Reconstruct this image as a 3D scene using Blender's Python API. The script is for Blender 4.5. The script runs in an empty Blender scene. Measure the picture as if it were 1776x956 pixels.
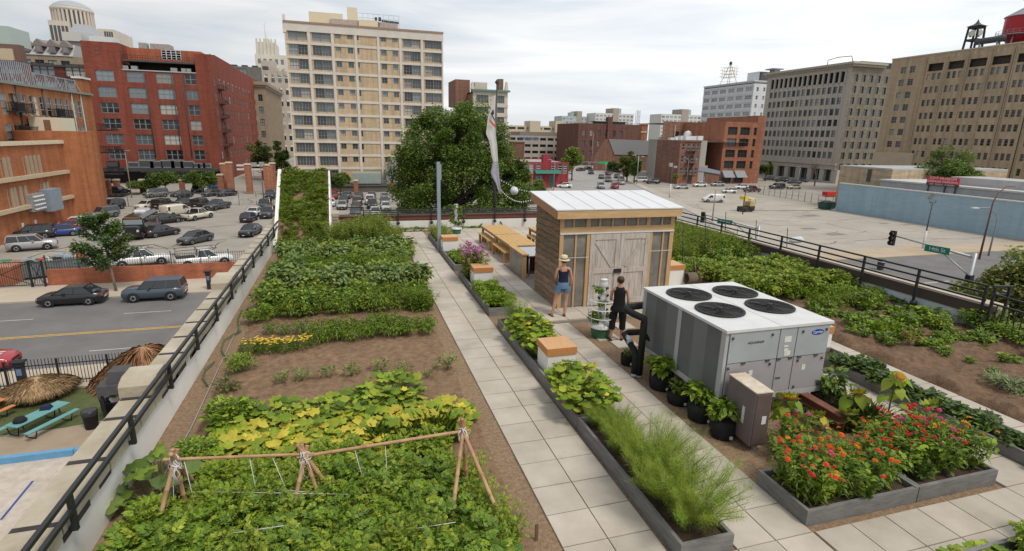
import bpy,bmesh,math,random
import numpy as np
from mathutils import Vector,Matrix
S=bpy.context.scene
COL=S.collection
rad=math.radians
# ---------------------------------------------------------------- camera, sky, sun, exposure
CAM=np.array([0.0,0.0,5.0])
YAW,PITCH,ROLL,FL=rad(-16.9),rad(14.6),rad(1.3),933.0
_f=np.array([-math.sin(YAW)*math.cos(PITCH),math.cos(YAW)*math.cos(PITCH),-math.sin(PITCH)])
_r0=np.array([math.cos(YAW),math.sin(YAW),0.0]); _u0=np.cross(_r0,_f)
_r=_r0*math.cos(ROLL)+_u0*math.sin(ROLL); _u=-_r0*math.sin(ROLL)+_u0*math.cos(ROLL)
cd=bpy.data.cameras.new('camera'); cam=bpy.data.objects.new('camera',cd); COL.objects.link(cam)
cam.matrix_world=Matrix(((_r[0],_u[0],-_f[0],CAM[0]),(_r[1],_u[1],-_f[1],CAM[1]),(_r[2],_u[2],-_f[2],CAM[2]),(0,0,0,1)))
cd.sensor_width=36; cd.lens=FL/1776*36; cd.clip_start=0.1; cd.clip_end=6000
S.camera=cam
SUN_EL,SUN_AZ=rad(58),rad(150)
W=bpy.data.worlds.new("World"); S.world=W; W.use_nodes= True
wn,wl=W.node_tree.nodes,W.node_tree.links; wn.clear()
def N(tree,t,**k):
 n=tree.nodes.new(t)
 for a,b in k.items():
  if a.startswith('i_'):n.inputs[a[2:].replace('_',' ')].default_value=b
  else:setattr(n,a,b)
 return n
wt=W.node_tree
sky=N(wt,'ShaderNodeTexSky',sky_type='NISHITA',sun_disc=False,sun_elevation=SUN_EL,sun_rotation=SUN_AZ,air_density=1.0,dust_density=2.0,ozone_density=1.0)
tc=N(wt,'ShaderNodeTexCoord')
mp=N(wt,'ShaderNodeMapping'); mp.inputs['Scale'].default_value=(1.0,1.7,9.0); mp.inputs['Rotation'].default_value=(0.05,0.06,0.3)
wl.new(tc.outputs['Generated'],mp.inputs['Vector'])
n1=N(wt,'ShaderNodeTexNoise'); n1.inputs['Scale'].default_value=1.5; n1.inputs['Detail'].default_value=7; n1.inputs['Roughness'].default_value=.55; n1.inputs['Distortion'].default_value=.5
wl.new(mp.outputs[0],n1.inputs['Vector'])
cr=N(wt,'ShaderNodeValToRGB')
e=cr.color_ramp.elements; e[0].position=.36; e[0].color=(5.9,6.4,7.0,1); e[1].position=.64; e[1].color=(9.5,9.45,9.25,1)
wl.new(n1.outputs['Fac'],cr.inputs[0])
sx=N(wt,'ShaderNodeSeparateXYZ'); wl.new(tc.outputs['Generated'],sx.inputs[0])
mr=N(wt,'ShaderNodeMapRange'); mr.inputs['From Min'].default_value=-.55; mr.inputs['From Max'].default_value=.6; mr.inputs['To Min'].default_value=.66; mr.inputs['To Max'].default_value=1.06
wl.new(sx.outputs['X'],mr.inputs['Value'])
ml=N(wt,'ShaderNodeVectorMath',operation='SCALE'); wl.new(cr.outputs[0],ml.inputs[0]); wl.new(mr.outputs[0],ml.inputs['Scale'])
mx=N(wt,'ShaderNodeMix',data_type='RGBA'); mx.inputs['Factor'].default_value=.88
wl.new(sky.outputs[0],mx.inputs['A']); wl.new(ml.outputs[0],mx.inputs['B'])
bg=N(wt,'ShaderNodeBackground'); bg.inputs['Strength'].default_value=.09
wl.new(mx.outputs['Result'],bg.inputs['Color'])
wo=N(wt,'ShaderNodeOutputWorld'); wl.new(bg.outputs[0],wo.inputs['Surface'])
sd=bpy.data.lights.new('sun','SUN'); sd.energy=1.5; sd.angle=rad(13); sd.color=(1,.93,.82)
so=bpy.data.objects.new('sun',sd); COL.objects.link(so)
_sd=Vector((math.sin(SUN_AZ)*math.cos(SUN_EL),math.cos(SUN_AZ)*math.cos(SUN_EL),math.sin(SUN_EL)))
so.rotation_euler=_sd.to_track_quat('Z','Y').to_euler(); so.location=(0,0,60)
vs=S.view_settings; vs.view_transform='Standard'; vs.look='None'; vs.gamma=1; vs.use_curve_mapping= False; vs.exposure=0.48
S.cycles.max_bounces=6; S.cycles.transparent_max_bounces=8; S.cycles.use_denoising= True
# ---------------------------------------------------------------- measuring helpers: a sight line meets a known plane of the place
def ray(x,y): return (x-888)/FL*_r-(y-478)/FL*_u+_f
def onZ(x,y,z):
 d=ray(x,y); return CAM+d*((z-CAM[2])/d[2])
def onX(x,y,X):
 d=ray(x,y); return CAM+d*(X/d[0])
def onY(x,y,Y):
 d=ray(x,y); return CAM+d*(Y/d[1])
SZ=-9.3
def gz(x,y): return onZ(x,y,SZ)
# ---------------------------------------------------------------- materials
MATS={}
def mat(name,col,rough=.8,var=.15,scale=3.0,bump=0.0,bscale=30.0,spec=.3,metal=0.0,col2=None,stretch=None,island=0.0,transl=0.0,objrand=0.0,coat=0.0):
 if name in MATS: return MATS[name]
 m=bpy.data.materials.new(name); MATS[name]=m; m.use_nodes= True
 t=m.node_tree; t.nodes.clear(); L=t.links.new
 out=N(t,'ShaderNodeOutputMaterial'); p=N(t,'ShaderNodeBsdfPrincipled')
 p.inputs['Roughness'].default_value=rough; p.inputs['Specular IOR Level'].default_value=spec; p.inputs['Metallic'].default_value=metal
 if coat:p.inputs['Coat Weight'].default_value=coat; p.inputs['Coat Roughness'].default_value=.08
 c=tuple(col)+(1,)
 tcn=N(t,'ShaderNodeTexCoord'); vec=tcn.outputs['Object']
 if stretch:
  mpn=N(t,'ShaderNodeMapping'); mpn.inputs['Scale'].default_value=stretch; L(vec,mpn.inputs[0]); vec=mpn.outputs[0]
 last= None
 if var or col2:
  nz=N(t,'ShaderNodeTexNoise'); nz.inputs['Scale'].default_value=scale; nz.inputs['Detail'].default_value=6; nz.inputs['Roughness'].default_value=.65; L(vec,nz.inputs['Vector'])
  rp=N(t,'ShaderNodeValToRGB'); rp.color_ramp.elements[0].position=.3; rp.color_ramp.elements[1].position=.7
  if col2:a,b=tuple(col)+(1,),tuple(col2)+(1,)
  else:a,b=tuple(max(0,v*(1-var)) for v in col)+(1,),tuple(min(1,v*(1+var)) for v in col)+(1,)
  rp.color_ramp.elements[0].color=a; rp.color_ramp.elements[1].color=b
  L(nz.outputs['Fac'],rp.inputs[0]); last=rp.outputs[0]
 if island or objrand:
  hs=N(t,'ShaderNodeHueSaturation')
  if last:L(last,hs.inputs['Color'])
  else:hs.inputs['Color'].default_value=c
  if island:
   gn=N(t,'ShaderNodeNewGeometry'); rnd=gn.outputs['Random Per Island']; am=island
  else:
   gn=N(t,'ShaderNodeObjectInfo'); rnd=gn.outputs['Random']; am=objrand
  m1=N(t,'ShaderNodeMapRange'); m1.inputs['To Min'].default_value=1-am; m1.inputs['To Max'].default_value=1+am; L(rnd,m1.inputs['Value']); L(m1.outputs[0],hs.inputs['Value'])
  m2=N(t,'ShaderNodeMapRange'); m2.inputs['To Min'].default_value=.5+am*.035; m2.inputs['To Max'].default_value=.5-am*.045; L(rnd,m2.inputs['Value']); L(m2.outputs[0],hs.inputs['Hue'])
  last=hs.outputs[0]
 if last:L(last,p.inputs['Base Color'])
 else:p.inputs['Base Color'].default_value=c
 if bump:
  nb=N(t,'ShaderNodeTexNoise'); nb.inputs['Scale'].default_value=bscale; nb.inputs['Detail'].default_value=4; L(vec,nb.inputs['Vector'])
  bp=N(t,'ShaderNodeBump'); bp.inputs['Strength'].default_value=bump; bp.inputs['Distance'].default_value=.05; L(nb.outputs['Fac'],bp.inputs['Height']); L(bp.outputs[0],p.inputs['Normal'])
 sh=p.outputs[0]
 if transl:
  tr=N(t,'ShaderNodeBsdfTranslucent'); ms=N(t,'ShaderNodeMixShader'); ms.inputs[0].default_value=transl
  if last:L(last,tr.inputs['Color'])
  else:tr.inputs['Color'].default_value=c
  L(sh,ms.inputs[1]); L(tr.outputs[0],ms.inputs[2]); sh=ms.outputs[0]
 L(sh,out.inputs['Surface']); return m
def brick(name,col,col2,mortar,rough=.9,bw=.22,bh=.075,msize=.008,stain=.25,streak=.26):
 if name in MATS: return MATS[name]
 m=bpy.data.materials.new(name); MATS[name]=m; m.use_nodes= True
 t=m.node_tree; t.nodes.clear(); L=t.links.new
 out=N(t,'ShaderNodeOutputMaterial'); p=N(t,'ShaderNodeBsdfPrincipled'); p.inputs['Roughness'].default_value=rough; p.inputs['Specular IOR Level'].default_value=.2
 g=N(t,'ShaderNodeNewGeometry'); s=N(t,'ShaderNodeSeparateXYZ'); L(g.outputs['Position'],s.inputs[0])
 ad=N(t,'ShaderNodeMath',operation='ADD'); L(s.outputs['X'],ad.inputs[0]); L(s.outputs['Y'],ad.inputs[1])
 cb=N(t,'ShaderNodeCombineXYZ'); L(ad.outputs[0],cb.inputs['X']); L(s.outputs['Z'],cb.inputs['Y'])
 b=N(t,'ShaderNodeTexBrick'); b.inputs['Scale'].default_value=1; b.inputs['Brick Width'].default_value=bw; b.inputs['Row Height'].default_value=bh; b.inputs['Mortar Size'].default_value=msize
 b.inputs['Color1'].default_value=tuple(col)+(1,); b.inputs['Color2'].default_value=tuple(col2)+(1,); b.inputs['Mortar'].default_value=tuple(mortar)+(1,)
 L(cb.outputs[0],b.inputs['Vector'])
 mpn=N(t,'ShaderNodeMapping'); mpn.inputs['Scale'].default_value=(.35,1.6,1); L(cb.outputs[0],mpn.inputs[0])
 nz=N(t,'ShaderNodeTexNoise'); nz.inputs['Scale'].default_value=.9; nz.inputs['Detail'].default_value=8; nz.inputs['Roughness'].default_value=.7; L(mpn.outputs[0],nz.inputs['Vector'])
 mr_=N(t,'ShaderNodeMapRange'); mr_.inputs['From Min'].default_value=.3; mr_.inputs['From Max'].default_value=.7; mr_.inputs['To Min'].default_value=1-stain; mr_.inputs['To Max'].default_value=1+stain; L(nz.outputs['Fac'],mr_.inputs['Value'])
 mp2=N(t,'ShaderNodeMapping'); mp2.inputs['Scale'].default_value=(1.1,.07,1); L(cb.outputs[0],mp2.inputs[0]); n2=N(t,'ShaderNodeTexNoise'); n2.inputs['Scale'].default_value=1; n2.inputs['Detail'].default_value=5; L(mp2.outputs[0],n2.inputs['Vector']); m3=N(t,'ShaderNodeMapRange'); m3.inputs['From Min'].default_value=.3; m3.inputs['From Max'].default_value=.62; m3.inputs['To Min'].default_value=1-streak; m3.inputs['To Max'].default_value=1.06; L(n2.outputs['Fac'],m3.inputs['Value']); mu=N(t,'ShaderNodeMath',operation='MULTIPLY'); L(mr_.outputs[0],mu.inputs[0]); L(m3.outputs[0],mu.inputs[1])
 v=N(t,'ShaderNodeVectorMath',operation='SCALE'); L(b.outputs['Color'],v.inputs[0]); L(mu.outputs[0],v.inputs['Scale'])
 L(v.outputs[0],p.inputs['Base Color']); L(p.outputs[0],out.inputs['Surface']); return m
 # ---------------------------------------------------------------- mesh builder: collects shapes, links ONE mesh object
class MB:
 def __init__(s):s.v=[]; s.f=[]; s.mi=[]; s.sm=[]; s.cur=0; s.smooth= False
 def add(s,vs_,fs):
  o=len(s.v); s.v+=[tuple(map(float,p)) for p in vs_]
  for f in fs:s.f.append(tuple(i+o for i in f)); s.mi.append(s.cur); s.sm.append(s.smooth)
 def m(s,i):s.cur=i; return s
 def box(s,x0,y0,z0,x1,y1,z1,rz=0,tx=1,ty=1):
  cx,cy=(x0+x1)/2,(y0+y1)/2; hx,hy=(x1-x0)/2,(y1-y0)/2; c,n=math.cos(rz),math.sin(rz); P=[]
  for z,a,b in ((z0,1,1),(z1,tx,ty)):
   for X,Y in ((-hx*a,-hy*b),(hx*a,-hy*b),(hx*a,hy*b),(-hx*a,hy*b)):P.append((cx+X*c-Y*n,cy+X*n+Y*c,z))
  s.add(P,[(3,2,1,0),(4,5,6,7),(0,1,5,4),(1,2,6,5),(2,3,7,6),(3,0,4,7)]); return s
 def quad(s,a,b,c,d):s.add([a,b,c,d],[(0,1,2,3)]); return s
 def poly(s,pts):s.add(pts,[tuple(range(len(pts)))]); return s
 def tube(s,pts,r,n=8,cap=True):
  pts=[Vector(p) for p in pts]; rs=r if isinstance(r,(list,tuple)) else [r]*len(pts); V_=[]; F_=[]; prev= None
  for i,p in enumerate(pts):
   t=(pts[min(i+1,len(pts)-1)]-pts[max(i-1,0)]).normalized()
   if prev is None:a=t.orthogonal().normalized()
   else:a=(prev-t*prev.dot(t)).normalized()
   prev=a; b=t.cross(a)
   for k in range(n):
    w=2*math.pi*k/n; V_.append(p+(a*math.cos(w)+b*math.sin(w))*rs[i])
  for i in range(len(pts)-1):
   for k in range(n):F_.append((i*n+k,i*n+(k+1)%n,(i+1)*n+(k+1)%n,(i+1)*n+k))
  if cap:F_+=[tuple(range(n))[::-1],tuple(range((len(pts)-1)*n,len(pts)*n))]
  o=s.smooth; s.smooth= True; s.add(V_,F_); s.smooth=o; return s
 def bar(s,a,b,w,h):
  a,b=Vector(a),Vector(b); t=(b-a).normalized(); up=Vector((0,0,1)) if abs(t.z)<.95 else Vector((0,1,0)); q=t.cross(up).normalized(); n_=q.cross(t); P=[]
  for e_ in (a,b):
   for i,j in ((-1,-1),(1,-1),(1,1),(-1,1)):P.append(e_+q*(w/2*i)+n_*(h/2*j))
  s.add(P,[(3,2,1,0),(4,5,6,7),(0,1,5,4),(1,2,6,5),(2,3,7,6),(3,0,4,7)]); return s
 def lathe(s,cx,cy,prof,n=20,a0=0,a1=2*math.pi,smooth=True):
  full=abs(a1-a0-2*math.pi)<1e-6; c=n if full else n+1; V_=[]; F_=[]
  for r,z in prof:
   for k in range(c):
    w=a0+(a1-a0)*k/n; V_.append((cx+r*math.cos(w),cy+r*math.sin(w),z))
  for i in range(len(prof)-1):
   for k in range(n):F_.append((i*c+k,i*c+(k+1)%c,(i+1)*c+(k+1)%c,(i+1)*c+k))
  o=s.smooth; s.smooth=smooth; s.add(V_,F_); s.smooth=o
  if full:
   if prof[0][0]>1e-4:s.add(V_[:c][::-1],[tuple(range(c))])
   if prof[-1][0]>1e-4:s.add(V_[-c:],[tuple(range(c))])
  return s
 def prism(s,pts,d):
  n=len(pts); P=list(pts)+[tuple(a+b for a,b in zip(p,d)) for p in pts]
  s.add(P,[tuple(range(n))[::-1],tuple(range(n,2*n))]+[(i,(i+1)%n,n+(i+1)%n,n+i) for i in range(n)]); return s
 def mesh(s,name,mats):
  me=bpy.data.meshes.new(name); me.from_pydata(s.v,[],s.f)
  for m_ in (mats if isinstance(mats,(list,tuple)) else [mats]):me.materials.append(m_)
  me.polygons.foreach_set('material_index',s.mi); me.polygons.foreach_set('use_smooth',s.sm); me.update(); return me
 def build(s,name,mats,parent=None,local=False,loc=None):
  """vertices are in world coordinates unless local; a parent's place is taken off"""
  if parent is not None and not local:
   w=Vector((0,0,0)); q=parent
   while q:w+=q.location; q=q.parent
   s.v=[(a-w.x,b-w.y,c-w.z) for a,b,c in s.v]
  elif parent is None and loc is not None and not local:
   s.v=[(a-loc[0],b-loc[1],c-loc[2]) for a,b,c in s.v]
  o=bpy.data.objects.new(name,s.mesh(name,mats)); COL.objects.link(o)
  if loc is not None:o.location=loc
  if parent is not None:o.parent=parent
  return o
def tag(o,label=None,cat=None,group=None,kind=None):
 if label:o['label']=label
 if cat:o['category']=cat
 if group:o['group']=group
 if kind:o['kind']=kind
 return o
def thing(name,label,cat,loc=(0,0,0),rz=0,group=None):
 o=bpy.data.objects.new(name, None); COL.objects.link(o); o.location=loc; o.rotation_euler=(0,0,rz); o.empty_display_size=.2
 return tag(o,label,cat,group)
def struct(o):o['kind']='structure'; return o
def inst(name,me,parent,loc=(0,0,0),rot=(0,0,0),sc=None):
 o=bpy.data.objects.new(name,me); COL.objects.link(o); o.location=loc; o.rotation_euler=rot
 if sc:o.scale=sc if isinstance(sc,(tuple,list)) else (sc,)*3
 if parent:o.parent=parent
 return o
KIDS={}
def kids(o): return [c for c in COL.objects if c.parent==o]
def copy_tree(o,parent=None,cache=None):
 c=o.copy(); COL.objects.link(c); c.parent=parent
 for ch in o.children:copy_tree(ch,c)
 return c
def text_mesh(s,size,depth=.002):
 cu=bpy.data.curves.new('t','FONT'); cu.body=s; cu.size=size; cu.align_x='CENTER'; cu.align_y='CENTER'; cu.extrude=depth; cu.resolution_u=2
 o=bpy.data.objects.new('t',cu); COL.objects.link(o); dg=bpy.context.evaluated_depsgraph_get(); dg.update()
 me=bpy.data.meshes.new_from_object(o.evaluated_get(dg)); bpy.data.objects.remove(o); bpy.data.curves.remove(cu); return me
def writing(s,size,m,parent,loc,rot,name='lettering',sx_=1):
 me=text_mesh(s,size); me.materials.clear(); me.materials.append(m)
 return inst(name,me,parent,loc,rot,(sx_,1,1))
rng=random.Random(11)
# ================================================================ GROUND, STREETS, LOTS
asph=mat('asphalt_street',(.135,.13,.128),rough=.9,var=.0,col2=(.19,.182,.178),scale=.35,bump=.15,bscale=25)
lotm=mat('lot_asphalt',(.265,.243,.212),rough=.95,col2=(.355,.328,.288),scale=.22,bump=.1,bscale=18)
lot2m=mat('lot_concrete',(.325,.293,.25),rough=.95,col2=(.415,.375,.325),scale=.16,bump=.1,bscale=14)
walkm=mat('sidewalk_concrete',(.42,.36,.285),rough=.95,col2=(.50,.43,.34),scale=.5)
walk2m=mat('sidewalk_orange',(.37,.295,.21),rough=.95,col2=(.46,.375,.275),scale=.4)
whitep=mat('road_paint',(.7,.69,.66),rough=.8,var=.25,scale=6)
yellowp=mat('yellow_paint',(.62,.37,.06),rough=.8,var=.25,scale=5)
crackm=mat('tar_crack',(.07,.068,.066),rough=.8,var=.3)
def sheet(name,pts,m,z):
 b=MB(); b.poly([(p[0],p[1],z) for p in pts]); return struct(b.build(name,m))
sheet('ground',[(-3000,-3000),(3000,-3000),(3000,3000),(-3000,3000)],lotm,SZ-.012)
sheet('road',[(-400,36.6),(400,36.6),(400,51.4),(-3,51.4),(-3,52.3),(-400,52.3)],asph,SZ)
SD=np.array([.326,.945]); SDN=np.array([SD[1],-SD[0]])
sc0=np.array([38.5,51.4])
far_c=sc0+SD*420
hw=12.2
sheet('road',[(22,-200),(46,-200),(46,36.6),(22,36.6)],asph,SZ)
sheet('road',[tuple(sc0-SDN*hw),tuple(sc0+SDN*hw),tuple(far_c+SDN*hw),tuple(far_c-SDN*hw)],mat('asphalt_pale',(.27,.262,.25),rough=.95,col2=(.35,.34,.325),scale=.2),SZ+.004)
sheet('parking_lot',[(52,56),(101.2,56),(101.2,139),(82,139)],lot2m,SZ+.008)
b=MB()
b.box(-400,52.2,SZ-.1,-3,57.2,SZ+.13); b.box(-400,33.4,SZ-.1,-6,36.6,SZ+.12)
struct(b.build('sidewalk',walkm))
b=MB(); b.box(51,51.4,SZ-.1,101,56,SZ+.1); b.box(101,51.4,SZ-.1,300,60,SZ+.1)
struct(b.build('sidewalk',walk2m))
b=MB()
for s_ in (-1,1):
 p=sc0+SDN*hw*s_; q=far_c+SDN*hw*s_; r_=SDN*2.4*s_
 P=[tuple(p+SD*14),tuple(q),tuple(q+r_),tuple(p+SD*14+r_)]
 b.prism([(a[0],a[1],SZ-.05) for a in P],(0,0,.17))
b.box(84,139,SZ-.05,165,142,SZ+.1)
struct(b.build('sidewalk',mat('sidewalk_grey',(.36,.325,.28),rough=.95,col2=(.44,.40,.345),scale=.5)))
b=MB()
for y in (43.0,43.25):b.quad((-70,y,SZ+.005),(20,y,SZ+.005),(20,y+.11,SZ+.005),(-70,y+.11,SZ+.005))
struct(b.build('road_marking',yellowp))
b=MB()
for k in range(-12,3):
 for y in (47.3,39.3):
  x=-17.6+k*9.2+(0 if y>45 else .7); b.quad((x,y,SZ+.005),(x+3.3,y,SZ+.005),(x+3.3,y+.11,SZ+.005),(x,y+.11,SZ+.005))
b.quad((47,40,SZ+.005),(62,40.4,SZ+.005),(62,40.6,SZ+.005),(47,40.2,SZ+.005))
for k in range(14):
 x=-34+k*2.9; b.quad((x,112,SZ+.004),(x+.1,112,SZ+.004),(x+.1,117,SZ+.004),(x,117,SZ+.004))
for k in range(12):
 for y in (66,78,90,102,114):
  x=62+k*3.0+(y-66)*.35
  if x<100:b.quad((x,y,SZ+.012),(x+.12,y,SZ+.012),(x+.12,y+5,SZ+.012),(x,y+5,SZ+.012))
struct(b.build('road_marking',mat('faded_paint',(.50,.47,.42),rough=.9,var=.2,scale=4)))
b=MB()
for (x,y) in ((1262,375),(1270,378),(1280,381),(1255,380),(1300,379)):
 p=gz(x,y); b.quad((p[0],p[1],SZ+.014),(p[0]+3,p[1]+.8,SZ+.014),(p[0]+3,p[1]+.95,SZ+.014),(p[0],p[1]+.15,SZ+.014))
for (x0,y0,x1,y1) in ((1568,424,1575,431),(1580,423,1589,433),(1600,434,1612,440),(1618,430,1632,433)):
 p,q=gz(x0,y0),gz(x1,y1); b.bar((p[0],p[1],SZ+.014),(q[0],q[1],SZ+.014),.18,.004)
struct(b.build('road_marking',yellowp))
b=MB(); r2=random.Random(5)
for k in range(110):
 if k%2:x,y=r2.uniform(60,98),r2.uniform(60,125)
 else:x,y=r2.uniform(-40,5),r2.uniform(62,130)
 a=r2.choice((0,0,1.57))+r2.uniform(-.15,.15); P=[(x,y)]
 for i in range(r2.randint(3,7)):a+=r2.uniform(-.35,.35); P.append((P[-1][0]+math.cos(a)*1.6,P[-1][1]+math.sin(a)*1.6))
 for p,q in zip(P,P[1:]):b.bar((p[0],p[1],SZ+.012),(q[0],q[1],SZ+.012),r2.uniform(.05,.16),.004)
for k in range(34):
 x,y=(r2.uniform(58,97),r2.uniform(58,130)) if k%2 else (r2.uniform(-38,4),r2.uniform(60,128)); b.m(1+k%3); b.box(x,y,SZ+.010+k*.0002,x+r2.uniform(.8,4),y+r2.uniform(.6,2.4),SZ+.0102+k*.0002,rz=r2.uniform(-.1,.1))
struct(b.build('road_marking',[crackm,mat('patch_dark',(.20,.185,.165),var=.2,scale=2),mat('patch_mid',(.27,.25,.22),var=.2,scale=2),mat('patch_light',(.42,.39,.34),var=.15,scale=2)]))
b=MB(); p=gz(1290,366); q=gz(1425,365)
for k in range(30):
 t=k/29; x=p[0]+(q[0]-p[0])*t; y=p[1]+(q[1]-p[1])*t+r2.uniform(-.3,.3); w_=r2.uniform(.5,1.0); b.poly([(x+math.cos(a)*1.6,y+math.sin(a)*w_*.5,SZ+.013+k*.0002) for a in np.linspace(0,6.28,9)[:-1]])
struct(b.build('road_marking',mat('oil_stain',(.20,.165,.14),rough=.8,var=.2)))
# ================================================================ BUILDINGS
WIN={}
glassm=mat('window_glass',(.075,.088,.098),rough=.07,var=0,spec=.9,objrand=.55)
glassd=mat('window_dark',(.03,.033,.036),rough=.1,var=0,spec=.6,objrand=.5)
glassl=mat('window_sky_tint',(.19,.225,.25),rough=.07,var=0,spec=.9,objrand=.3)  # paler base puts the reflected sky into the glass colour
def win_mesh(w,h,nv,nh,fm,gm,ft=.07,arch=False):
 k=(round(w,1),round(h,1),nv,nh,fm.name,gm.name)
 if k in WIN: return WIN[k]
 b=MB(); b.m(0); b.quad((-w/2,.05,0),(w/2,.05,0),(w/2,.05,h),(-w/2,.05,h)); b.m(1)
 for i in range(nv+1):
  x=-w/2+w*i/nv; t_=ft if i in (0,nv) else ft*.8
  b.box(max(-w/2,x-t_),-.03,0,min(w/2,x+t_),.045,h)
 for j in range(nh+1):
  z=h*j/nh; t_=ft if j in (0,nh) else ft*.55
  b.box(-w/2+ft,-.026,max(0,z-t_),w/2-ft,.043,min(h,z+t_))
 me=b.mesh('window',[gm,fm]); WIN[k]=me; return me
blindm=mat('window_blind',(.36,.35,.32),rough=.35,var=0,objrand=.35)
class Bld:
 """one building: wall mesh (with real openings) + a window object per opening, roof and trim parts under one Empty"""
 def __init__(s,name,label,loc,cat='building',group=None):
  s.root=thing(name,label,cat,(loc[0],loc[1],SZ),0,group); s.base=Vector((loc[0],loc[1],SZ)); s.walls={}; s.nw=0; s.rest={}
 def w(s,m):
  if m.name not in s.walls:s.walls[m.name]=(MB(),m)
  return s.walls[m.name][0]
 def face(s,m,p0,ang,Wd,z0,z1,wins=(),depth=.22,cap=100,nm='window'):
  """wins: (u centre, z bottom, width, height, window mesh or None)"""
  b=s.w(m); ux,uy=math.cos(ang),math.sin(ang); nx,ny=-uy,ux
  us=sorted({0.0,round(Wd,4)}|{round(q,4) for w_ in wins for q in (w_[0]-w_[2]/2,w_[0]+w_[2]/2)})
  zs=sorted({round(z0,4),round(z1,4)}|{round(q,4) for w_ in wins for q in (w_[1],w_[1]+w_[3])})
  us=[q for q in us if -1e-3<=q<=Wd+1e-3]; zs=[q for q in zs if z0-1e-3<=q<=z1+1e-3]
  P= lambda u,z,d=0:(p0[0]+ux*u+nx*d,p0[1]+uy*u+ny*d,z)
  boxes=[(w_[0]-w_[2]/2,w_[1],w_[0]+w_[2]/2,w_[1]+w_[3]) for w_ in wins]
  for i in range(len(us)-1):
   um=(us[i]+us[i+1])/2; col=[q for q in boxes if q[0]<um<q[2]]; start= None
   for j in range(len(zs)-1):
    zm=(zs[j]+zs[j+1])/2; hole=any(q[1]<zm<q[3] for q in col)
    if not hole and start is None:start=zs[j]
    if (hole or j==len(zs)-2) and start is not None:
     e_=zs[j] if hole else zs[j+1]
     b.quad(P(us[i],start),P(us[i+1],start),P(us[i+1],e_),P(us[i],e_)); start= None
  for (a,c,d,e_) in boxes:
   D=depth+.06
   b.quad(P(a,c),P(a,c,D),P(a,e_,D),P(a,e_)); b.quad(P(d,c,D),P(d,c),P(d,e_),P(d,e_,D))
   b.quad(P(a,c),P(d,c),P(d,c,D),P(a,c,D)); b.quad(P(a,e_,D),P(d,e_,D),P(d,e_),P(a,e_))
  for w_ in wins:
   if w_[4] is None: continue
   q=P(w_[0],w_[1],depth)
   if s.nw<cap:
    o=inst(nm,w_[4],s.root,Vector(q)-s.base,(0,0,ang)); s.nw+=1
    if rng.random()<.32:o.material_slots[0].link='OBJECT'; o.material_slots[0].material=rng.choice((glassd,glassl,blindm))
   else:s.rest.setdefault('r',[]).append((w_[4],q,ang))
  return P
 def solid(s,name,m,x0,y0,z0,x1,y1,z1,**k):
  b=MB(); b.box(x0,y0,z0,x1,y1,z1,**k); return b.build(name,m,s.root)
 def done(s):
  for k,(b,m) in s.walls.items():b.build('wall',m,s.root)
  if s.rest:
   mats=[]; B=MB()
   for me,q,ang in s.rest['r']:
    c,n_=math.cos(ang),math.sin(ang)
    idx=[]
    for mm in me.materials:
     if mm not in mats:mats.append(mm)
     idx.append(mats.index(mm))
    V_=[(q[0]+v.co.x*c-v.co.y*n_,q[1]+v.co.x*n_+v.co.y*c,q[2]+v.co.z) for v in me.vertices]
    o=len(B.v); B.v+=V_
    for p in me.polygons:B.f.append(tuple(i+o for i in p.vertices)); B.mi.append(idx[p.material_index]); B.sm.append(False)
   o=B.build('window',mats,s.root); o['kind']='stuff'
  return s.root
def rows(us,zs,w,h,me): return [(u,z,w,h,me) for z in zs for u in us]
def sides(B,m,x0,y0,x1,y1,z1,roofm,skip='',z0=SZ,par=.5):
 """plain closing walls and a roof slab set below the parapet"""
 if 's' not in skip:B.face(m,(x0,y0),0,x1-x0,z0,z1)
 if 'e' not in skip:B.face(m,(x1,y0),rad(90),y1-y0,z0,z1)
 if 'n' not in skip:B.face(m,(x1,y1),rad(180),x1-x0,z0,z1)
 if 'w' not in skip:B.face(m,(x0,y1),rad(-90),y1-y0,z0,z1)
 b=MB(); b.box(x0+.02,y0+.4,z1-par-.3,x1-.02,y1-.02,z1-par); b.build('roof',roofm,B.root)
roofg=mat('roof_gravel',(.34,.33,.31),rough=.95,var=.3,scale=1.5)
roofd=mat('roof_dark',(.1,.1,.1),rough=.95,var=.3,scale=1.5)
whitef=mat('white_frame',(.62,.63,.62),rough=.6,var=.1)
greyf=mat('grey_frame',(.22,.25,.26),rough=.6,var=.1)
darkf=mat('dark_frame',(.07,.075,.08),rough=.6,var=.1)
blackm=mat('black_metal',(.018,.018,.02),rough=.5,var=.2,spec=.4)
greym=mat('grey_metal',(.33,.34,.35),rough=.5,var=.12,metal=.3)
# ---- tan tower
Y0=143.5; tx0=onY(492,45,Y0)[0]; tx1=onY(768,62,Y0)[0]; tzt=onY(492,38,Y0)[2]
tanb=brick('tan_brick',(.50,.375,.235),(.56,.43,.28),(.50,.40,.28),bw=.4,bh=.13,msize=.012,stain=.13)
tanw=mat('tower_concrete',(.62,.575,.515),rough=.9,var=.1,scale=.5)
B=Bld('office_tower','tall tan brick tower with white concrete grid, behind the broad green tree',(tx0,Y0))
bw=(tx1-tx0)/7; zl=[onY(496+k*1.5,75.3+k*(270.5-75.3)/8,Y0)[2] for k in range(10)]
pitch=(zl[0]-zl[8])/8; zl=[zl[0]-pitch*k for k in range(11)]
wbig=win_mesh(2.25,2.35,3,3,greyf,glassm,.06); wbigl=win_mesh(2.26,2.35,3,3,greyf,glassl,.06); wsm=win_mesh(1.3,1.5,2,2,greyf,glassm,.06); wslit=win_mesh(.55,1.4,1,2,darkf,glassd,.05)
wins=[]; r3=random.Random(3)
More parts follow.
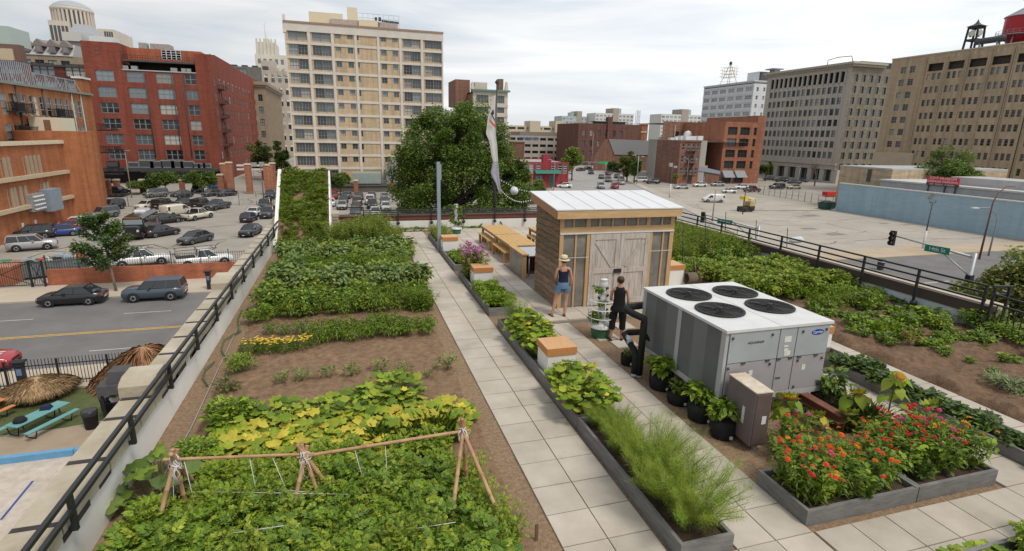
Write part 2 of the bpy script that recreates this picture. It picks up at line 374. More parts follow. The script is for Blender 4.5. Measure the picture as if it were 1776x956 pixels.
for k in range(11):
 zb=zl[k]+.95 if k<10 else zl[k]+.6
 for j in range(7):
  u0=bw*j
  if j in (0,1,5,6):
   if k==10 and j>1: continue
   hh=2.35
   for du in (.33,.72):wins.append((u0+bw*du,zb,2.0,hh,r3.choice((wbig,wbigl,wbig)) if k<7 else wbig))
  elif k<10:
   if j in (2,4):wins+=[(u0+bw*.24,zb+.85,1.25,1.5,wsm),(u0+bw*.76,zb+.85,1.25,1.5,wsm)]
   if j==3:wins.append((u0+bw*.1,zb+.8,.5,1.4,wslit))
zlow=zl[10]-.3
B.face(tanb,(tx0,Y0),0,tx1-tx0,zlow,tzt-1.2,[(a,c,d,e_, None) for a,c,d,e_,f in wins],depth=.3)
ux=0
for (u,z,w_,h_,me) in wins:
 if B.nw<100:inst('window',me,B.root,(u,.3,z-SZ),(0,0,0),((w_/2.25 if w_>1.9 else 1),1,1)); B.nw+=1; o=COL.objects[-1]; o.material_slots[0].link='OBJECT'; o.material_slots[0].material=rng.choice((glassm,glassm,glassd,glassl,blindm))
 else:B.rest.setdefault('r',[]).append((me,(tx0+u,Y0+.3,z),0))
sides(B,tanb,tx0,Y0,tx1,Y0+26,tzt-1.2,roofg,skip='s')
b=MB()
for j in range(8):x=tx0+bw*j; b.box(x-.3+(.3 if j==0 else 0),Y0-.2,zlow,x+.3-(.3 if j==7 else 0),Y0+.05,tzt-1.25)
for k in range(11):b.box(tx0,Y0-.14,zl[k]+.0,tx1,Y0+.04,zl[k]+.55)
b.box(tx0-.05,Y0-.25,zl[0]+pitch-.4,tx1+.05,Y0+.06,tzt-.05)
b.build('concrete_grid',tanw,B.root)
b=MB(); b.box(tx0-.1,Y0-.4,tzt-.05,tx1+.1,Y0+26,tzt+.35); b.build('coping',mat('brown_coping',(.33,.22,.15),var=.15),B.root)
b=MB(); b.box(tx0-.3,Y0-.3,tzt-2.2,tx0+.5,Y0+.9,tzt+1.6,tx=.6,ty=.6); b.build('finial',tanw,B.root)
def px_box(b,x0,yt,x1,yb,Y,d):
 p=onY(x0,yt,Y); q=onY(x1,yt,Y); r_=onY((x0+x1)/2,yb,Y); b.box(p[0],Y,r_[2],q[0],Y+d,(p[2]+q[2])/2)
creamm=mat('cream_render',(.66,.585,.43),rough=.85,var=.08)
b=MB(); px_box(b,535,22,594,50,Y0+5,8); px_box(b,602,13,619,40,Y0+7,5); px_box(b,622,35,655,56,Y0+4,6); b.build('penthouse',creamm,B.root)
b=MB(); px_box(b,573,34,624,52,Y0+4.5,5); px_box(b,655,40,690,58,Y0+6,5); b.build('penthouse',mat('grey_penthouse',(.42,.36,.33),var=.15),B.root)
b=MB()
for x in (652,659):px_box(b,x-2,30,x+2,36,Y0+5,1)
for i in range(9):px_box(b,662+i*3.4,34.5+i*.45,665+i*3.4,38+i*.4,Y0+6.5,.6)
b.build('roof_vent',darkf,B.root)
b=MB(); p=onY(620,30,Y0+6); q=onY(692,40,Y0+6)
for t_ in np.linspace(0,1,9):b.tube([(p[0]+(q[0]-p[0])*t_,Y0+6,tzt),(p[0]+(q[0]-p[0])*t_,Y0+6,p[2]+1)],.05,4)
for dz in (0,1):b.tube([(p[0],Y0+6,p[2]+dz),(q[0],Y0+6,p[2]+dz)],.04,4)
b.build('roof_railing',greym,B.root)
dk=mat('dock_dark',(.09,.085,.08),rough=.9,var=.3); dkc=mat('dock_concrete',(.33,.30,.26),rough=.95,var=.2)
b=MB(); b.box(tx0+1,Y0-6,zlow-.25,tx1-.5,Y0+.05,zlow); b.build('dock_platform',dk,B.root)
b=MB()
for j in range(8):x=tx0+bw*j; b.box(x-.5,Y0-.6,SZ,x+.5,Y0+.02,zlow-.26)
b.build('pier',tanw,B.root)
b=MB(); b.box(tx0,Y0+1.2,SZ,tx1,Y0+1.5,zlow-.26); b.build('ground_floor_wall',tanb,B.root)
b=MB(); b.box(tx0+3*bw+1,Y0+.95,SZ+.9,tx0+3*bw+4.6,Y0+1.19,zlow-.8); b.box(tx0+4*bw-.5,Y0+.95,SZ+.2,tx0+5*bw-1,Y0+1.19,zlow-.7); b.build('dock_door',dk,B.root)
b=MB(); b.box(tx0+bw,Y0-5,SZ,tx1,Y0+1.1,SZ+1.1); b.build('loading_dock',dkc,B.root)
b=MB()
for t_ in np.linspace(0,1,22):x=tx0+9+t_*(tx1-tx0-10); b.tube([(x,Y0-5.9,zlow),(x,Y0-5.9,zlow+1.1)],.04,4)
for dz in (.55,1.1):b.tube([(tx0+9,Y0-5.9,zlow+dz),(tx1-1,Y0-5.9,zlow+dz)],.04,4)
b.build('dock_railing',greym,B.root); B.done()
ymm=mat('yellow_paint_metal',(.62,.36,.03),rough=.5,var=.1); agm=mat('aged_green_metal',(.33,.39,.36),rough=.6,var=.15,metal=.2)
e=thing('generator_cabinet','yellow metal cabinet on the loading dock of the tan tower','cabinet',(onY(586,288,Y0-3)[0],Y0-3,zlow))
b=MB(); b.box(-.95,-.7,0,.95,.7,2.5); b.build('cabinet_body',ymm,e,local=True); b=MB(); b.box(-.55,-.76,.6,.55,-.702,1.7); b.build('louver',mat('brown_louver',(.28,.16,.03),var=.2),e,local=True)
e=thing('cooling_unit','long pale green cooling unit on the loading dock of the tan tower','cooling unit',(onY(635,288,Y0-3)[0],Y0-3,zlow))
b=MB(); b.box(-3.4,-1.2,.3,3.4,1.2,2.9); b.build('casing',agm,e,local=True); b=MB()
for i in range(18):b.box(-3.3+i*.39,-1.26,.5,-3.3+i*.39+.05,-1.202,2.7)
b.build('casing_rib',agm,e,local=True); b=MB(); b.box(-3.5,-1.0,0,3.5,1.0,.3); b.build('skid',dk,e,local=True)
e=thing('duct_stack','silver duct tower beside the broad tree on the tan tower dock','duct',(onY(676,280,Y0-2)[0],Y0-2,zlow))
b=MB(); b.box(-1.0,-.9,0,1.2,.9,2.3); b.build('lower_duct',greym,e,local=True); b=MB(); b.box(-1.2,-1,2.3,1.4,1,5.0,tx=.8); b.build('hood',greym,e,local=True); b=MB(); b.box(.2,-.7,5.0,1.6,.7,6.2); b.build('elbow',greym,e,local=True)
# ---- red brick block of lofts
redb=brick('red_brick',(.215,.056,.037),(.265,.072,.047),(.23,.10,.078),bw=.4,bh=.13,stain=.14)
redb2=brick('red_orange_brick',(.36,.10,.055),(.42,.13,.07),(.36,.17,.12),bw=.4,bh=.13,stain=.12)
Y0=168.0
rx1=onY(386,300,Y0)[0]; rx0=onY(160,200,Y0)[0]; zt=onY(356,94,Y0)[2]; zt0=onY(215,121,Y0)[2]; zpen=onY(170,72,Y0)[2]
B=Bld('brick_loft_block','large red brick loft block with black canopy behind the left car park',(rx0,Y0))
w3=win_mesh(4.0,2.6,3,2,greyf,glassm,.12); w3l=win_mesh(4.01,2.61,3,2,greyf,glassl,.12); w2=win_mesh(2.7,2.6,2,2,greyf,glassm,.12); w1=win_mesh(1.7,2.3,1,2,greyf,glassd,.1)
wins=[]; cols=[((525+635)/2,0),((697+800)/2,1),((857+960)/2,2),((1018+1083)/2,3)]
top0=onY(580/3.187,388/3.187,Y0)[2]; top5=onY(650/3.187,825/3.187,Y0)[2]; rp=(top0-top5)/5
for k in range(6):
 for cx_,j in cols:
  p=onY((cx_+k*14.5)/3.187,420/3.187+27.3*k,Y0); u=p[0]-rx0
  u=onY(cx_/3.187,420/3.187,Y0)[0]-rx0
  wins.append((u,top0-rp*k-2.6,4.0 if j<3 else 2.7,2.6,(w3l if k<2 else w3) if j<3 else w2))
zc=onY(280,286,Y0)[2]
B.face(redb,(rx0,Y0),0,rx1-rx0,SZ,zt0,wins)
for t_ in (.0,): pass
sw=[]
for k in range(7):
 for i in range(13):
  sw.append((3+i*6.2,top0-rp*k-2.4,1.7,2.3,w1 if i<9 else None))
B.face(redb,(rx1,Y0),rad(90),86,SZ,zt+.2,[(a,c,1.7,e_,f) for a,c,d,e_,f in sw],depth=.1)
b=MB(); b.box(rx0,Y0+8,zt0-1,rx1-.05,Y0+60,zt0-.4); b.build('roof',roofg,B.root)
xa=onY(208,100,Y0)[0]; xb=onY(338,110,Y0)[0]
b=B.w(redb); b.box(rx0,Y0+.0,zt0+.002,xa,Y0+14,zpen); b.box(xb,Y0+.0,zt0+.002,rx1-.01,Y0+6,zt); b.box(xb+.6,Y0+6,zt0,rx1-.02,Y0+30,zt+.6)
b2=B.w(redb2); b2.box(xa+.02,Y0+5.5,zt0-.5,xb+.5,Y0+14,onY(300,87,Y0+5.5)[2]);
me=win_mesh(1.1,2.1,1,2,darkf,glassl,.08); p=onY(169,92,Y0); inst('window',me,B.root,(p[0]-rx0,-.02,onY(169,95,Y0)[2]-SZ));
me=win_mesh(4.6,2.4,4,4,whitef,glassl,.12); p=onY(298,104,Y0+5.4); inst('window',me,B.root,(p[0]-rx0,5.45,p[2]-SZ))
b=MB(); z_=onY(270,106,Y0+2)[2]; b.box(xa+.3,Y0+.4,z_-.5,xb,Y0+5.6,z_-.1); b.build('terrace_deck',dk,B.root)
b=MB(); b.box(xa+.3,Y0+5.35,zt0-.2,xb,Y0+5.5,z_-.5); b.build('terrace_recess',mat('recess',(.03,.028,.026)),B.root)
b=MB()
for t_ in np.linspace(0,1,30):x=xa+.4+t_*(xb-xa-.6); b.box(x-.03,Y0+.5,z_-.1,x+.03,Y0+.56,z_+1.1)
for dz in (0,.55,1.1):b.box(xa+.3,Y0+.5,z_-.1+dz-.03,xb,Y0+.56,z_-.1+dz+.03)
b.build('railing',blackm,B.root)
b=MB(); b.box(xa+.05,Y0-.15,zt0-.1,xb,Y0+.5,zt0+.15); b.build('coping',mat('pale_coping',(.45,.44,.42)),B.root)
b=MB()
for x,w_ in ((700,2.0),(735,2.0),(960,1.5),(1015,1.2),(1040,1.2)):p=onY(x/3.187,372/3.187,Y0+1); b.box(p[0]-w_/2,Y0+.8,zt0,p[0]+w_/2,Y0+2,zt0+1.1)
b.build('roof_unit',greym,B.root)
b=MB()
for x in (253,300,318):p=onY(x,150,Y0); b.tube([(p[0],Y0-.12,zc+2),(p[0],Y0-.12,zt0-.3)],.12,6)
b.build('downpipe',darkf,B.root)
b=MB(); zs_=[onY(243,78,Y0+16)[2],onY(270,76,Y0+16)[2]]
b.box(onY(240,78,Y0+16)[0],Y0+16,zt0,onY(254,78,Y0+16)[0],Y0+18,zs_[0]+.6); b.box(onY(256,80,Y0+16)[0],Y0+16,zt0,onY(298,80,Y0+16)[0],Y0+20,zs_[1],tx=.8); b.build('roof_unit',roofg,B.root)
cx0=onY(183,290,Y0-5)[0]; cx1=onY(376,288,Y0-5)[0]
b=MB(); b.box(cx0-6,Y0-5.5,zc-1.4,cx1,Y0-.01,zc-.7); b.build('canopy',mat('canopy_dark',(.055,.055,.055),var=.25),B.root)
b=MB(); b.box(cx0-6,Y0-.35,SZ,cx1+.5,Y0-.02,zc-1.5); b.build('shopfront',mat('shopfront_dark',(.035,.035,.037),rough=.5,var=.3),B.root)
b=MB()
for px in (250,262,288,298,318):p=onY(px,295,Y0-1.2); b.box(p[0]-.7,Y0-1.6,p[2]-.6,p[0]+.7,Y0-1.1,p[2]+.6)
b.build('hanging_lamp',mat('pale_lamp',(.35,.36,.37)),B.root)
b=MB(); p=onY(320,308,Y0-.5); b.box(p[0]-.9,Y0-.55,SZ+.3,p[0]+.9,Y0-.36,p[2]+2); b.build('shop_window',glassl,B.root)
B_red=B
for i,(x,w_,h_,m_) in enumerate(((196,2.6,1.7,'blk'),(232,2.4,1.6,0),(255,3.4,2.1,0),(272,3.0,1.9,0),(292,3.2,2.1,0),(308,3.0,2.0,0),(325,3.2,1.9,0),(341,1.9,1.4,0),(350,1.9,1.3,0),(359,1.9,1.3,0))):
 p=onY(x,284,Y0-3)
 lab=['black air conditioner with pale frame, at left end of the black canopy','grey air conditioner, second from left on the black canopy','wide air conditioner, third from left on the black canopy','grey air conditioner, fourth from left on the black canopy','wide pale air conditioner at the middle of the black canopy','grey air conditioner just right of the middle of the black canopy','long grey air conditioner, fourth from right on the canopy','small grey air conditioner, third from right on the black canopy','small grey air conditioner, second from right on the black canopy','small grey air conditioner at right end of the black canopy'][i]
 e=thing('air_conditioner',lab,'air conditioner',(p[0],Y0-3,zc-.698),0,'air conditioners on the black canopy')
 b=MB(); b.box(-w_/2,-.5,.15,w_/2,.5,h_); b.build('casing',(blackm if m_ else greym),e,local=True)
 b=MB(); b.lathe(0,0,[(.01,h_+.02),(.4,h_+.02),(.42,h_+.06),(.01,h_+.07)],10); b.box(-w_/2+.1,-.53,.4,w_/2-.1,-.502,h_-.2); b.build('grille',darkf,e,local=True)
for k in range(5):
 zz=top0-rp*k-3.2
 b=MB(); yb=Y0+5.5
 b.box(rx1+.01,yb,zz,rx1+1.5,yb+5,zz+.18)
 for t_ in np.linspace(0,1,9):b.box(rx1+1.42,yb+t_*4.95,zz,rx1+1.48,yb+t_*4.95+.05,zz+1.2)
 for t_ in np.linspace(0,1,4):b.box(rx1+.05+t_*1.4,yb,zz,rx1+.1+t_*1.4,yb+.05,zz+1.2)
 b.box(rx1+.01,yb,zz+1.15,rx1+1.5,yb+.06,zz+1.22); b.box(rx1+1.42,yb,zz+1.15,rx1+1.5,yb+5,zz+1.22); b.build('balcony',blackm,B.root)
B.done()
# ---- dark brick wing to the left of it
zd=onY(150,118,Y0)[2]; dx0=onY(-60,120,Y0)[0]
dkb=brick('dark_red_brick',(.12,.035,.025),(.16,.045,.032),(.13,.06,.05),bw=.4,bh=.13)
B=Bld('brick_warehouse','dark red brick warehouse with wide triple windows, left of the red loft block',(dx0,Y0+.5))
wins=[(onY(px,125,Y0)[0]-dx0,z,4.6,3.0,win_mesh(4.6,3.0,3,2,darkf,glassl,.14)) for px in (18,74,130) for z in (onY(74,131,Y0)[2],onY(74,131,Y0)[2]-4.3,onY(74,131,Y0)[2]-8.6)]
B.face(dkb,(dx0,Y0+.5),0,rx0-dx0-.05,SZ,zd,wins)
sides(B,dkb,dx0,Y0+.5,rx0-.05,Y0+35,zd,roofd,skip='s')
b=MB(); b.box(dx0,Y0+.1,zd,rx0-.1,Y0+1.5,zd+.45); b.build('coping',mat('tar_coping',(.06,.06,.06)),B.root)
p=onY(128,138,Y0); b=MB(); b.box(p[0]-3.3,Y0-1.3,p[2]-.2,p[0]+3.3,Y0+.48,p[2])
for t_ in np.linspace(0,1,16):b.box(p[0]-3.3+t_*6.5,Y0-1.3,p[2],p[0]-3.24+t_*6.5,Y0-1.24,p[2]+1.2)
b.box(p[0]-3.3,Y0-1.3,p[2]+1.15,p[0]+3.3,Y0-1.23,p[2]+1.22); b.build('balcony',blackm,B.root); B.done()
# ---- orange brick building with a round stair tower
X0=-48.0
orb=brick('orange_brick',(.32,.125,.053),(.39,.155,.068),(.33,.165,.09),bw=.4,bh=.13,stain=.14)
orb2=brick('orange_brick_near',(.335,.118,.05),(.41,.15,.066),(.34,.155,.085),bw=.3,bh=.1,stain=.16)
zt=onX(100,158,X0)[2]; ya=52.0; yb=131.0
B=Bld('orange_brick_building','long orange brick apartment building with iron balconies and roof terrace fence',(X0,ya))
wt_=win_mesh(1.7,3.1,1,3,agm,glassd,.1)
wins=[]
for px in (33,47,62,78,88,109,130,137): pass
prs=[(12,0),(30,0),(45,0),(65,0),(88,0),(107,0),(129,0)]
r3=random.Random(8)
for k in range(5):
 for px,_ in prs:
  y=onX(px,165,X0)[1]-ya
  zz=zt-1.1-3.3-k*4.45
  for d in (-1.15,1.15):wins.append((y+d,zz,1.7,3.1,wt_))
B.face(orb,(X0,ya),rad(90),yb-ya,SZ,zt,wins,depth=.1)
sides(B,orb,X0-24,ya,X0,yb,zt,roofd,skip='e')
b=MB(); b.box(X0-.4,ya,zt,X0+.35,yb+.2,zt+.35); b.build('cornice',mat('cornice_green',(.22,.26,.22),var=.2),B.root)
b=MB(); b.box(X0-1.2,yb-3.5,zt+.35,X0+.02,yb,zt+2.9); b.build('chimney',orb,B.root); b=MB(); b.box(X0-1.4,yb-3.8,zt+2.9,X0+.3,yb+.3,zt+3.25); b.build('chimney_cap',whitef,B.root)
b=MB()
for y in np.arange(ya+20,yb-4,.55):b.box(X0-.75,y,zt+.35,X0-.7,y+.18,zt+2.4+(1.3 if y<112 else 0))
b.build('terrace_fence',mat('terrace_slats',(.33,.34,.38),rough=.5),B.root)
b=MB()
for y in np.arange(ya+20,yb-4,3.6):b.box(X0-.6,y,zt+.35,X0-.45,y+.15,zt+2.5); b.bar((X0-.5,y,zt+2.4),(X0+.1,y+.5,zt+.4),.1,.1)
b.box(X0-.65,112,zt+2.3,X0-.5,yb-4,zt+2.45); b.build('terrace_rail',greym,B.root)
for px in (35,80,128.5,144):
 y=onX(px,200,X0)[1]; b=MB(); b.tube([(X0+.1,y,SZ),(X0+.1,y,zt)],.12,6); b.build('downpipe',darkf if px<120 else agm,B.root)
for (px,py) in ((28,193),(100,202),(38,233)):
 p=onX(px,py,X0); b=MB(); L_=5.0
 b.box(X0+.01,p[1]-L_/2,p[2]-.2,X0+1.4,p[1]+L_/2,p[2])
 for t_ in np.linspace(0,1,15):b.box(X0+1.33,p[1]-L_/2+t_*(L_-.06),p[2],X0+1.39,p[1]-L_/2+.06+t_*(L_-.06),p[2]+1.15)
 for y in (p[1]-L_/2,p[1]+L_/2-.06):
  for t_ in np.linspace(0,1,5):b.box(X0+.05+t_*1.3,y,p[2],X0+.11+t_*1.3,y+.06,p[2]+1.15)
  b.box(X0+.01,y,p[2]+1.1,X0+1.4,y+.06,p[2]+1.17)
 b.box(X0+1.33,p[1]-L_/2,p[2]+1.1,X0+1.4,p[1]+L_/2,p[2]+1.18); b.box(X0+.4,p[1]-1.2,p[2],X0+1.0,p[1]+.6,p[2]+1.3); b.build('balcony',blackm,B.root)
for k in range(4):
 zz=zt-6.5-k*4.4; b=MB(); b.box(X0-.5,yb+.01,zz-.2,X0+2.6,yb+3.2,zz)
 for t_ in np.linspace(0,1,10):b.box(X0+2.5,yb+t_*3.1,zz,X0+2.56,yb+t_*3.1+.06,zz+1.2); b.box(X0-.5+t_*3,yb+3.1,zz,X0-.44+t_*3,yb+3.16,zz+1.2)
 for t_ in np.linspace(0,1,10):b.box(X0+t_*2.5,yb+.02,zz,X0+t_*2.5+.06,yb+.08,zz+1.2)
 b.box(X0-.5,yb+.02,zz+1.15,X0+2.6,yb+.08,zz+1.22); b.box(X0+2.5,yb,zz+1.15,X0+2.57,yb+3.2,zz+1.22); b.build('balcony',blackm,B.root)
B.done()
X1=-41.0; zl_=onX(60,251,X1)[2]
tc_=(-43.4,103.2); tr=5.0; ztw=onZ(115,228,0)
ztw=onX(130,228,tc_[0]+tr*.6)[2]
B=Bld('round_tower_block','orange brick block with round corner tower and stone window ledges, at the far left',(X1,50))
B.face(orb2,(X1,50),rad(90),50.5,SZ,zl_)
b=MB(); b.box(X1-6,50,zl_-.6,X1-.02,96,zl_-.35); b.build('roof',roofg,B.root)
b=MB(); b.box(X1-.5,50,zl_,X1+.25,99.5,zl_+.5); b.build('coping',mat('stone_coping',(.62,.53,.38)),B.root)
b=MB(); b.lathe(tc_[0],tc_[1],[(tr,SZ),(tr,ztw)],40,smooth=True); b.build('round_tower',orb2,B.root)
stm=mat('stone_ledge',(.50,.40,.27),var=.15); stg=mat('stone_mullion',(.36,.285,.20),var=.15)
for (py,pz) in ((302,0),(352,0)):
 z_=onX(60,py,X1)[2]; b=MB(); b.box(X1-.02,62,z_-.5,X1+.45,98.7,z_); b.build('stone_ledge',stm,B.root)
me=win_mesh(.7,2.3,1,1,stg,glassd,.08)
for (px,py) in ((8,312),(15,309),(45,296),(52,296),(59,294),(66,293),(18,352),(23,349),(33,344),(41,341),(74,334),(80,333)):
 p=onX(px,py,X1); z_=onX(60,302 if py<320 else 352,X1)[2]; inst('window',me,B.root,(.03,p[1]-50,z_-SZ),(0,0,rad(90)))
 b=MB(); b.box(X1,p[1]+.37,z_,X1+.12,p[1]+.85,z_+2.5); b.build('stone_mullion',stg,B.root)
XP=-44.2; yn_=onX(97,215,XP)[1]; yf_=onX(130,215,XP)[1]; xl_=onY(50,213,yn_)[0]; zp_=onX(97,204,XP)[2]
b=MB(); b.box(xl_,yn_,ztw-2.5,XP,yf_,zp_); b.build('penthouse',mat('cream_panel',(.64,.60,.45),var=.06),B.root)
b=MB(); b.box(xl_*.45+XP*.55,yn_-.06,ztw-1,xl_*.2+XP*.8,yn_-.005,zp_-.4); b.build('penthouse_door',mat('brown_door',(.2,.11,.08)),B.root)
b=MB(); p=onX(110,368,X1)
b.box(X1,86.6,SZ+3.0,X1+.7,89.5,SZ+5.3); b.build('vent_louver',greym,B.root); b=MB(); b.box(X1,90,SZ+2.6,X1+1.2,93.2,SZ+5.6); b.build('vent_box',mat('bluegrey_metal',(.24,.29,.34),rough=.5),B.root)
b=MB()
for i in range(5):
 for j in range(4):b.tube([(X1+.7,86.9+i*.55,SZ+3.3+j*.55),(X1+.95,86.9+i*.55,SZ+3.3+j*.55)],.13,6)
b.build('vent_nozzles',whitef,B.root)
for px,py in ((40,393),(62,387),(155,358),(158,370),(16,423)):
 p=onX(px,py,X1 if px<150 else -41.5); b=MB()
 if px<150:b.box(X1,p[1]-.25,p[2]-.45,X1+.04,p[1]+.25,p[2]+.45)
 else:
  a=rad(-15); q=(tc_[0]+(tr+.03)*math.cos(a),tc_[1]+(tr+.03)*math.sin(a)); b.box(q[0]-.05,q[1]-.25,p[2]-.45,q[0]+.08,q[1]+.25,p[2]+.45)
 b.build('wall_sign',whitef,B.root)
B.done()
# ---- blue painted wall building, concrete block behind, sign
blueb=brick('blue_painted_brick',(.30,.42,.50),(.33,.455,.535),(.25,.36,.44),bw=.45,bh=.15,msize=.02,stain=.09,streak=.05)
XB=101.4; zb_=onX(1640,338,XB)[2]; ye=onX(1449,364,XB)[1]
B=Bld('blue_wall','long pale blue painted brick wall at the right edge of the empty lot',(XB,30),'wall')
b=B.w(blueb); b.box(XB,20,SZ,XB+.5,ye,zb_)
b=MB(); b.box(XB-.1,20,zb_,XB+.6,ye+.1,zb_+.22); b.build('coping',mat('pale_stone',(.55,.55,.53)),B.root); B.done()
B=Bld('garage_building','low grey concrete garage behind the blue wall, under the red sign',(XB+3,30))
z1=onX(1600,320,XB+3)[2]; y1=onX(1527,314,XB+3)[1]
conc=mat('stained_concrete',(.34,.35,.36),rough=.95,col2=(.46,.46,.45),scale=.5)
b=B.w(conc); b.box(XB+3,20,SZ,XB+30,y1,z1)
b=MB(); b.box(XB+2.8,20,z1,XB+30,y1+.2,z1+.3); b.build('coping',mat('pale_stone2',(.50,.49,.47)),B.root)
y2=onX(1690,310,XB+6)[1]; b=MB(); b.box(XB+6,y2-9,z1+.3,XB+14,y2+4,z1+1.7); b.build('roof_block',conc,B.root); B.done()
B=Bld('tan_brick_shed','low tan brick block between the grey office building and the blue wall',(XB+3,95))
z1=onX(1490,291,XB+6)[2]; ya_=onX(1530,292,XB+6)[1]; yb_=onX(1456,300,XB+6)[1]
b=B.w(brick('tan_brick_low',(.42,.33,.22),(.47,.37,.26),(.40,.33,.25),bw=.4,bh=.13)); b.box(XB+6,y1+.2,SZ,XB+40,yb_,z1)
b=MB(); b.box(XB+5.9,y1+.2,z1,XB+40,yb_+.1,z1+.3); b.build('coping',conc,B.root)
b=MB(); b.box(XB+5.95,ya_+2.2,z1-2.8,XB+6.0,ya_+3.2,z1-.2); b.build('door',dk,B.root)
B.done()
p=onX(1635,313,XB+2.6); q0=onX(1605,312,XB+2.6); q1=onX(1661,314,XB+2.6); wS=abs(q0[1]-q1[1]); hS=onX(1635,306.5,XB+2.6)[2]-onX(1635,318,XB+2.6)[2]
e=thing('garage_sign','red sign reading CITY MUSEUM GARAGE PARKING on the roof behind the blue wall','sign',(XB+2.6,p[1],p[2]))
b=MB(); b.box(0,-wS/2,-hS/2,.25,wS/2,hS/2); b.build('sign_board',mat('sign_red',(.52,.045,.06),rough=.5,var=.08),e,local=True)
b=MB(); b.box(-.02,-wS/2,-hS/2-.42,.25,wS/2,-hS/2-.01); b.build('sign_strip',mat('sign_dark',(.09,.06,.07)),e,local=True)
wm=mat('sign_white',(.75,.73,.72),var=.05)
R_=(rad(90),0,rad(-90))
writing('CITY MUSEUM',hS*.50,wm,e,(-.012,0,hS*.24),R_,sx_=wS/5.6/(hS*.5)*.95*.78)
writing('GARAGE PARKING',hS*.46,wm,e,(-.012,0,-hS*.24),R_,sx_=wS/5.6/(hS*.5)*.95*.74)
writing('SAFE - INDOOR - ATTENDED',.34,wm,e,(-.03,0,-hS/2-.21),R_)
b=MB()
for y in (-wS*.42,wS*.42,-wS*.1):b.box(.05,y-.1,-hS/2-2.2,.2,y+.1,-hS/2-.42)
b.build('post',darkf,e,local=True)
# ---- classical grey office block with columns
X0=168.5; yn=156.0; H=41.0
gst=mat('grey_limestone',(.39,.365,.325),rough=.9,col2=(.49,.455,.405),scale=.12,stretch=(1,1,.3))
B=Bld('grey_office_block','grey stone office block with heavy cornice and tall piers, right of centre',(X0,yn))
yl=onX(1331,140,X0)[1]; ztop=onX(1480,111,X0)[2]; zr0=onX(1345,262,X0)[2]
Wd=yl-yn; nc=15; wins=[]
gw=win_mesh(1.75,2.3,1,2,darkf,glassm,.09); gwl=win_mesh(1.76,2.31,1,2,darkf,glassl,.09)
zt_=ztop-1.6; fl=3.78; z9=zt_-4.7-7*fl; r3=random.Random(2)
for k in range(7):
 for j in range(nc):
  u=Wd*(.055+.89*(j+.5)/nc); wins.append((u,z9+fl*k+.75,1.75,2.3,r3.choice((gw,gw,gwl))))
for j in range(nc):wins.append((Wd*(.055+.89*(j+.5)/nc),z9+fl*7+.6,1.75,3.6, None))
B.face(gst,(X0,yl),rad(-90),Wd,z9-3.2,ztop,wins,depth=.28)
b=MB(); b.box(X0+.7,yn+1,z9+fl*7,X0+1.0,yl-1,zt_); b.build('loggia_glass',glassd,B.root)
b=MB()
for j in range(nc+1):
 y=yl-Wd*(.055+.89*j/nc); b.box(X0-.12,y-.34,z9-.2,X0+.02,y+.34,z9+fl*7+.2)
 b.lathe(X0+.0,y,[(.5,z9+fl*7+.3),(.44,z9+fl*7+.8),(.42,z9+fl*7+3.8),(.58,z9+fl*7+4.3)],10)
b.build('piers',gst,B.root)
b=MB(); b.box(X0-1.5,yn-1.5,ztop,X0+14,yl+1,ztop+.7); b.box(X0-.8,yn-.8,ztop-.75,X0+14,yl+.5,ztop-.01)
for j in range(40):y=yn+Wd*j/40; b.box(X0-1.3,y,ztop-.35,X0-.81,y+.5,ztop-.01)
b.build('cornice',mat('cornice_stone',(.40,.38,.31),var=.15),B.root)
b=MB(); b.box(X0-.45,yn,z9-1.6,X0+.02,yl,z9-.8); b.box(X0-.3,yn,z9-3.1,X0+.02,yl,z9-2.7); b.build('string_course',gst,B.root)
gb=7; b=MB()
for j in range(gb+1):y=yl-Wd*j/gb; b.box(X0-.1,y-1.0 if j else y-1.4,SZ,X0+1.2,y+1.0 if j<gb else y+1.6,z9-3.2)
b.box(X0-.0,yn,SZ,X0+.5,yl,SZ+.6); b.build('ground_floor_piers',gst,B.root)
b=MB(); b.box(X0+1.3,yn+.5,SZ,X0+1.6,yl-.5,z9-3.2); b.build('shop_glass',glassm,B.root)
b=MB()
for j in range(gb):y=yl-Wd*(j+.5)/gb; b.box(X0+.9,y-1.7,SZ+5.5,X0+1.29,y+1.7,SZ+7.5); b.box(X0+1.0,y-.15,SZ,X0+1.28,y+.15,SZ+8.5)
b.build('teal_spandrel',mat('teal_panel',(.10,.24,.22),rough=.4),B.root)
gsd=brick('brown_grey_brick',(.21,.185,.145),(.25,.22,.17),(.22,.2,.17),bw=.4,bh=.13)
wins=[];
for k in range(8):
 for j in range(6):wins.append((2.2+3.4*j,z9+fl*k+.7,1.75,2.3,gw))
for j in range(6):wins.append((2.2+3.4*j,z9-3.2,1.75,2.3,gw))
B.face(gsd,(X0,yn),0,30,SZ,ztop-.8,wins,depth=.3)
b=MB(); b.box(X0+.1,yn+.5,ztop-1.6,X0+30,yl,ztop-1.2); b.build('roof',roofd,B.root)
b=MB(); b.box(X0+10,yn+6,ztop,X0+29,yn+20,ztop+2.2); b.build('roof_plant',mat('dark_plant',(.06,.06,.065)),B.root)
b=MB(); b.tube([(X0+1,yn+12,ztop+.7),(X0+1,yn+12,ztop+2.6),(X0+2,yn+9,ztop+3.3),(X0+3,yn+4,ztop+3.2),(X0+3,yn+3,ztop+.7)],.14,6); b.build('roof_pipe',darkf,B.root)
b=MB(); b.box(X0+.5,yl-3,ztop+.7,X0+3,yl,ztop+2); b.box(X0-1,yl-4,ztop+2,X0+4,yl+1,ztop+2.4); b.build('roof_tank',greym,B.root)
B.done()
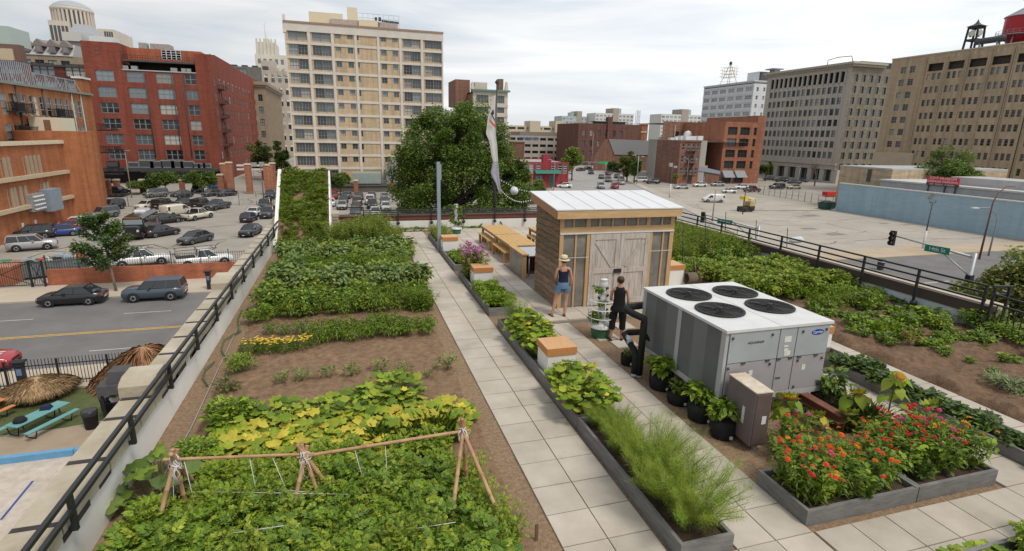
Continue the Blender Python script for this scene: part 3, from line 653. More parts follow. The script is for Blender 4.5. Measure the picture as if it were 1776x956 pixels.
# ---- tall beige block with clock lantern and water tanks
XB2=150.0
beig=brick('beige_brick',(.385,.30,.20),(.43,.335,.23),(.38,.31,.23),bw=.5,bh=.16,stain=.09)
c0=onX(1548,104,XB2); yc=c0[1]; zt=onX(1700,92,XB2)[2]
zt=c0[2]; yr=onX(1830,120,XB2)[1]
B=Bld('beige_office_block','large beige brick block with clock lantern and red water tanks on its roof',(XB2,yc))
bw2=win_mesh(1.5,2.0,2,3,greyf,glassm,.06); bw3=win_mesh(1.05,1.95,1,3,greyf,glassm,.06); bw3d=win_mesh(1.06,1.96,1,3,greyf,glassd,.06)
def yp(px,py): return onX(px,py,XB2)[1]
sc_=1115/350.
rowz=[onX(1426+450/sc_,375/sc_,XB2)[2]+.2]
zA=onX(1426+450/sc_,372/sc_,XB2)[2]; zB=onX(1426+350/sc_,845/sc_,XB2)[2]; pit=(zA-zB)/7; hw_=pit*.5
wins=[]
uu= lambda px,py:yc-onX(1426+px/sc_,py/sc_,XB2)[1]
groups=[(uu(435,460),uu(484,458))]; trip=[]
for a in ((583,612,642),(694,724,756),(811,845,879),(936,971,1009),(1075,1110,1145)):
 trip.append([uu(a_,440-(a_-583)*.08) for a_ in a])
for t_ in (1,):
 d_=trip[-1][0]-trip[-2][0]; trip.append([q+d_ for q in trip[-1]]); trip.append([q+2*d_ for q in trip[-2]])
r3=random.Random(4)
sw_=(trip[0][1]-trip[0][0])
W_=yc-yr
for k in range(8):
 zb=zA-pit*k-hw_
 for u in groups[0]:wins.append((u,zb,1.55,hw_,bw2))
for k in range(8):
 zb=zA-pit*(k+.72)-hw_
 for t_ in trip:
  for u in t_:
   if u<W_-1:wins.append((u,zb,sw_*.6,hw_*.98,r3.choice((bw3,bw3,bw3d))))
for i,t_ in enumerate(trip):
 if t_[2]+sw_*.5<W_-1:wins.append(((t_[0]+t_[2])/2,zA-hw_*.55-pit*.28,(t_[2]-t_[0])+sw_*.8,hw_*1.15, None))
wins.sort(key=lambda q:-q[1]*0+q[0])
B.face(beig,(XB2,yc),rad(-90),W_,SZ,zt,wins,depth=.25)
b=MB(); b.box(XB2+1.2,yr,zA-pit,XB2+1.4,yc-5,zA+.5); b.build('loggia_back',mat('loggia_dark',(.07,.06,.05),var=.4,scale=1),B.root)
sides(B,beig,XB2,yr,XB2+25,yc,zt,roofg,skip='w')
b=MB()
for i,t_ in enumerate(trip[:-1]):
 for u in (t_[0]-sw_*.95,t_[2]+sw_*.95):
  if u<W_:b.box(XB2-.22,yc-u-.16,SZ,XB2+.02,yc-u+.16,zt-.6)
b.build('pilaster',beig,B.root)
b=MB(); b.box(XB2-.15,yr,zt,XB2+.6,yc+.1,zt+.3)
for i,t_ in enumerate(trip[:6]):
 for u in t_[:2]:b.box(XB2-.05,yc-u-.5,zt-1.1,XB2+.05,yc-u-.1,zt-.7)
b.build('coping',mat('beige_stone',(.47,.41,.32)),B.root)
b=MB(); b.box(XB2-.5,yc-12,SZ,XB2+.05,yc+.2,SZ+10.5+1.5); b.build('base_band',mat('beige_band',(.43,.365,.27),var=.1,scale=.6),B.root)
B.done()
XL=XB2+4
p=onX(1678,92,XL); zl0=zt-.5; ztip=onX(1688,33,XL)[2]; zeav=onX(1685,46,XL)[2]
hw2=abs(onX(1668,60,XL)[1]-onX(1698,60,XL)[1])/2*.62
e=thing('clock_lantern','dark open iron clock lantern with curved spire on the beige block','lantern',(XL+hw2,p[1],zl0))
H_=zeav-zl0; b=MB()
for sx_ in (-1,1):
 for sy in (-1,1):b.bar((sx_*hw2*1.08,sy*hw2*1.08,0),(sx_*hw2*.86,sy*hw2*.86,H_),.36,.36)
 b.bar((sx_*hw2*.95,-hw2*.95,H_*.52),(sx_*hw2*.95,hw2*.95,H_*.52),.3,.45); b.bar((-hw2*.95,sx_*hw2*.95,H_*.52),(hw2*.95,sx_*hw2*.95,H_*.52),.3,.45)
 b.bar((sx_*hw2*.9,-hw2*.9,H_*.97),(sx_*hw2*.9,hw2*.9,H_*.97),.35,.6); b.bar((-hw2*.9,sx_*hw2*.9,H_*.97),(hw2*.9,sx_*hw2*.9,H_*.97),.35,.6)
 b.bar((sx_*hw2,-hw2,.3),(sx_*hw2,hw2,.3),.3,.5); b.bar((-hw2,sx_*hw2,.3),(hw2,sx_*hw2,.3),.3,.5)
b.build('frame',mat('lantern_iron',(.03,.045,.04),rough=.6),e,local=True)
b=MB(); a_=hw2*1.25
prof=[(a_*1.42,H_),(a_*1.0,H_+.25*(ztip-zeav)*.5),(a_*.5,H_+.3*(ztip-zeav)),(a_*.25,H_+.5*(ztip-zeav)),(.14,H_+.8*(ztip-zeav)),(.03,H_+(ztip-zeav))]
b.lathe(0,0,prof,4,a0=rad(45),a1=rad(405),smooth=False); b.build('spire',mat('lantern_roof',(.05,.07,.06),rough=.6),e,local=True)
b=MB()
for sy in (-1,1):
 for ax in (0,1):
  V_=[(math.cos(t)*hw2*.6,math.sin(t)*hw2*.6) for t in np.linspace(0,6.28,17)[:-1]]
  b.poly([((sy*hw2*.88,c,H_*.76+s_) if ax else (c,sy*hw2*.88,H_*.76+s_)) for c,s_ in V_])
b.build('clock_face',mat('clock_white',(.6,.62,.52)),e,local=True)
def water_tank(px,pyt,pyb,label):
 X=XB2+6; wpx=32
 c=onX(px,(pyt+pyb)/2,X); r_=abs(onX(px-29,50,X)[1]-onX(px+29,50,X)[1])/2; zt2=onX(px,pyt,X)[2]; zb2=onX(px,pyb,X)[2]; z0=zt+.05
 e=thing('water_tank',label,'water tank',(X+r_,c[1],zt-.35),0,'red water tanks on the beige block')
 h0,h1,h2=zb2-zt+.35,zt2-zt+.35,zt2-zt+.35+r_*.62
 b=MB(); b.lathe(0,0,[(r_,h0),(r_*1.0,h1)],32); b.lathe(0,0,[(.05,h0-r_*.72),(r_*.55,h0-r_*.52),(r_*.9,h0-r_*.18),(r_,h0)],32); b.build('tank',mat('tank_red',(.40,.025,.035),rough=.4,var=.1),e,local=True)
 b=MB(); b.lathe(0,0,[(r_*1.08,h1-.1),(r_*1.05,h1+.1),(.12,h2),(.1,h2+.7),(.02,h2+.9)],32); b.build('tank_roof',greym,e,local=True)
 b=MB(); b.lathe(0,0,[(r_*1.01,h0),(r_*1.35,h0),(r_*1.35,h0+.15),(r_*1.01,h0+.15)],32)
 for k in range(26):
  a=k*math.tau/26; q=(r_*1.32*math.cos(a),r_*1.32*math.sin(a)); b.tube([(q[0],q[1],h0),(q[0],q[1],h0+1.1)],.035,4)
 for dz in (.55,1.1):b.tube([(r_*1.32*math.cos(a),r_*1.32*math.sin(a),h0+dz) for a in np.linspace(0,6.28,27)],.03,4)
 b.build('walkway',greym,e,local=True)
 for k in range(6):
  a=k*math.tau/6+.2; b=MB(); b.tube([(r_*1.25*math.cos(a),r_*1.25*math.sin(a),0),(r_*1.02*math.cos(a),r_*1.02*math.sin(a),h0)],.16,6); b.build('leg',greym,e,local=True)
 b=MB(); b.bar((-r_*1.02,-r_*.9,h0-.2),(-r_*1.02,-r_*.9,h1),.1,.5); b.build('ladder',greym,e,local=True)
water_tank(1756,27,60,'red water tank with grey cone roof, fully in view on the beige block')
water_tank(1813,24,58,'second red water tank, cut by the right edge of the photo')
e=thing('pressure_tank','dark horizontal tank on legs beside the red water tanks','tank',(XB2+4,onX(1716,75,XB2+4)[1],zt-.35))
zz=onX(1716,70,XB2+4)[2]-zt+.35; b=MB(); b.tube([(0,3.4,zz),(0,3.2,zz),(0,-3.2,zz),(0,-3.4,zz)],[.4,.75,.75,.4],14); b.build('tank',darkf,e,local=True)
for y in (-2,2):
 b=MB(); b.box(-.5,y-.15,0,-.3,y+.15,zz-.4); b.box(.3,y-.15,0,.5,y+.15,zz-.4); b.build('leg',greym,e,local=True)
 # ---- white building and roof mast
wst=mat('white_glazed',(.60,.62,.64),rough=.7,var=.08,scale=.3)
XW=205.0
p=onX(1309,141,XW); zt=p[2]; yl=onX(1222,146,XW)[1]; ynr=p[1]
B=Bld('white_office_block','white glazed office block with roof mast, behind the grey office block',(XW,ynr))
ww=win_mesh(3.2,2.0,4,2,whitef,glassl,.1); ww1=win_mesh(1.3,2.0,1,2,whitef,glassm,.08)
wins=[]; Wd=yl-ynr
for k in range(8):
 for j in range(6):wins.append((Wd*(j+.5)/6,zt-4.6-k*4.2,Wd/6*.72,2.0,win_mesh(round(Wd/6*.72,1),2.0,4,2,whitef,glassl,.1)))
B.face(wst,(XW,yl),rad(-90),Wd,SZ,zt,wins)
B.face(wst,(XW,ynr),0,26,SZ,zt+.3,[(2.5+j*4.2,zt-4.8-k*4.2,1.3,2.0,ww1) for k in range(7) for j in range(5)])
b=MB(); b.box(XW,ynr,zt-1,XW+26,yl,zt-.6); b.build('roof',roofg,B.root)
b=MB(); b.box(XW-.5,ynr-.4,zt,XW+26,yl+.2,zt+.5)
for k in range(8):b.box(XW-.2,ynr,zt-2.1-k*4.2,XW+.01,yl,zt-1.7-k*4.2)
b.build('cornice',wst,B.root)
q0=onX(1297,127,XW+8); q1=onX(1318,125,XW+8); b=MB(); b.box(XW+8,q1[1],zt-.6,XW+16,q0[1],q0[2]); b.build('penthouse',wst,B.root); b=MB(); b.box(XW+7.98,q1[1]-1.4,zt,XW+16.5,q1[1]-.02,q1[2]); b.build('penthouse_side',darkf,B.root); B.done()
p=onX(1264,140,XW+8); e=thing('roof_mast','rusty lattice mast with sign frame on the white office block','mast',(XW+8,p[1],zt-.6))
zz=onX(1266,107,XW+8)[2]-zt+.6; za=onX(1265,118,XW+8)[2]-zt+.6; zb=onX(1265,134,XW+8)[2]-zt+.6; s_=abs(onX(1253,125,XW+8)[1]-onX(1278,125,XW+8)[1])/2
b=MB()
for i in (-1,1):
 for j in (-1,1):b.tube([(i*s_*.6,j*s_*.6,0),(i*.3,j*.3,zz-2)],.14,4)
for z_ in np.linspace(zz*.1,zz*.9,7):
 f=s_*.6*(1-z_/zz); b.tube([(-f,-f,z_),(f,f,z_)],.08,4); b.tube([(-f,f,z_),(f,-f,z_)],.08,4)
b.build('mast',mat('rust_pale',(.45,.36,.28)),e,local=True)
b=MB()
for z_ in np.linspace(zb,za,4):
 b.tube([(-.3,-s_,z_),(-.3,s_,z_)],.13,4); b.tube([(-s_,.3,z_),(s_,.3,z_)],.13,4)
for y in np.linspace(-s_,s_,7):b.tube([(-.3,y,zb),(-.3,y,za)],.09,4)
b.build('sign_frame',mat('rust_pale',(.45,.36,.28)),e,local=True)
b=MB(); b.lathe(0,0,[(.3,zz-2),(.9,zz-1.5),(.8,zz-.6),(.3,zz)],10); b.build('beacon',darkf,e,local=True)
# ---- brick warehouse, five storeys with open window bays
ob=brick('rust_brick',(.29,.115,.068),(.35,.15,.09),(.30,.17,.12),bw=.4,bh=.13); brb=brick('brown_brick',(.21,.11,.08),(.26,.14,.10),(.24,.15,.12),bw=.4,bh=.13,stain=.25)
Y0=157.5; x0=onY(1250,300,Y0)[0]; x1=onY(1316,300,Y0)[0]; zt=onY(1290,212,Y0)[2]
B=Bld('empty_warehouse','rust brick warehouse with big empty window bays across the far lot',(x0,Y0))
k5=1700/320.
f= lambda px,py:onY(1140+px/k5,200+py/k5,Y0)
wins=[]; wd=win_mesh(3.9,3.6,3,2,darkf,glassd,.05)
z_top=f(695,108)[2]; z_bot=f(650,421)[2]; pit=(z_top-z_bot)/3; hh=z_top-f(690,180)[2]
ua,ub,uc=f(695,145)[0]-x0,f(810,145)[0]-x0,f(903,150)[0]-x0; wa=f(738,145)[0]-f(650,145)[0]; wc=f(916,150)[0]-f(890,150)[0]
for k in range(4):
 z=z_top-hh-pit*k; wins+=[(ua,z,wa,hh,win_mesh(round(wa,1),round(hh,1),3,2,darkf,glassd,.05)),(ub,z,wa,hh,win_mesh(round(wa,1),round(hh,1),3,2,darkf,glassd,.05)),(uc,z,wc,hh,win_mesh(round(wc,1),round(hh,1),1,2,darkf,glassd,.05))]
zg=f(640,620)[2]; hg=f(640,575)[2]-zg
wins+=[(ua-.3,zg,wa,hg+.6,win_mesh(round(wa,1),round(hg+.6,1),3,1,darkf,glassd,.05)),(ub-.3,zg,wa,hg+.6,win_mesh(round(wa,1),round(hg+.6,1),3,1,darkf,glassd,.05))]
B.face(ob,(x0,Y0),0,x1-x0,SZ,zt,wins,depth=.35)
xt=onY(1318,205,Y0+1)[0]; b=B.w(ob); b.box(xt,Y0+.05,SZ,x1-.01,Y0+30,onY(1325,201,Y0)[2]); b.box(x1-3.2,Y0+.06,zt-1,x1,Y0+6,onY(1325,201,Y0)[2])
B.face(ob,(x1,Y0),rad(90),45,SZ,zt)
YB=Y0+24; P1=Vector((onY(1147,250,YB)[0],YB)); Ld=onY(1262,250,YB)[0]-P1.x; zt0_=zt; zt=onY(1200,212,YB)[2]+.3; A=Vector((P1.x+Ld,YB)); dirv=Vector((-1,0))
b=B.w(ob); b.box(x0-.3,Y0+.02,SZ,x0,YB+4,zt0_-.02)
B.face(brb,(P1.x,P1.y),0,Ld,SZ,zt-.3,[(u,zt-6.6,2.4,2.8,win_mesh(2.4,2.8,3,3,darkf,glassd,.06)) for u in (6.0,12.5)])
b=MB(); b.poly([(x0,Y0+.3,zt0_-.9),(x1,Y0+.3,zt0_-.9),(x1,YB,zt0_-.9),(x0,YB,zt0_-.9)]); b.poly([(P1.x,YB+.3,zt-.9),(x1,YB+.3,zt-.9),(x1,YB+25,zt-.9),(P1.x,YB+25,zt-.9)]); b.build('roof',roofg,B.root)
b=MB(); cst=mat('scar_stone',(.42,.35,.27))
for z_ in (zt-8.2,zt-14.5,zt-20):b.box(P1.x,YB-.1,z_-.2,P1.x+Ld-4,YB-.002,z_+.2)
for t_ in (.18,.42,.66,.86):q=P1+(A-P1)*t_; b.box(q.x-.2,YB-.12,SZ+6,q.x+.2,YB-.003,zt-1.5)
b.build('stone_band',cst,B.root)
am=mat('grey_awning',(.27,.29,.31),rough=.8)
b=MB()
for u in (ua-.3,ub-.3):
 z_=f(640,570)[2]; b.prism([(x0+u-wa/2-.2,Y0-.02,z_+2.2),(x0+u-wa/2-.2,Y0-2.0,z_),(x0+u-wa/2-.2,Y0-.02,z_)],(wa+.4,0,0))
b.build('awning',am,B.root); B.done()
Y0=155.6; x0=onY(1178,270,Y0)[0]; x1=onY(1214,270,Y0)[0]; zt=onY(1190,244,Y0)[2]
B=Bld('fire_escape_house','narrow brown brick house with black fire escape beside the grey blank wall',(x0,Y0))
Wd=x1-x0; zg=onY(1185,307,Y0)[2]; fl=(zt-zg)/3; hw1=win_mesh(1.0,2.0,1,2,whitef,glassm,.08)
B.face(brb,(x0,Y0),0,Wd,zg,zt,[(Wd*q,zg+.9+fl*k,1.0,2.0,hw1) for k in range(3) for q in (.17,.42,.66,.88)])
B.face(ob,(x0,Y0-.05),0,Wd,SZ,zg,[(Wd*.6,SZ+.1,1.8,2.8,win_mesh(1.8,2.8,2,1,darkf,glassm,.08))])
sides(B,brb,x0,Y0,x1,Y0+14,zt,roofd,skip='s')
b=MB()
for k in range(3):
 z=zg+fl*k+.5; xx=x0+Wd*.52; b.box(xx-1.9,Y0-1.1,z,xx+1.9,Y0-.02,z+.06)
 for t_ in np.linspace(-1.9,1.85,9):b.box(xx+t_,Y0-1.1,z,xx+t_+.05,Y0-1.05,z+1)
 b.box(xx-1.9,Y0-1.1,z+.95,xx+1.9,Y0-1.05,z+1.02)
 if k<2:b.bar((xx-1.4,Y0-.6,z),(xx+1.2,Y0-.6,z+fl),.5,.08)
b.build('fire_escape',blackm,B.root)
b=MB(); b.box(x0-.2,Y0-.35,zt-.3,x1+.1,Y0+.1,zt+.2); b.build('cornice',brb,B.root); B.done()
x2=onY(1252,300,Y0)[0]; B=Bld('corner_shop','low brick shop with sagging blue grey roof edge beside the warehouse',(x1,Y0)); zs=onY(1230,290,Y0)[2]
B.face(brb,(x1+.1,Y0+1),0,x2-x1-.3,SZ,zs-1.2,[((x2-x1)*.3,SZ+.1,1.9,3.0,win_mesh(1.9,3.0,2,2,whitef,glassl,.1))])
b=MB(); b.prism([(x1+.1,Y0+.7,zs-1.2),(x2-.2,Y0+.7,zs-2.4),(x2-.2,Y0+.7,zs-1.3),(x1+.1,Y0+.7,zs+.4)],(0,8,0)); b.build('roof',mat('bluegrey_roof',(.28,.32,.38),var=.2),B.root)
b=MB(); b.box(x1+.4,Y0+.8,SZ+4.0,x1+4,Y0+.98,SZ+6.0); b.build('mural_board',mat('ochre',(.45,.25,.08),col2=(.5,.46,.40),scale=.8),B.root); B.done()
# ---- grey blank party wall building along the street
A=Vector((onY(1177,300,156.5)[0]-.3,156.5)); d=Vector((.33,.944)); zt=onZ(1177,243,0)[2]
zt=onY(1177,243,156.5)[2]; Ld=52.0; P1=A+d*Ld
B=Bld('grey_blank_building','plain grey rendered building with a windowless wall along the far street',(A.x,A.y))
grn=mat('grey_render',(.33,.325,.295),rough=.95,col2=(.42,.41,.375),scale=.15,stretch=(1,1,.25))
B.face(grn,(P1.x,P1.y),math.atan2(-d.y,-d.x),Ld,SZ,zt)
B.face(grn,(A.x,A.y),0,10,SZ,zt)
b=MB(); b.poly([(A.x,A.y,zt-.4),(A.x+26,A.y,zt-.4),(P1.x+26,P1.y,zt-.4),(P1.x,P1.y,zt-.4)]); b.build('roof',mat('roof_silver',(.5,.51,.52),var=.3,scale=.4),B.root)
b=MB(); r3=random.Random(6)
for k in range(22):q=A+d*r3.uniform(5,45); s_=r3.uniform(.6,2.4); b.box(q.x+2+k*.3,q.y,zt-.4,q.x+2+k*.3+s_*1.6,q.y+s_,zt+r3.uniform(.3,1.6))
b.lathe(A.x+16,A.y+20,[(1.6,zt-.4),(1.6,zt+2.2),(1.1,zt+3),(.05,zt+3.4)],12); b.build('roof_unit',mat('white_unit',(.62,.64,.66)),B.root); B.done()
# ---- gabled brick house beyond
Y0=222.0; xa,xb=onY(1030,270,Y0)[0],onY(1066,270,Y0)[0]; ze=onY(1050,272,Y0)[2]; zr=onY(1048,241,Y0)[2]; ze=zr-7
B=Bld('gabled_brick_house','gabled brick hall with grey pitched roof by the far street crossing',(xa,Y0)); xm=(xa+xb)/2
b=B.w(brb); b.poly([(xa,Y0,SZ),(xb,Y0,SZ),(xb,Y0,ze),(xm+2,Y0,zr),(xm,Y0,zr),(xa,Y0,ze-1)])
B.face(brb,(xb,Y0),0,24,SZ,ze+.5);
b=MB(); b.prism([(xm+1.5,Y0-.2,zr),(xb+24,Y0-.2,zr-.5),(xb+24,Y0-.3,ze+.3),(xb-.2,Y0-.3,ze+.3)],(0,.3,0)); b.build('roof',mat('slate',(.27,.27,.28),var=.15),B.root); B.done()
# ---- maroon warehouse with chimney
mar=brick('maroon_brick',(.135,.065,.052),(.17,.085,.068),(.15,.09,.075),bw=.4,bh=.13)
Y0=262.0; xa,xm,xb=onY(1002,250,Y0)[0],onY(1022,250,Y0)[0],onY(1110,240,Y0)[0]; zt=onY(1050,215,Y0)[2]
B=Bld('maroon_warehouse','dark maroon brick warehouse with tall chimney in the far centre',(xa,Y0)); mw=win_mesh(1.5,2.9,2,2,darkf,glassm,.1)
B.face(mar,(xa,Y0),0,xb-xa,SZ,zt,[(3+j*4.3,zt-6.2-k*5.2,1.5,2.9,mw) for k in range(5) for j in range(int((xb-xa)/4.3)) if not (5<j<8)])
sides(B,mar,xa,Y0,xb,Y0+30,zt,roofd,skip='s')
q=onY(1060,203,Y0-1); b=MB(); b.box(onY(1054.5,220,Y0-1)[0],Y0-1,SZ,onY(1062,220,Y0-1)[0],Y0+2,q[2]); b.build('chimney',mar,B.root)
b=MB(); q0,q1=onY(1032,210,Y0+4),onY(1089,209,Y0+4); b.box(q0[0],Y0+4,q0[2]-.3,q1[0],Y0+10,q0[2]); b.box(q0[0]+1,Y0+4.5,zt-.4,q1[0]-1,Y0+9,q0[2]-.31); b.build('roof_pavilion',mat('dark_pavilion',(.08,.09,.09)),B.root); B.done()
Y0=300.0; q=onY(1119,217,Y0); B=Bld('brick_tower','small square brick tower with pale band right of the maroon warehouse',(q[0],Y0)); r_=onY(1124,222,Y0)[0]-onY(1114,222,Y0)[0]
b=B.w(ob); b.box(q[0]-r_/2,Y0,SZ,q[0]+r_/2,Y0+r_,q[2]); b=MB(); b.box(q[0]-r_/2-.3,Y0-.3,q[2]-4.5,q[0]+r_/2+.3,Y0+r_+.3,q[2]-3.6); b.build('stone_band',stm,B.root)
b=MB(); b.box(q[0]-r_/2-.4,Y0-.4,q[2],q[0]+r_/2+.4,Y0+r_+.4,q[2]+.8,tx=.6,ty=.6); b.build('roof',ob,B.root); B.done()
Y0=420.; q=onY(1107,192,Y0); b=MB()
for i in (-1,1):
 for j in (-1,1):b.tube([(q[0]+i*1.6,Y0+j*1.6,SZ),(q[0]+i*1.2,Y0+j*1.2,q[2])],.25,4)
for z_ in np.arange(SZ+2,q[2],3.2):b.tube([(q[0]-1.4,Y0-1.4,z_),(q[0]+1.4,Y0-1.4,z_+3)],.16,4); b.tube([(q[0]+1.4,Y0-1.4,z_),(q[0]-1.4,Y0-1.4,z_+3)],.16,4)
tag(b.build('radio_mast',mat('pale_steel',(.45,.46,.48)),loc=(q[0],Y0,SZ)),'thin lattice radio mast on the far skyline','mast')
# ---- red shop with teal awning
rsh=brick('red_painted_brick',(.30,.045,.055),(.34,.06,.065),(.25,.05,.055),bw=.4,bh=.13,stain=.12)
Y0=146.0; xa,xb=onY(908,300,Y0)[0],onY(986,300,Y0)[0]; zt=onY(945,281,Y0)[2]
B=Bld('red_shop','small red painted brick shop with teal awning at the street corner',(xa,Y0)); Wd=xb-xa
sw1=win_mesh(1.25,2.7,1,4,whitef,glassm,.1)
B.face(rsh,(xa,Y0),0,Wd,SZ,zt,[(Wd*q,zt-3.2,1.25,2.7,sw1) for q in (.06,.17,.33,.66,.81,.92)]+[(Wd*.35,SZ+1.6,2.3,1.9,win_mesh(2.3,1.9,2,1,mat('teal',(.04,.17,.15)),glassl,.14)),(Wd*.64,SZ+.2,1.9,3.3,win_mesh(1.9,3.3,2,3,mat('teal',(.04,.17,.15)),glassm,.14))])
sides(B,rsh,xa,Y0,xb,Y0+22,zt,roofg,skip='s',par=.25)
b=B.w(rsh); b.box(xa+Wd*.42,Y0-.12,zt-3.4,xa+Wd*.60,Y0+1.5,zt+2.0)
b=MB(); b.prism([(xa+Wd*.24,Y0-.01,SZ+5.0),(xa+Wd*.24,Y0-1.5,SZ+4.1),(xa+Wd*.24,Y0-.01,SZ+4.1)],(Wd*.56,0,0)); b.build('awning',mat('teal_awning',(.03,.19,.15),rough=.6),B.root)
b=MB(); b.box(xa+Wd*.52,Y0-.18,zt-3.3,xa+Wd*.58,Y0-.13,zt-3.0); b.build('wall_lamp',whitef,B.root); B.done()
Y0=178.; xa,xb=onY(889,270,Y0)[0],onY(909,270,Y0)[0]; q=onY(899,248,Y0)
b=MB(); b.box(xa,Y0,SZ,xb,Y0+4.5,q[2]); b.box(xa-.15,Y0-.15,q[2],xb+.15,Y0+4.65,q[2]+.4); tag(b.build('brick_stair_tower',brick('brown_brick2',(.17,.085,.06),(.2,.1,.07),(.18,.11,.09)),loc=(xa,Y0,SZ)),'plain brown brick stair tower between the broad tree and red shop','tower')
# ---- parking garages
def garage(label,pxa,pxb,pyt,Y0,nfl,m,openm,fh,nb):
 xa,xb=onY(pxa,240,Y0)[0],onY(pxb,240,Y0)[0]; zt=onY((pxa+pxb)/2,pyt,Y0)[2]
 B=Bld('parking_garage',label,(xa,Y0),'garage'); Wd=xb-xa
 B.face(m,(xa,Y0),0,Wd,SZ,zt,[(Wd*(j+.5)/nb,zt-2.6-k*fh,Wd/nb*.78,1.5,win_mesh(round(Wd/nb*.78,1),1.5,2,1,darkf,openm,.1)) for k in range(nfl) for j in range(nb)],depth=.6)
 sides(B,m,xa,Y0,xb,Y0+40,zt,roofg,skip='s'); return B,xa,xb,zt
gcon=mat('garage_concrete',(.40,.37,.33),rough=.95,var=.1,scale=.2); gyel=mat('garage_cream',(.52,.45,.33),rough=.9,var=.1)
B,xa,xb,zt=garage('grey concrete parking garage behind the red shop',882,1000,236,300.,4,gcon,glassd,3.6,9)
for px in (938,1000): pass
b=MB(); q0,q1=onY(902,230,301)[0],onY(970,230,301)[0]; b.box(q0,301,zt,q1,320,onY(930,229,301)[2]); b.build('roof_room',mat('brown_room',(.25,.21,.18),var=.2),B.root)
writing('COMMERCE',2.1,mat('sign_blue',(.12,.19,.42)),B.root,(onY(916,241,299.8)[0]-xa,-.25,onY(916,240,299.8)[2]-SZ),(rad(90),0,0)); B.done()
B,xa,xb,zt=garage('cream parking garage with two stair towers on the far skyline',880,1000,219,390.,3,gyel,glassd,5.5,8)
for a,c in ((918,936),(962,976)):
 b=MB(); q=onY((a+c)/2,210,388); b.box(onY(a,215,388)[0],386,zt-12,onY(c,215,388)[0],400,q[2]); b.build('stair_tower',gyel,B.root)
B.done()
# ---- ornate narrow tower beside the tan tower
Y0=238.; xa,xb=onY(820,200,Y0)[0],onY(880,200,Y0)[0]; zt=onY(850,158,Y0)[2]; crm=mat('cream_terracotta',(.56,.50,.42),var=.12,scale=.5)
B=Bld('narrow_tower','narrow cream and brick tower with green cornice, right of the tan tower',(xa,Y0)); Wd=xb-xa
tw=win_mesh(2.9,3.0,3,1,darkf,glassm,.12)
fl=(zt-onY(850,300,Y0)[2])/8.6
B.face(crm,(xa,Y0),0,Wd,SZ,zt,[(Wd*q,zt-4.9-k*fl,w_,3.1,win_mesh(w_,3.1,n_,1,darkf,glassm,.12)) for k in range(8) for q,w_,n_ in ((.27,5.4,4),(.8,3.2,3))],depth=.4)
B.face(brb,(xa,Y0+40),rad(-90),40,SZ,zt-.5,[(20-3+j*6,zt-5-k*fl,1.4,2.4,win_mesh(1.4,2.4,1,2,darkf,glassd,.1)) for k in range(6) for j in range(3)])
b=MB(); b.box(xa-.0,Y0+.5,zt-1.1,xb,Y0+40,zt-.6); b.build('roof',roofd,B.root)
b=MB(); b.box(xa-.6,Y0-1.2,zt-.2,xb+.8,Y0+1,zt+.5); b.build('cornice',mat('copper_green',(.12,.26,.22)),B.root)
b=MB(); q0=onY(790,141,Y0+12); q1=onY(812,138,Y0+12)
b.box(onY(790,150,Y0+12)[0],Y0+12,zt-6,onY(815,150,Y0+12)[0],Y0+30,onY(800,138,Y0+12)[2]); b.box(onY(865,150,Y0+6)[0],Y0+6,zt-1,onY(873,150,Y0+6)[0],Y0+10,onY(868,137,Y0+6)[2]); b.build('penthouse',brb,B.root)
b=MB(); b.box(onY(824,150,Y0+5)[0],Y0+5,zt,onY(845,150,Y0+5)[0],Y0+14,onY(835,143,Y0+5)[2]); b.build('penthouse',crm,B.root)
b=MB()
for px in (820,879):q=onY(px,142,Y0); b.box(q[0]-.8,Y0-.2,zt+.5,q[0]+.8,Y0+1.4,q[2],tx=.4,ty=.4)
b.build('finial',crm,B.root)
b=MB()
for k in range(8):b.box(xa-.1,Y0-.25,zt-6.6-k*fl,xb+.1,Y0+.01,zt-5.5-k*fl)
b.build('string_course',crm,B.root); B.done()
# ---- stone buildings left of the tan tower
Y0=240.; xa,xb=onY(402,200,Y0)[0],onY(447,200,Y0)[0]; zt=onY(440,147,Y0)[2]; brn=mat('brownstone',(.30,.24,.175),var=.15,scale=.4)
B=Bld('brownstone_block','brown stone block with deep bracketed cornice between red lofts and tan tower',(xa,Y0))
bs=win_mesh(1.6,2.5,2,2,darkf,glassl,.1)
B.face(brn,(xa,Y0),0,12.5,SZ,zt,[(u,zt-6-k*4.6,1.6,2.5,bs) for k in range(8) for u in (3.,7.,10.8)])
B.face(brn,(xa+12.5,Y0),rad(90),60,SZ,zt,[(3+j*4,zt-6-k*4.6,1.6,3.6,bs) for k in range(7) for j in range(11)])
b=MB(); b.box(xa-.5,Y0-1,zt,xa+13.6,Y0+60,zt+1.2); b.box(xa-.2,Y0-.5,zt-.8,xa+13.1,Y0+60,zt-.01)
for j in range(18):b.box(xa+12.5,Y0+j*3,SZ,xa+12.9,Y0+j*3+1,zt-.8)
b.build('cornice',brn,B.root); B.done()
Y0=300.; xa,xb=onY(400,150,Y0)[0],onY(456,150,Y0)[0]; zt=onY(430,116,Y0)[2]
B=Bld('glass_top_block','dark block with glazed top floor behind the brown stone block',(xa-8,Y0))
B.face(mat('dark_stone',(.16,.15,.135),var=.15,scale=.4),(xa-8,Y0),0,xb-xa+8,SZ,zt,[(3+j*5.2,zt-3.6-k*4.2,4.2,2.6,win_mesh(4.2,2.6,3,1,darkf,glassl,.1)) for k in range(5) for j in range(int((xb-xa+4)/5.2))])
b=MB()
for j in range(5):b.box(xa-4+j*4.6,Y0+3,zt-.5,xa-1.5+j*4.6,Y0+6,zt+1)
b.build('roof_unit',darkf,B.root); B.done()
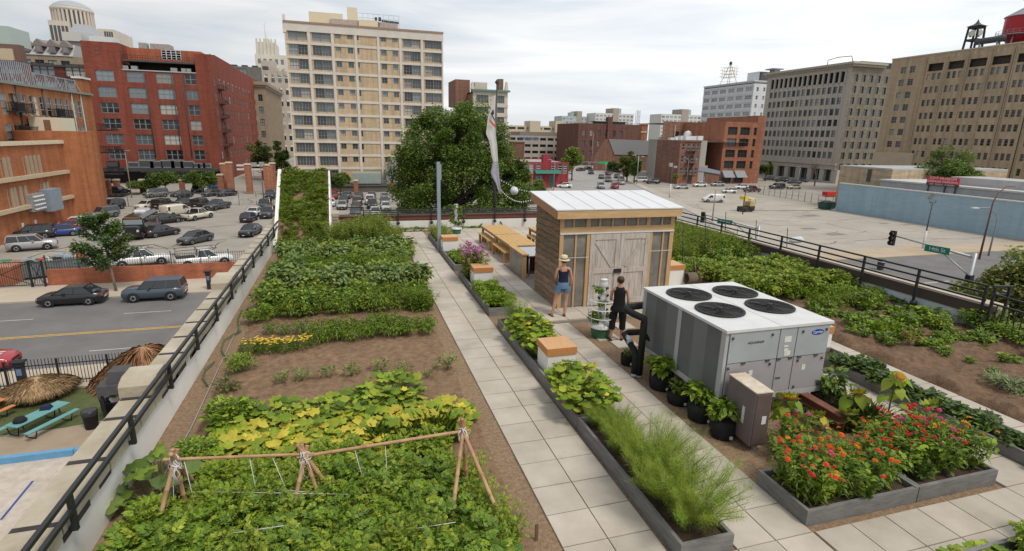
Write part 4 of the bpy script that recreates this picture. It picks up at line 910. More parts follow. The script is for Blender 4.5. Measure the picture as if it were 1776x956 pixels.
Y0=330.; xa,xb=onY(452,150,Y0)[0],onY(489,150,Y0)[0]; zt=onY(460,122,Y0)[2]
lst=mat('pale_limestone',(.47,.41,.35),var=.14,scale=.3)
B=Bld('setback_tower','pale stone tower with stepped top close left of the tan tower',(xa,Y0)); ls=win_mesh(1.7,2.4,2,2,darkf,glassd,.1)
B.face(lst,(xa,Y0),0,xb-xa+14,SZ,zt,[(3+j*3.4,zt-6-k*6,1.7,3.4,ls) for k in range(9) for j in range(6)])
b=MB(); b.box(xa,Y0+.3,zt-.6,xb+14,Y0+30,zt-.2); b.build('roof',roofg,B.root)
b=B.w(lst); b.box(xa+1,Y0+1,zt,xa+8,Y0+9,zt+5)
for j in range(6):b.box(xa+j*3,Y0-.3,zt-2,xa+j*3+.9,Y0+.01,zt+1.3)
B.done()
Y0=420.; xa,xb=onY(443,110,Y0)[0],onY(500,110,Y0)[0]; zt=onY(470,95,Y0)[2]
B=Bld('cream_skyscraper','cream skyscraper with crown and antenna behind the tan tower',(xa,Y0)); cst_=mat('cream_stone',(.62,.58,.50),var=.1,scale=.2); cw_=win_mesh(1.8,3.0,1,2,darkf,glassl,.1)
B.face(cst_,(xa,Y0),0,xb-xa,SZ,zt,[(2.5+j*3.6,zt-6-k*6,1.9,3.2,cw_) for k in range(11) for j in range(int((xb-xa)/3.6))])
b=MB(); b.box(xa,Y0+.3,zt-.6,xb,Y0+30,zt-.2); b.build('roof',roofg,B.root)
q=onY(445,75,Y0+2); q2=onY(478,80,Y0+2); b=B.w(cst_); b.box(q[0],Y0+2,zt-.3,q2[0],Y0+22,q[2]+1)
for j in range(6):t_=j/5; x=q[0]+(q2[0]-q[0])*t_; b.box(x-.9,Y0+1.5,zt-1,x+.9,Y0+2.6,q[2]+3.2,tx=.5)
b.box(q[0]+4,Y0+4,q[2]+1,q2[0]-4,Y0+18,q[2]+3.5)
qa=onY(459,37,Y0+10); b=MB(); b.tube([(qa[0],Y0+10,zt),(qa[0],Y0+10,q[2]+14)],.7,6); b.tube([(qa[0],Y0+10,q[2]+13),(qa[0]+.5,Y0+10,qa[2])],.22,6); b.build('antenna',whitef,B.root); B.done()
# ---- mansard building and the domed courthouse at the upper left
Y0=235.; xa,xb=onY(30,100,Y0)[0],onY(127,100,Y0)[0]; zb=onY(80,96,Y0)[2]; zt=onY(80,74,Y0)[2]
B=Bld('mansard_hotel','building with pale slate mansard roof and arched dormers, upper left',(xa,Y0)); Wd=xb-xa
B.face(brn,(xa-20,Y0),0,Wd+26,SZ,zb,[(20+Wd*(.15+.23*j),zb-4.5,2.6,3.0,win_mesh(2.6,3.0,2,2,darkf,glassd,.12)) for j in range(4)])
b=MB(); b.prism([(xa-3,Y0-.3,zb),(xa-3,Y0+3.0,zt),(xa-3,Y0+14,zt),(xa-3,Y0+16,zb)],(Wd+3,0,0)); b.build('mansard_roof',mat('pale_slate',(.42,.40,.41),var=.14),B.root)
for j in range(5):
 x=xa-1+Wd*(.01+.235*j); z=zb+(zt-zb)*.22; b=MB(); b.box(x-.9,Y0-.5,z,x+.9,Y0+2.4,z+2.4); b.prism([(x-1.6,Y0-.6,z+2.0),(x+1.6,Y0-.6,z+2.0),(x+1.1,Y0-.6,z+3.2),(x,Y0-.6,z+4.3),(x-1.1,Y0-.6,z+3.2)],(0,3.2,0)); d_=b.build('dormer',mat('dormer_stone',(.23,.19,.17)),B.root)
 b=MB(); b.box(x-.5,Y0-.56,z+.3,x+.5,Y0-.505,z+1.9); b.build('dormer_window',glassl,d_)
B.done()
Y0=205.; q=onY(-30,60,Y0); xb=onY(14,60,Y0)[0]; zt=onY(5,44,Y0)[2]; zm=onY(10,70,Y0)[2]
B=Bld('green_glass_penthouse','brick building with pale green glass penthouse at the top left corner',(q[0],Y0))
b=B.w(mat('brown_wall',(.17,.10,.08),var=.15)); b.box(q[0]-10,Y0,SZ,onY(34,88,Y0)[0],Y0+3,zm-1)
b=MB(); b.box(q[0]-10,Y0+1.0,zm-1,xb,Y0+12,zt); b.build('glass_box',mat('green_glass',(.38,.46,.42),rough=.3,var=.12),B.root)
b=MB(); b.box(xb-5.5,Y0+.9,zm+.5,xb-3.6,Y0+.99,zt-1); b.build('window',glassm,B.root)
b=MB(); b.box(q[0]-5,Y0-.6,zm-5.5,onY(24,92,Y0)[0],Y0-.01,zm-2.3); b.build('tan_bay',stm,B.root); B.done()
Y0=600.; Yc=626.; xc=onY(137,38,Yc)[0]; rr=(onY(173,35,Yc)[0]-onY(104,30,Yc)[0])/2; ze=onY(139,21,Yc)[2]; zb=onY(139,56,Yc)[2]; zt=onY(136,7,Yc)[2]
B=Bld('domed_courthouse','round domed courthouse tower with tall window bays, on the upper left skyline',(xc,Y0)); sst=mat('courthouse_stone',(.56,.50,.43),var=.08,scale=.1)
b=B.w(sst); b.lathe(xc,Y0+rr,[(rr*.93,SZ),(rr*.93,zb)],40); b.lathe(xc,Y0+rr,[(rr*.86,zb),(rr*.86,ze)],40); b.lathe(xc,Y0+rr,[(rr*.97,ze-3),(rr*1.03,ze-2),(rr*1.03,ze),(rr*.9,ze+.5)],40)
for k in range(30):
 a=k*math.tau/30; b.box(xc+rr*.94*math.cos(a)-1.0,Y0+rr+rr*.94*math.sin(a)-.8,zb,xc+rr*.94*math.cos(a)+1.0,Y0+rr+rr*.94*math.sin(a)+.8,ze-2.5,rz=a)
b=MB(); b.lathe(xc,Y0+rr,[(rr*.90,zb+1),(rr*.90,ze-4)],40); b.build('window_band',glassm,B.root)
b=MB(); b.lathe(xc,Y0+rr,[(rr*1.0,ze+.3),(rr*.82,ze+(zt-ze)*.45),(rr*.55,ze+(zt-ze)*.78),(rr*.25,ze+(zt-ze)*.96),(.1,zt)],40); b.build('dome',mat('dome_metal',(.36,.38,.41),rough=.5,var=.06),B.root)
xl,xr=onY(86,45,Y0)[0],onY(122,45,Y0)[0]; zl_=onY(95,36,Y0)[2]
b=B.w(sst); b.box(xl,Y0-2,SZ,xr,Y0+40,zl_); xr2,xr3=onY(174,55,Y0)[0],onY(194,55,Y0)[0]; b.box(xr2-4,Y0+6,SZ,xr3,Y0+50,onY(185,49,Y0)[2])
for j in range(6):x=xl+(xr-xl)*(j+.5)/6;
b=MB()
for j in range(5):x=xl+(xr-xl)*(j+.6)/5.4; b.box(x-1.0,Y0-2.1,zl_-17,x+1.0,Y0-2.01,zl_-4)
for j in range(4):x=xr2+(xr3-xr2)*(j+.8)/5; b.box(x-.7,Y0+5.9,onY(185,70,Y0)[2],x+.7,Y0+5.99,onY(185,53,Y0)[2])
b.build('window',glassm,B.root); B.done()
Y0=256.; b=MB(); e=Bld('roof_plant_block','silver stepped plant roof and pale tank above the red lofts, under the dome',(onY(125,70,Y0)[0],Y0))
e.solid('tank',mat('pale_tank',(.50,.50,.47),var=.1),onY(108,60,Y0)[0],Y0,onY(108,70,Y0)[2],onY(140,60,Y0)[0],Y0+6,onY(125,56,Y0)[2])
b=MB(); q0,q1=onY(110,60,Y0+8),onY(166,58,Y0+8); b.box(q0[0],Y0+8,q0[2]-2,q1[0],Y0+20,onY(138,40,Y0+8)[2],tx=.45,ty=.5); b.build('stepped_roof',mat('silver_roof',(.36,.37,.40),rough=.5,var=.15,stretch=(.1,.1,5)),e.root)
e.solid('wall',mat('stained_concrete',(.34,.35,.36)),onY(70,75,Y0)[0],Y0+2,SZ,onY(200,75,Y0)[0],Y0+24,onY(130,72,Y0)[2])
e.solid('shed',whitef,onY(153,62,Y0)[0],Y0+.5,onY(153,72,Y0)[2],onY(196,62,Y0)[0],Y0+6,onY(175,63,Y0)[2]); e.done()
# ---- far apartment slabs
def slab(label,pxa,pxb,pyt,Y0,m,m2,nx,nz,cat='building',extra=None):
 xa,xb=onY(pxa,215,Y0)[0],onY(pxb,215,Y0)[0]; zt=onY((pxa+pxb)/2,pyt,Y0)[2]; Wd=xb-xa
 B=Bld('apartment_slab',label,(xa,Y0)); w_=Wd/nx
 B.face(m,(xa,Y0),0,Wd,SZ,zt,[(w_*(j+.5),zt-4.4-k*4.2,w_*.62,2.4,win_mesh(round(w_*.62,1),2.4,2,1,whitef,glassl if (j*7+k*3)%5 else glassm,.2)) for k in range(nz) for j in range(nx)])
 sides(B,m,xa,Y0,xb,Y0+25,zt,roofg,skip='s')
 b=MB(); b.box(xa+Wd*.45,Y0-.4,SZ,xa+Wd*.6,Y0+20,zt+6); b.build('lift_tower',m2,B.root)
 if extra:q0,q1=onY(extra[0],200,Y0+6)[0],onY(extra[1],200,Y0+6)[0]; b=MB(); b.box(q0,Y0+6,zt,q1,Y0+16,onY(extra[0],extra[2],Y0+6)[2]); b.build('penthouse',mat('green_glass',(.38,.46,.42)),B.root)
 B.done()
tau=mat('taupe_panel',(.36,.31,.27),var=.1); crp=mat('white_panel',(.58,.58,.55),var=.08); blp=mat('blue_panel',(.35,.42,.47),col2=(.5,.52,.52),scale=.12,var=0)
slab('far apartment slab with blue mural, on the centre skyline',974,1031,202,620.,blp,tau,9,7,extra=(990,1004,195))
slab('far cream apartment slab right of the blue mural one',1032,1098,197,600.,crp,tau,10,8,extra=(1060,1077,188))
slab('far apartment slab behind the brick warehouse, right of centre',1146,1222,199,560.,crp,tau,11,8,extra=(1182,1198,190))
# ================================================================ THE ROOF GARDEN'S OWN BUILDING
gravel=mat('brown_gravel',(.17,.112,.066),rough=.95,col2=(.34,.235,.15),scale=16,bump=.5,bscale=60)
soil=mat('brown_soil',(.135,.082,.048),rough=.95,col2=(.29,.185,.115),scale=7,bump=.6,bscale=35)
paver=mat('pale_paver',(.375,.33,.272),rough=.85,col2=(.515,.465,.40),scale=1.1,island=.06,bump=.06,bscale=80)
whitewall=mat('white_wall_paint',(.76,.745,.70),rough=.8,var=.07,scale=1.2)
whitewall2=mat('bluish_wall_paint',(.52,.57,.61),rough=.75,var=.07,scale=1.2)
copst=mat('weathered_limestone',(.33,.28,.20),rough=.9,col2=(.50,.45,.36),scale=1.3,bump=.35,bscale=14)
copside=mat('stained_limestone',(.30,.21,.10),rough=.9,col2=(.46,.36,.22),scale=1.5,bump=.3)
tar=mat('black_tar',(.045,.038,.038),rough=.7,var=.3,scale=8)
rbm=mat('red_brown_steel',(.22,.075,.045),rough=.7,col2=(.16,.06,.045),scale=.8)
dbm=mat('dark_brown_flashing',(.085,.062,.056),rough=.6,var=.15,scale=1)
RX0,RX1,RY1=-3.25,16.45,28.7
b=MB(); b.box(RX0-.42,-9,SZ,RX1+.6,RY1+.5,-.07); struct(b.build('roof_slab',brick('own_brick',(.25,.11,.07),(.3,.13,.08),(.28,.2,.15))))
def bumpy(name,x0,x1,y0,y1,m,z=0.0,step=.16,amp=.03,seed=1,furrow=0.0):
 r_=np.random.RandomState(seed); nx,ny=int((x1-x0)/step)+1,int((y1-y0)/step)+1
 X=np.linspace(x0,x1,nx+1); Y=np.linspace(y0,y1,ny+1); b=MB(); V_=[]
 Z=r_.rand(ny+1,nx+1)*amp
 for j in range(ny+1):
  for i in range(nx+1):
   zz=z+Z[j,i]+furrow*(.5+.5*math.cos(Y[j]*math.tau/1.25+math.sin(X[i]*.8)*.4)) if 0<i<nx and 0<j<ny else z-.02
   V_.append((X[i],Y[j],zz))
 b.smooth= True; b.add(V_,[(j*(nx+1)+i,j*(nx+1)+i+1,(j+1)*(nx+1)+i+1,(j+1)*(nx+1)+i) for j in range(ny) for i in range(nx)])
 return struct(b.build(name,m))
bumpy('gravel_ground',RX0,11.1,-2,RY1,gravel,-.012,.3,.02,1)
bumpy('garden_soil',-2.75,2.0,4.2,24.6,soil,.012,.14,.04,2,.02)
soild=mat('tilled_soil',(.095,.056,.034),rough=.95,col2=(.225,.142,.088),scale=6,bump=.7,bscale=35)
bumpy('garden_soil',11.85,16.4,1.5,RY1-.3,soild,.03,.12,.06,3,.13)
def pavers(name,x0,y0,nx,ny,sx_,sy,z,zb=-.05,gap=.012,skip=None):
 b=MB()
 for i in range(nx):
  for j in range(ny):
   if skip and skip(x0+(i+.5)*sx_,y0+(j+.5)*sy): continue
   b.box(x0+i*sx_+gap/2,y0+j*sy+gap/2,zb,x0+(i+1)*sx_-gap/2,y0+(j+1)*sy-gap/2,z+rng.uniform(-.002,.002),tx=.992,ty=.992)
 return struct(b.build(name,paver))
pavers('path',2.32,1.6,2,44,.625,.6,.03)
pavers('path',4.44,1.6,2,19,.59,.6,.03)
pavers('path',5.65,1.6,10,5,.6,.6,.03,skip=lambda x,y:y>4.6)
pavers('path',9.28,4.6,1,9,.9,.6,.03)
pavers('path',11.02,1.6,1,16,.78,.6,.03)
pavers('path',3.57,1.6,1,5,.87,.6,.03)
pavers('stepping_stone',5.85,11.55,1,1,.6,.55,.03); pavers('stepping_stone',6.1,11.0,1,1,.6,.5,.03); pavers('stepping_stone',6.75,12.2,1,1,.5,.5,.03)
b=MB(); b.box(4.45,13.0,-.02,10.9,13.06,.085); struct(b.build('platform_riser',mat('riser_grey',(.27,.24,.21),var=.2)))
pavers('platform',4.44,13.0,11,25,.587,.6,.12,zb=-.02,skip=lambda x,y:5.6<x<9.4 and 14.3<y<16)
deckm=mat('grey_deck_wood',(.21,.18,.15),rough=.9,var=.3,scale=3,stretch=(1,6,1))
b=MB()
for i in range(22):b.box(5.62,15.3+i*.2,.1,9.2,15.49+i*.2,.138)
struct(b.build('wooden_deck',deckm))
# ---- left parapet with stone coping and iron rail
e=thing('parapet_wall','long white parapet with weathered stone coping along the left roof edge','parapet',(RX0,10,0))
b=MB(); b.box(RX0-.12,-4,-.05,RX0,28.6,.53); b.build('painted_face',whitewall,e)
b=MB(); b.box(RX0-.40,-4,-.5,RX0-.121,28.6,.60); b.box(RX0-.12,-4,.531,RX0+.004,28.6,.60); b.build('flashing',tar,e)
js=[5.05,6.15,7.42,8.55,9.2]+[10.15+.92*k for k in range(21)]
b=MB(); js2=[3.2,4.1]+js
for a,c in zip(js2,js2[1:]):b.box(RX0-.42,a+.012,.601,RX0+.06,c-.012,.80+rng.uniform(-.006,.006),tx=.985,ty=.995)
b.build('coping_stones',copst,e)
b=MB()
for a in js2[1:]:b.box(RX0-.40,a-.04,.602,RX0+.05,a+.04,.806)
b.build('tar_joints',tar,e)
b=MB()
for k in range(40):y=rng.uniform(4.5,26); l_=rng.uniform(.15,.8); b.box(RX0+.059,y,.56+rng.uniform(0,.04),RX0+.066,y+l_,.62+rng.uniform(0,.05))
b.build('mortar_stain',tar,e)
def cop_block(y0,y1,label):
 b=MB(); prof=[(y0,.80),(y0,.98),(y0+.06,1.03),(y0+.2,1.08),(y1-.2,1.09),(y1-.06,1.04),(y1,.98),(y1,.80)]
 b.prism([(RX0-.44,y,z) for y,z in prof],(.50,0,0)); o=b.build('coping_block',copst,loc=(RX0-.2,y0,.8)); tag(o,label,'coping block')
cop_block(9.25,10.02,'raised rounded stone block on the left coping, nearest to the camera')
yb=onZ(380,503,.8)[1]; cop_block(yb,yb+1.0,'raised rounded stone block on the left coping, farther one')
railm=mat('rail_black',(.02,.021,.022),rough=.45,var=.2,spec=.5)
e=thing('iron_railing','black two-bar iron railing fixed along the left parapet','railing',(RX0+.1,10,.6))
b=MB()
for z in (1.08,.885):b.bar((RX0+.12,-2,z),(RX0+.12,26.2,z),.05,.05)
b.build('rail',railm,e)
for k in range(-2,12):
 y=6.27+1.79*k
 b=MB(); b.bar((RX0+.12,y,.62),(RX0+.12,y,1.075),.055,.055); b.bar((RX0+.145,y,.645),(RX0+.005,y,.645),.05,.05); b.box(RX0+.001,y-.05,.57,RX0+.02,y+.05,.70); b.build('post',railm,e)
 # ---- far parapet
zt_w=onY(700,383,RY1)[2]; zt_b=onY(700,374,RY1)[2]; zr=onY(760,363.5,RY1-.1)[2]; zr2=onY(760,370,RY1-.1)[2]
e=thing('parapet_wall','low white far parapet topped by a red brown steel band','parapet',(5,RY1,0))
b=MB(); b.box(-.9,RY1,-.05,RX1+.1,RY1+.2,zt_w); b.build('painted_face',whitewall,e)
b=MB(); b.box(-.9,RY1-.03,zt_w+.05,RX1+.1,RY1+.35,zt_b); b.build('steel_band',rbm,e)
b=MB(); b.box(-.9,RY1+.02,zt_w,RX1+.1,RY1+.3,zt_w+.05); b.build('flashing',tar,e)
b=MB(); b.box(-.95,RY1-.1,zt_b,RX1+.1,RY1+.45,zt_b+.05); b.build('coping',mat('grey_coping',(.25,.19,.17),var=.2),e)
e=thing('iron_railing','black iron railing with knobbed posts along the far parapet','railing',(5,RY1-.1,zt_w))
b=MB()
for z in (zr,(zr*.5+zr2*.5),zr2):b.bar((.6,RY1-.12,z),(RX1,RY1-.12,z),.05,.05)
b.bar((-.7,RY1-.12,zr+.18),(.62,RY1-.12,zr+.18),.05,.05); b.bar((-.7,RY1-.12,zr2),(.62,RY1-.12,zr2),.04,.04); b.build('rail',railm,e)
for k in range(10):
 x=.62+k*1.75; b=MB(); b.bar((x,RY1-.12,zt_w-.1),(x,RY1-.12,zr+(.2 if k==0 else .02)),.055,.055); b.lathe(x,RY1-.12,[(.02,zt_w-.2),(.09,zt_w-.14),(.09,zt_w-.06),(.02,zt_w)],8); b.build('post',railm,e)
 # ---- right parapet
e=thing('parapet_wall','right parapet with pale blue inner face and dark brown flashing','parapet',(RX1,15,0))
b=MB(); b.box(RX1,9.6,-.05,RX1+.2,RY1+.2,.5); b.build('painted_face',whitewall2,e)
b=MB(); b.box(RX1-.03,9.5,.501,RX1+.12,RY1+.2,.80); b.build('flashing',dbm,e)
b=MB(); b.box(RX1+.121,9.5,.4,RX1+.6,RY1+.3,.82); b.build('coping_stones',mat('pale_coping_stone',(.47,.40,.32),var=.2,scale=1.5),e)
e=thing('iron_railing','black three-bar iron railing along the right parapet','railing',(RX1-.2,15,.6))
b=MB()
for z in (1.38,1.18,.98):b.bar((RX1-.2,9.6,z),(RX1-.2,RY1,z),.05,.05)
b.build('rail',railm,e)
for k in range(11):
 y=9.65+1.83*k; b=MB(); b.bar((RX1-.2,y,.32),(RX1-.2,y,1.4),.06,.06); b.lathe(RX1-.16,y,[(.02,.22),(.1,.28),(.1,.38),(.02,.44)],8); b.build('post',railm,e)
e=thing('iron_fence','black picket fence with gate posts at the right roof corner','fence',(RX1-.2,9.4,0))
b=MB(); P0,P1=np.array([RX1-.2,9.45]),np.array([RX1-1.2,2.5])
for z in (1.2,.95,.25):b.bar((P0[0],P0[1],z),(P1[0],P1[1],z),.045,.045)
for t_ in np.linspace(0,1,44):q=P0+(P1-P0)*t_; b.bar((q[0],q[1],.25),(q[0],q[1],.95),.022,.022)
b.build('picket_panel',railm,e)
for (x,y) in ((RX1-.2,9.45),(RX1+.1,9.3)):
 b=MB(); b.bar((x,y,0),(x,y,1.42),.06,.06); b.build('post',railm,e)
b=MB(); b.bar((RX1-.3,9.45,1.42),(RX1+.25,9.3,1.42),.06,.06); b.bar((RX1-.3,9.45,1.2),(RX1+.25,9.3,1.2),.05,.05); b.build('rail',railm,e)
# ---- green sloping roof at the far left corner
RA,RB=(24.6,.0),(28.5,3.02)
e=thing('green_roof_ramp','steep planted roof slope with white side walls at the far left corner','roof',(-2.1,26.5,0))
b=MB(); n_=26; V_=[]
rr_=np.random.RandomState(4)
for j in range(n_+1):
 for i in range(13):t_=j/n_; V_.append((-3.1+2.14*i/12,RA[0]+(RB[0]-RA[0])*t_,RA[1]+(RB[1]-RA[1])*t_+rr_.rand()*.06))
b.smooth= True; b.add(V_,[(j*13+i,j*13+i+1,(j+1)*13+i+1,(j+1)*13+i) for j in range(n_) for i in range(12)]); b.build('planted_soil',soil,e)
b=MB(); sh=.14
b.prism([(-3.26,RA[0]-.2,-.02),(-3.26,RB[0]+.2,-.02),(-3.26,RB[0]+.2,RB[1]+sh),(-3.26,RB[0],RB[1]+sh),(-3.26,RA[0]-.2,sh)],(.15,0,0)); b.build('side_wall',whitewall,e)
b=MB(); b.prism([(-.96,RA[0]-.2,-.02),(-.96,RB[0]+.2,-.02),(-.96,RB[0]+.2,RB[1]+sh*.6),(-.96,RB[0],RB[1]+sh*.6),(-.96,RA[0]-.2,sh*.6)],(.07,0,0)); b.build('side_wall',whitewall,e)
b=MB(); b.box(-3.26,RB[0]+.21,-1,-.89,RB[0]+.5,RB[1]+.05); b.build('back_wall',conc,e)
b=MB(); r3=random.Random(9)
for z in np.arange(0,1.1,.16):b.box(-.885,RY1-.95-z*.2,z,-.6+r3.uniform(-.06,.06),RY1-.02,z+.15)
tag(b.build('stone_pier',mat('rough_stone',(.40,.34,.27),var=.3,scale=3),loc=(-.7,RY1-.5,0)),'rough stacked stone pier beside the planted roof slope','pier')
# ---- timber planters
grw=mat('grey_timber',(.135,.135,.135),rough=.85,col2=(.235,.225,.21),scale=3,stretch=(1,1,5),bump=.25,bscale=18)
psoil=mat('potting_soil',(.045,.03,.022),rough=.95,col2=(.10,.065,.042),scale=9,bump=.6,bscale=40)
def planter(x0,x1,y0,y1,label,h=.25,div=(),soilz=.17):
 e=thing('timber_planter',label,'planter',((x0+x1)/2,(y0+y1)/2,0),0,'grey timber planters'); t_=.05
 for (a,c,d,f_) in ((x0,y0,x0+t_,y1),(x1-t_,y0,x1,y1),(x0+t_+.001,y0,x1-t_-.001,y0+t_),(x0+t_+.001,y1-t_,x1-t_-.001,y1)):
  b=MB(); b.box(a,c,0,d,f_,h+rng.uniform(-.008,.008)); b.build('side_board',grw,e)
 for y in div:b=MB(); b.box(x0+t_+.001,y,0,x1-t_-.001,y+.04,h-.03); b.build('divider',grw,e)
 b=MB(); b.box(x0+t_+.002,y0+t_+.002,0,x1-t_-.002,y1-t_-.002,soilz); b.build('soil',psoil,e); return e
planter(3.62,4.38,4.62,7.78,'long grey timber planter of feathery dill, nearest in the middle row')
planter(3.62,4.38,7.80,13.15,'long grey timber planter holding squash vines and a white pedestal, middle row',div=(9.55,10.35))
planter(3.62,4.38,14.05,18.55,'grey timber planter of bright basil and pink flowers, middle row',div=(16.65,))
planter(3.62,4.38,19.4,26.4,'farthest grey timber planter in the middle row, with yellow green herbs',div=(22.0,23.4))
planter(10.2,10.88,1.8,9.35,'long grey timber planter of dark trailing vines at the right')
planter(5.62,7.6,4.72,5.66,'corner grey timber planter full of orange and red zinnias',div=())
planter(7.62,9.22,4.72,5.66,'grey timber planter of red and pink zinnias beside the right path')
cedar=mat('orange_cedar',(.47,.185,.055),rough=.5,col2=(.56,.26,.09),scale=2.5,stretch=(8,1,8),spec=.4)
cedart=mat('cedar_top',(.52,.285,.13),rough=.5,col2=(.60,.36,.19),scale=2.5,stretch=(8,1,1),spec=.4)
def pedestal(x,y,z0,label,w_=.62,h=.70):
 e=thing('pedestal',label,'pedestal',(x,y,z0),0,'white pedestals with cedar lids')
 b=MB(); b.box(-w_/2,-w_/2,0,w_/2,w_/2,h-.16); b.build('white_base',whitewall,e,local=True)
 b=MB(); q=w_/2+.02; b.m(0); b.box(-q,-q,h-.158,q,q,h-.004); b.m(1); b.quad((-q,-q,h),(q,-q,h),(q,q,h),(-q,q,h)); b.build('cedar_lid',[cedar,cedart],e,local=True)
pedestal(4.06,9.97,.06,'white pedestal with orange cedar lid between the squash vines')
pedestal(4.1,17.05,.06,'white pedestal with cedar lid between pink flowers and basil')
pedestal(4.0,22.6,.06,'white pedestal with cedar lid beside the blue grey post')
pedestal(10.65,9.75,.03,'white pedestal with cedar lid behind the right side of the air handler')
pedestal(10.55,15.9,.12,'white pedestal with cedar lid and hose reel, right of the shed',w_=.75)
# ---- rooftop chiller
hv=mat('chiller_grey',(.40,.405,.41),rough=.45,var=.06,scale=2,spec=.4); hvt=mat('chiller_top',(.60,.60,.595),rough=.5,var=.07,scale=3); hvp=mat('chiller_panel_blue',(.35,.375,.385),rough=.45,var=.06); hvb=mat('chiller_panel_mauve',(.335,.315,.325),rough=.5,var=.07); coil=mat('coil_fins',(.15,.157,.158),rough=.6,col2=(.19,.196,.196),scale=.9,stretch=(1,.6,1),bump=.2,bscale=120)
coil2=mat('coil_fins_dark',(.112,.117,.12),rough=.6,col2=(.14,.146,.147),scale=2,bump=.2,bscale=120)
hx0,hx1,hy0,hy1,hz0,hz1=6.08,8.34,7.24,9.98,.52,1.85
e=thing('rooftop_chiller','large grey four-fan air conditioning unit on steel beams, right of centre','air conditioner',((hx0+hx1)/2,(hy0+hy1)/2,hz0))
b=MB(); b.box(hx0+.03,hy0+.03,hz0,hx1-.03,hy1-.03,hz1-.05); b.build('casing',hv,e)
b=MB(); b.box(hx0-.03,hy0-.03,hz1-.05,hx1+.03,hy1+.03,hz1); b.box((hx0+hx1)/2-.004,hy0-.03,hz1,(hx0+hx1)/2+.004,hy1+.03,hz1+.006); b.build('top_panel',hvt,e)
b=MB(); b.box(hx0-.02,hy0-.02,hz0-.06,hx1+.02,hy1+.02,hz0+.04); b.build('base_rail',hv,e)
for y in (hy0,hy0+(hy1-hy0)/2-.05,hy1-.1):
 b=MB(); b.box(hx0-.012,y,hz0+.041,hx0+.05,y+.12,hz1-.051); b.build('coil_post',hv,e)
ym=(hy0+hy1)/2
for (ya_,yc_) in ((hy0+.12,ym-.052),(ym+.072,hy1-.102)):
 b=MB(); w_=(yc_-ya_)/3
 for k in range(3):b.m(k%2 if ya_<ym else (k+1)%2); b.box(hx0-.004,ya_+k*w_+.001,hz0+.05,hx0+.04,ya_+(k+1)*w_,hz1-.06)
 b.build('condenser_coil',[coil2,coil],e)
xs=[hx0+.06,hx0+1.12,hx0+1.5,hx1-.02]; zm=hz0+.70
for i in range(3):
 for (z0,z1,m_) in ((hz0+.05,zm-.008,hvb),(zm+.008,hz1-.06,hvp)):
  b=MB(); b.box(xs[i]+.01,hy0-.012,z0,xs[i+1]-.01,hy0+.031,z1); b.build('service_panel',m_,e)
b=MB()
for (x,z) in ((.1,.62),(.98,.62),(.1,.1),(1.6,.1),(2.15,.1),(1.6,.62),(2.15,.62),(.12,1.18),(.95,1.18),(1.62,1.18),(2.15,1.18)):b.lathe(hx0+x,hy0-.02,[(.001,hz0+z-.02),(.02,hz0+z-.02),(.02,hz0+z+.02),(.001,hz0+z+.02)],8)
for (x,z) in ((.4,.69),(.92,.69),(1.16,.69),(1.42,.69),(1.62,.69),(2.0,.69)):b.box(hx0+x-.04,hy0-.03,hz0+z-.02,hx0+x+.04,hy0-.013,hz0+z+.02)
b.box(hx0+1.16,hy0-.02,hz0+.3,hx0+1.26,hy0-.0125,hz0+.33); b.build('latches',darkf,e)
b=MB()
for (x,z,w_,h_) in ((1.23,1.0,.15,.11),(1.25,.83,.09,.05),(1.27,.74,.13,.09),(.55,.43,.08,.1),(1.72,.42,.08,.1),(1.24,.91,.1,.03)):b.box(hx0+x,hy0-.018,hz0+z,hx0+x+w_,hy0-.0125,hz0+z+h_)
b.build('sticker',mat('sticker_white',(.66,.65,.58),var=.2,scale=30),e)
lgm=mat('logo_blue',(.02,.05,.32),rough=.4,var=0)
b=MB(); b.poly([(hx0+1.96+.14*math.cos(a),hy0-.016,hz0+1.14+.055*math.sin(a)) for a in np.linspace(0,6.283,29)[:-1]]); lg=b.build('logo',lgm,e)
writing('Carrier',.075,wm,e,(hx0+1.96-(hx0+hx1)/2,hy0-.019-(hy0+hy1)/2,1.14),(rad(90),0,0),sx_=1.0)
writing('AQUASNAP',.06,mat('ink_dark',(.05,.06,.1)),e,(hx0+.62-(hx0+hx1)/2,hy0-.016-(hy0+hy1)/2,1.06),(rad(90),0,0),sx_=1.1)
fd=mat('fan_dark',(.018,.018,.019),rough=.6,var=.2); fb=mat('fan_blade',(.05,.045,.042),rough=.5)
for (x,y) in ((6.70,9.28),(7.80,9.22),(6.66,8.22),(7.80,8.20)):
 R=.43; b=MB(); b.lathe(x,y,[(R,hz1-.001),(R+.03,hz1+.012),(R+.03,hz1+.03),(R-.02,hz1+.03),(R-.03,hz1+.004),(.001,hz1+.003)],36); f_=b.build('fan',fd,e)
 b=MB()
 for k in range(14):r_=.05+k*.028; b.tube([(x+r_*math.cos(a),y+r_*math.sin(a),hz1+.055-.03*(r_/R)**2) for a in np.linspace(0,6.283,31)],.0032,4,cap=False)
 for k in range(10):a=k*math.tau/10; b.tube([(x,y,hz1+.058),(x+R*1.06*math.cos(a),y+R*1.06*math.sin(a),hz1+.026)],.006,4)
 b.lathe(x,y,[(.001,hz1+.05),(.05,hz1+.055),(.05,hz1+.066),(.001,hz1+.068)],12); b.build('fan_guard',blackm,f_)
 b=MB()
 for k in range(4):a=k*math.tau/4+.4; b.prism([(x+.05*math.cos(a),y+.05*math.sin(a),hz1+.012),(x+.37*math.cos(a-.3),y+.37*math.sin(a-.3),hz1+.008),(x+.38*math.cos(a+.25),y+.38*math.sin(a+.25),hz1+.02),(x+.06*math.cos(a+.8),y+.06*math.sin(a+.8),hz1+.02)],(0,0,.003))
 b.build('fan_blade',fb,f_)
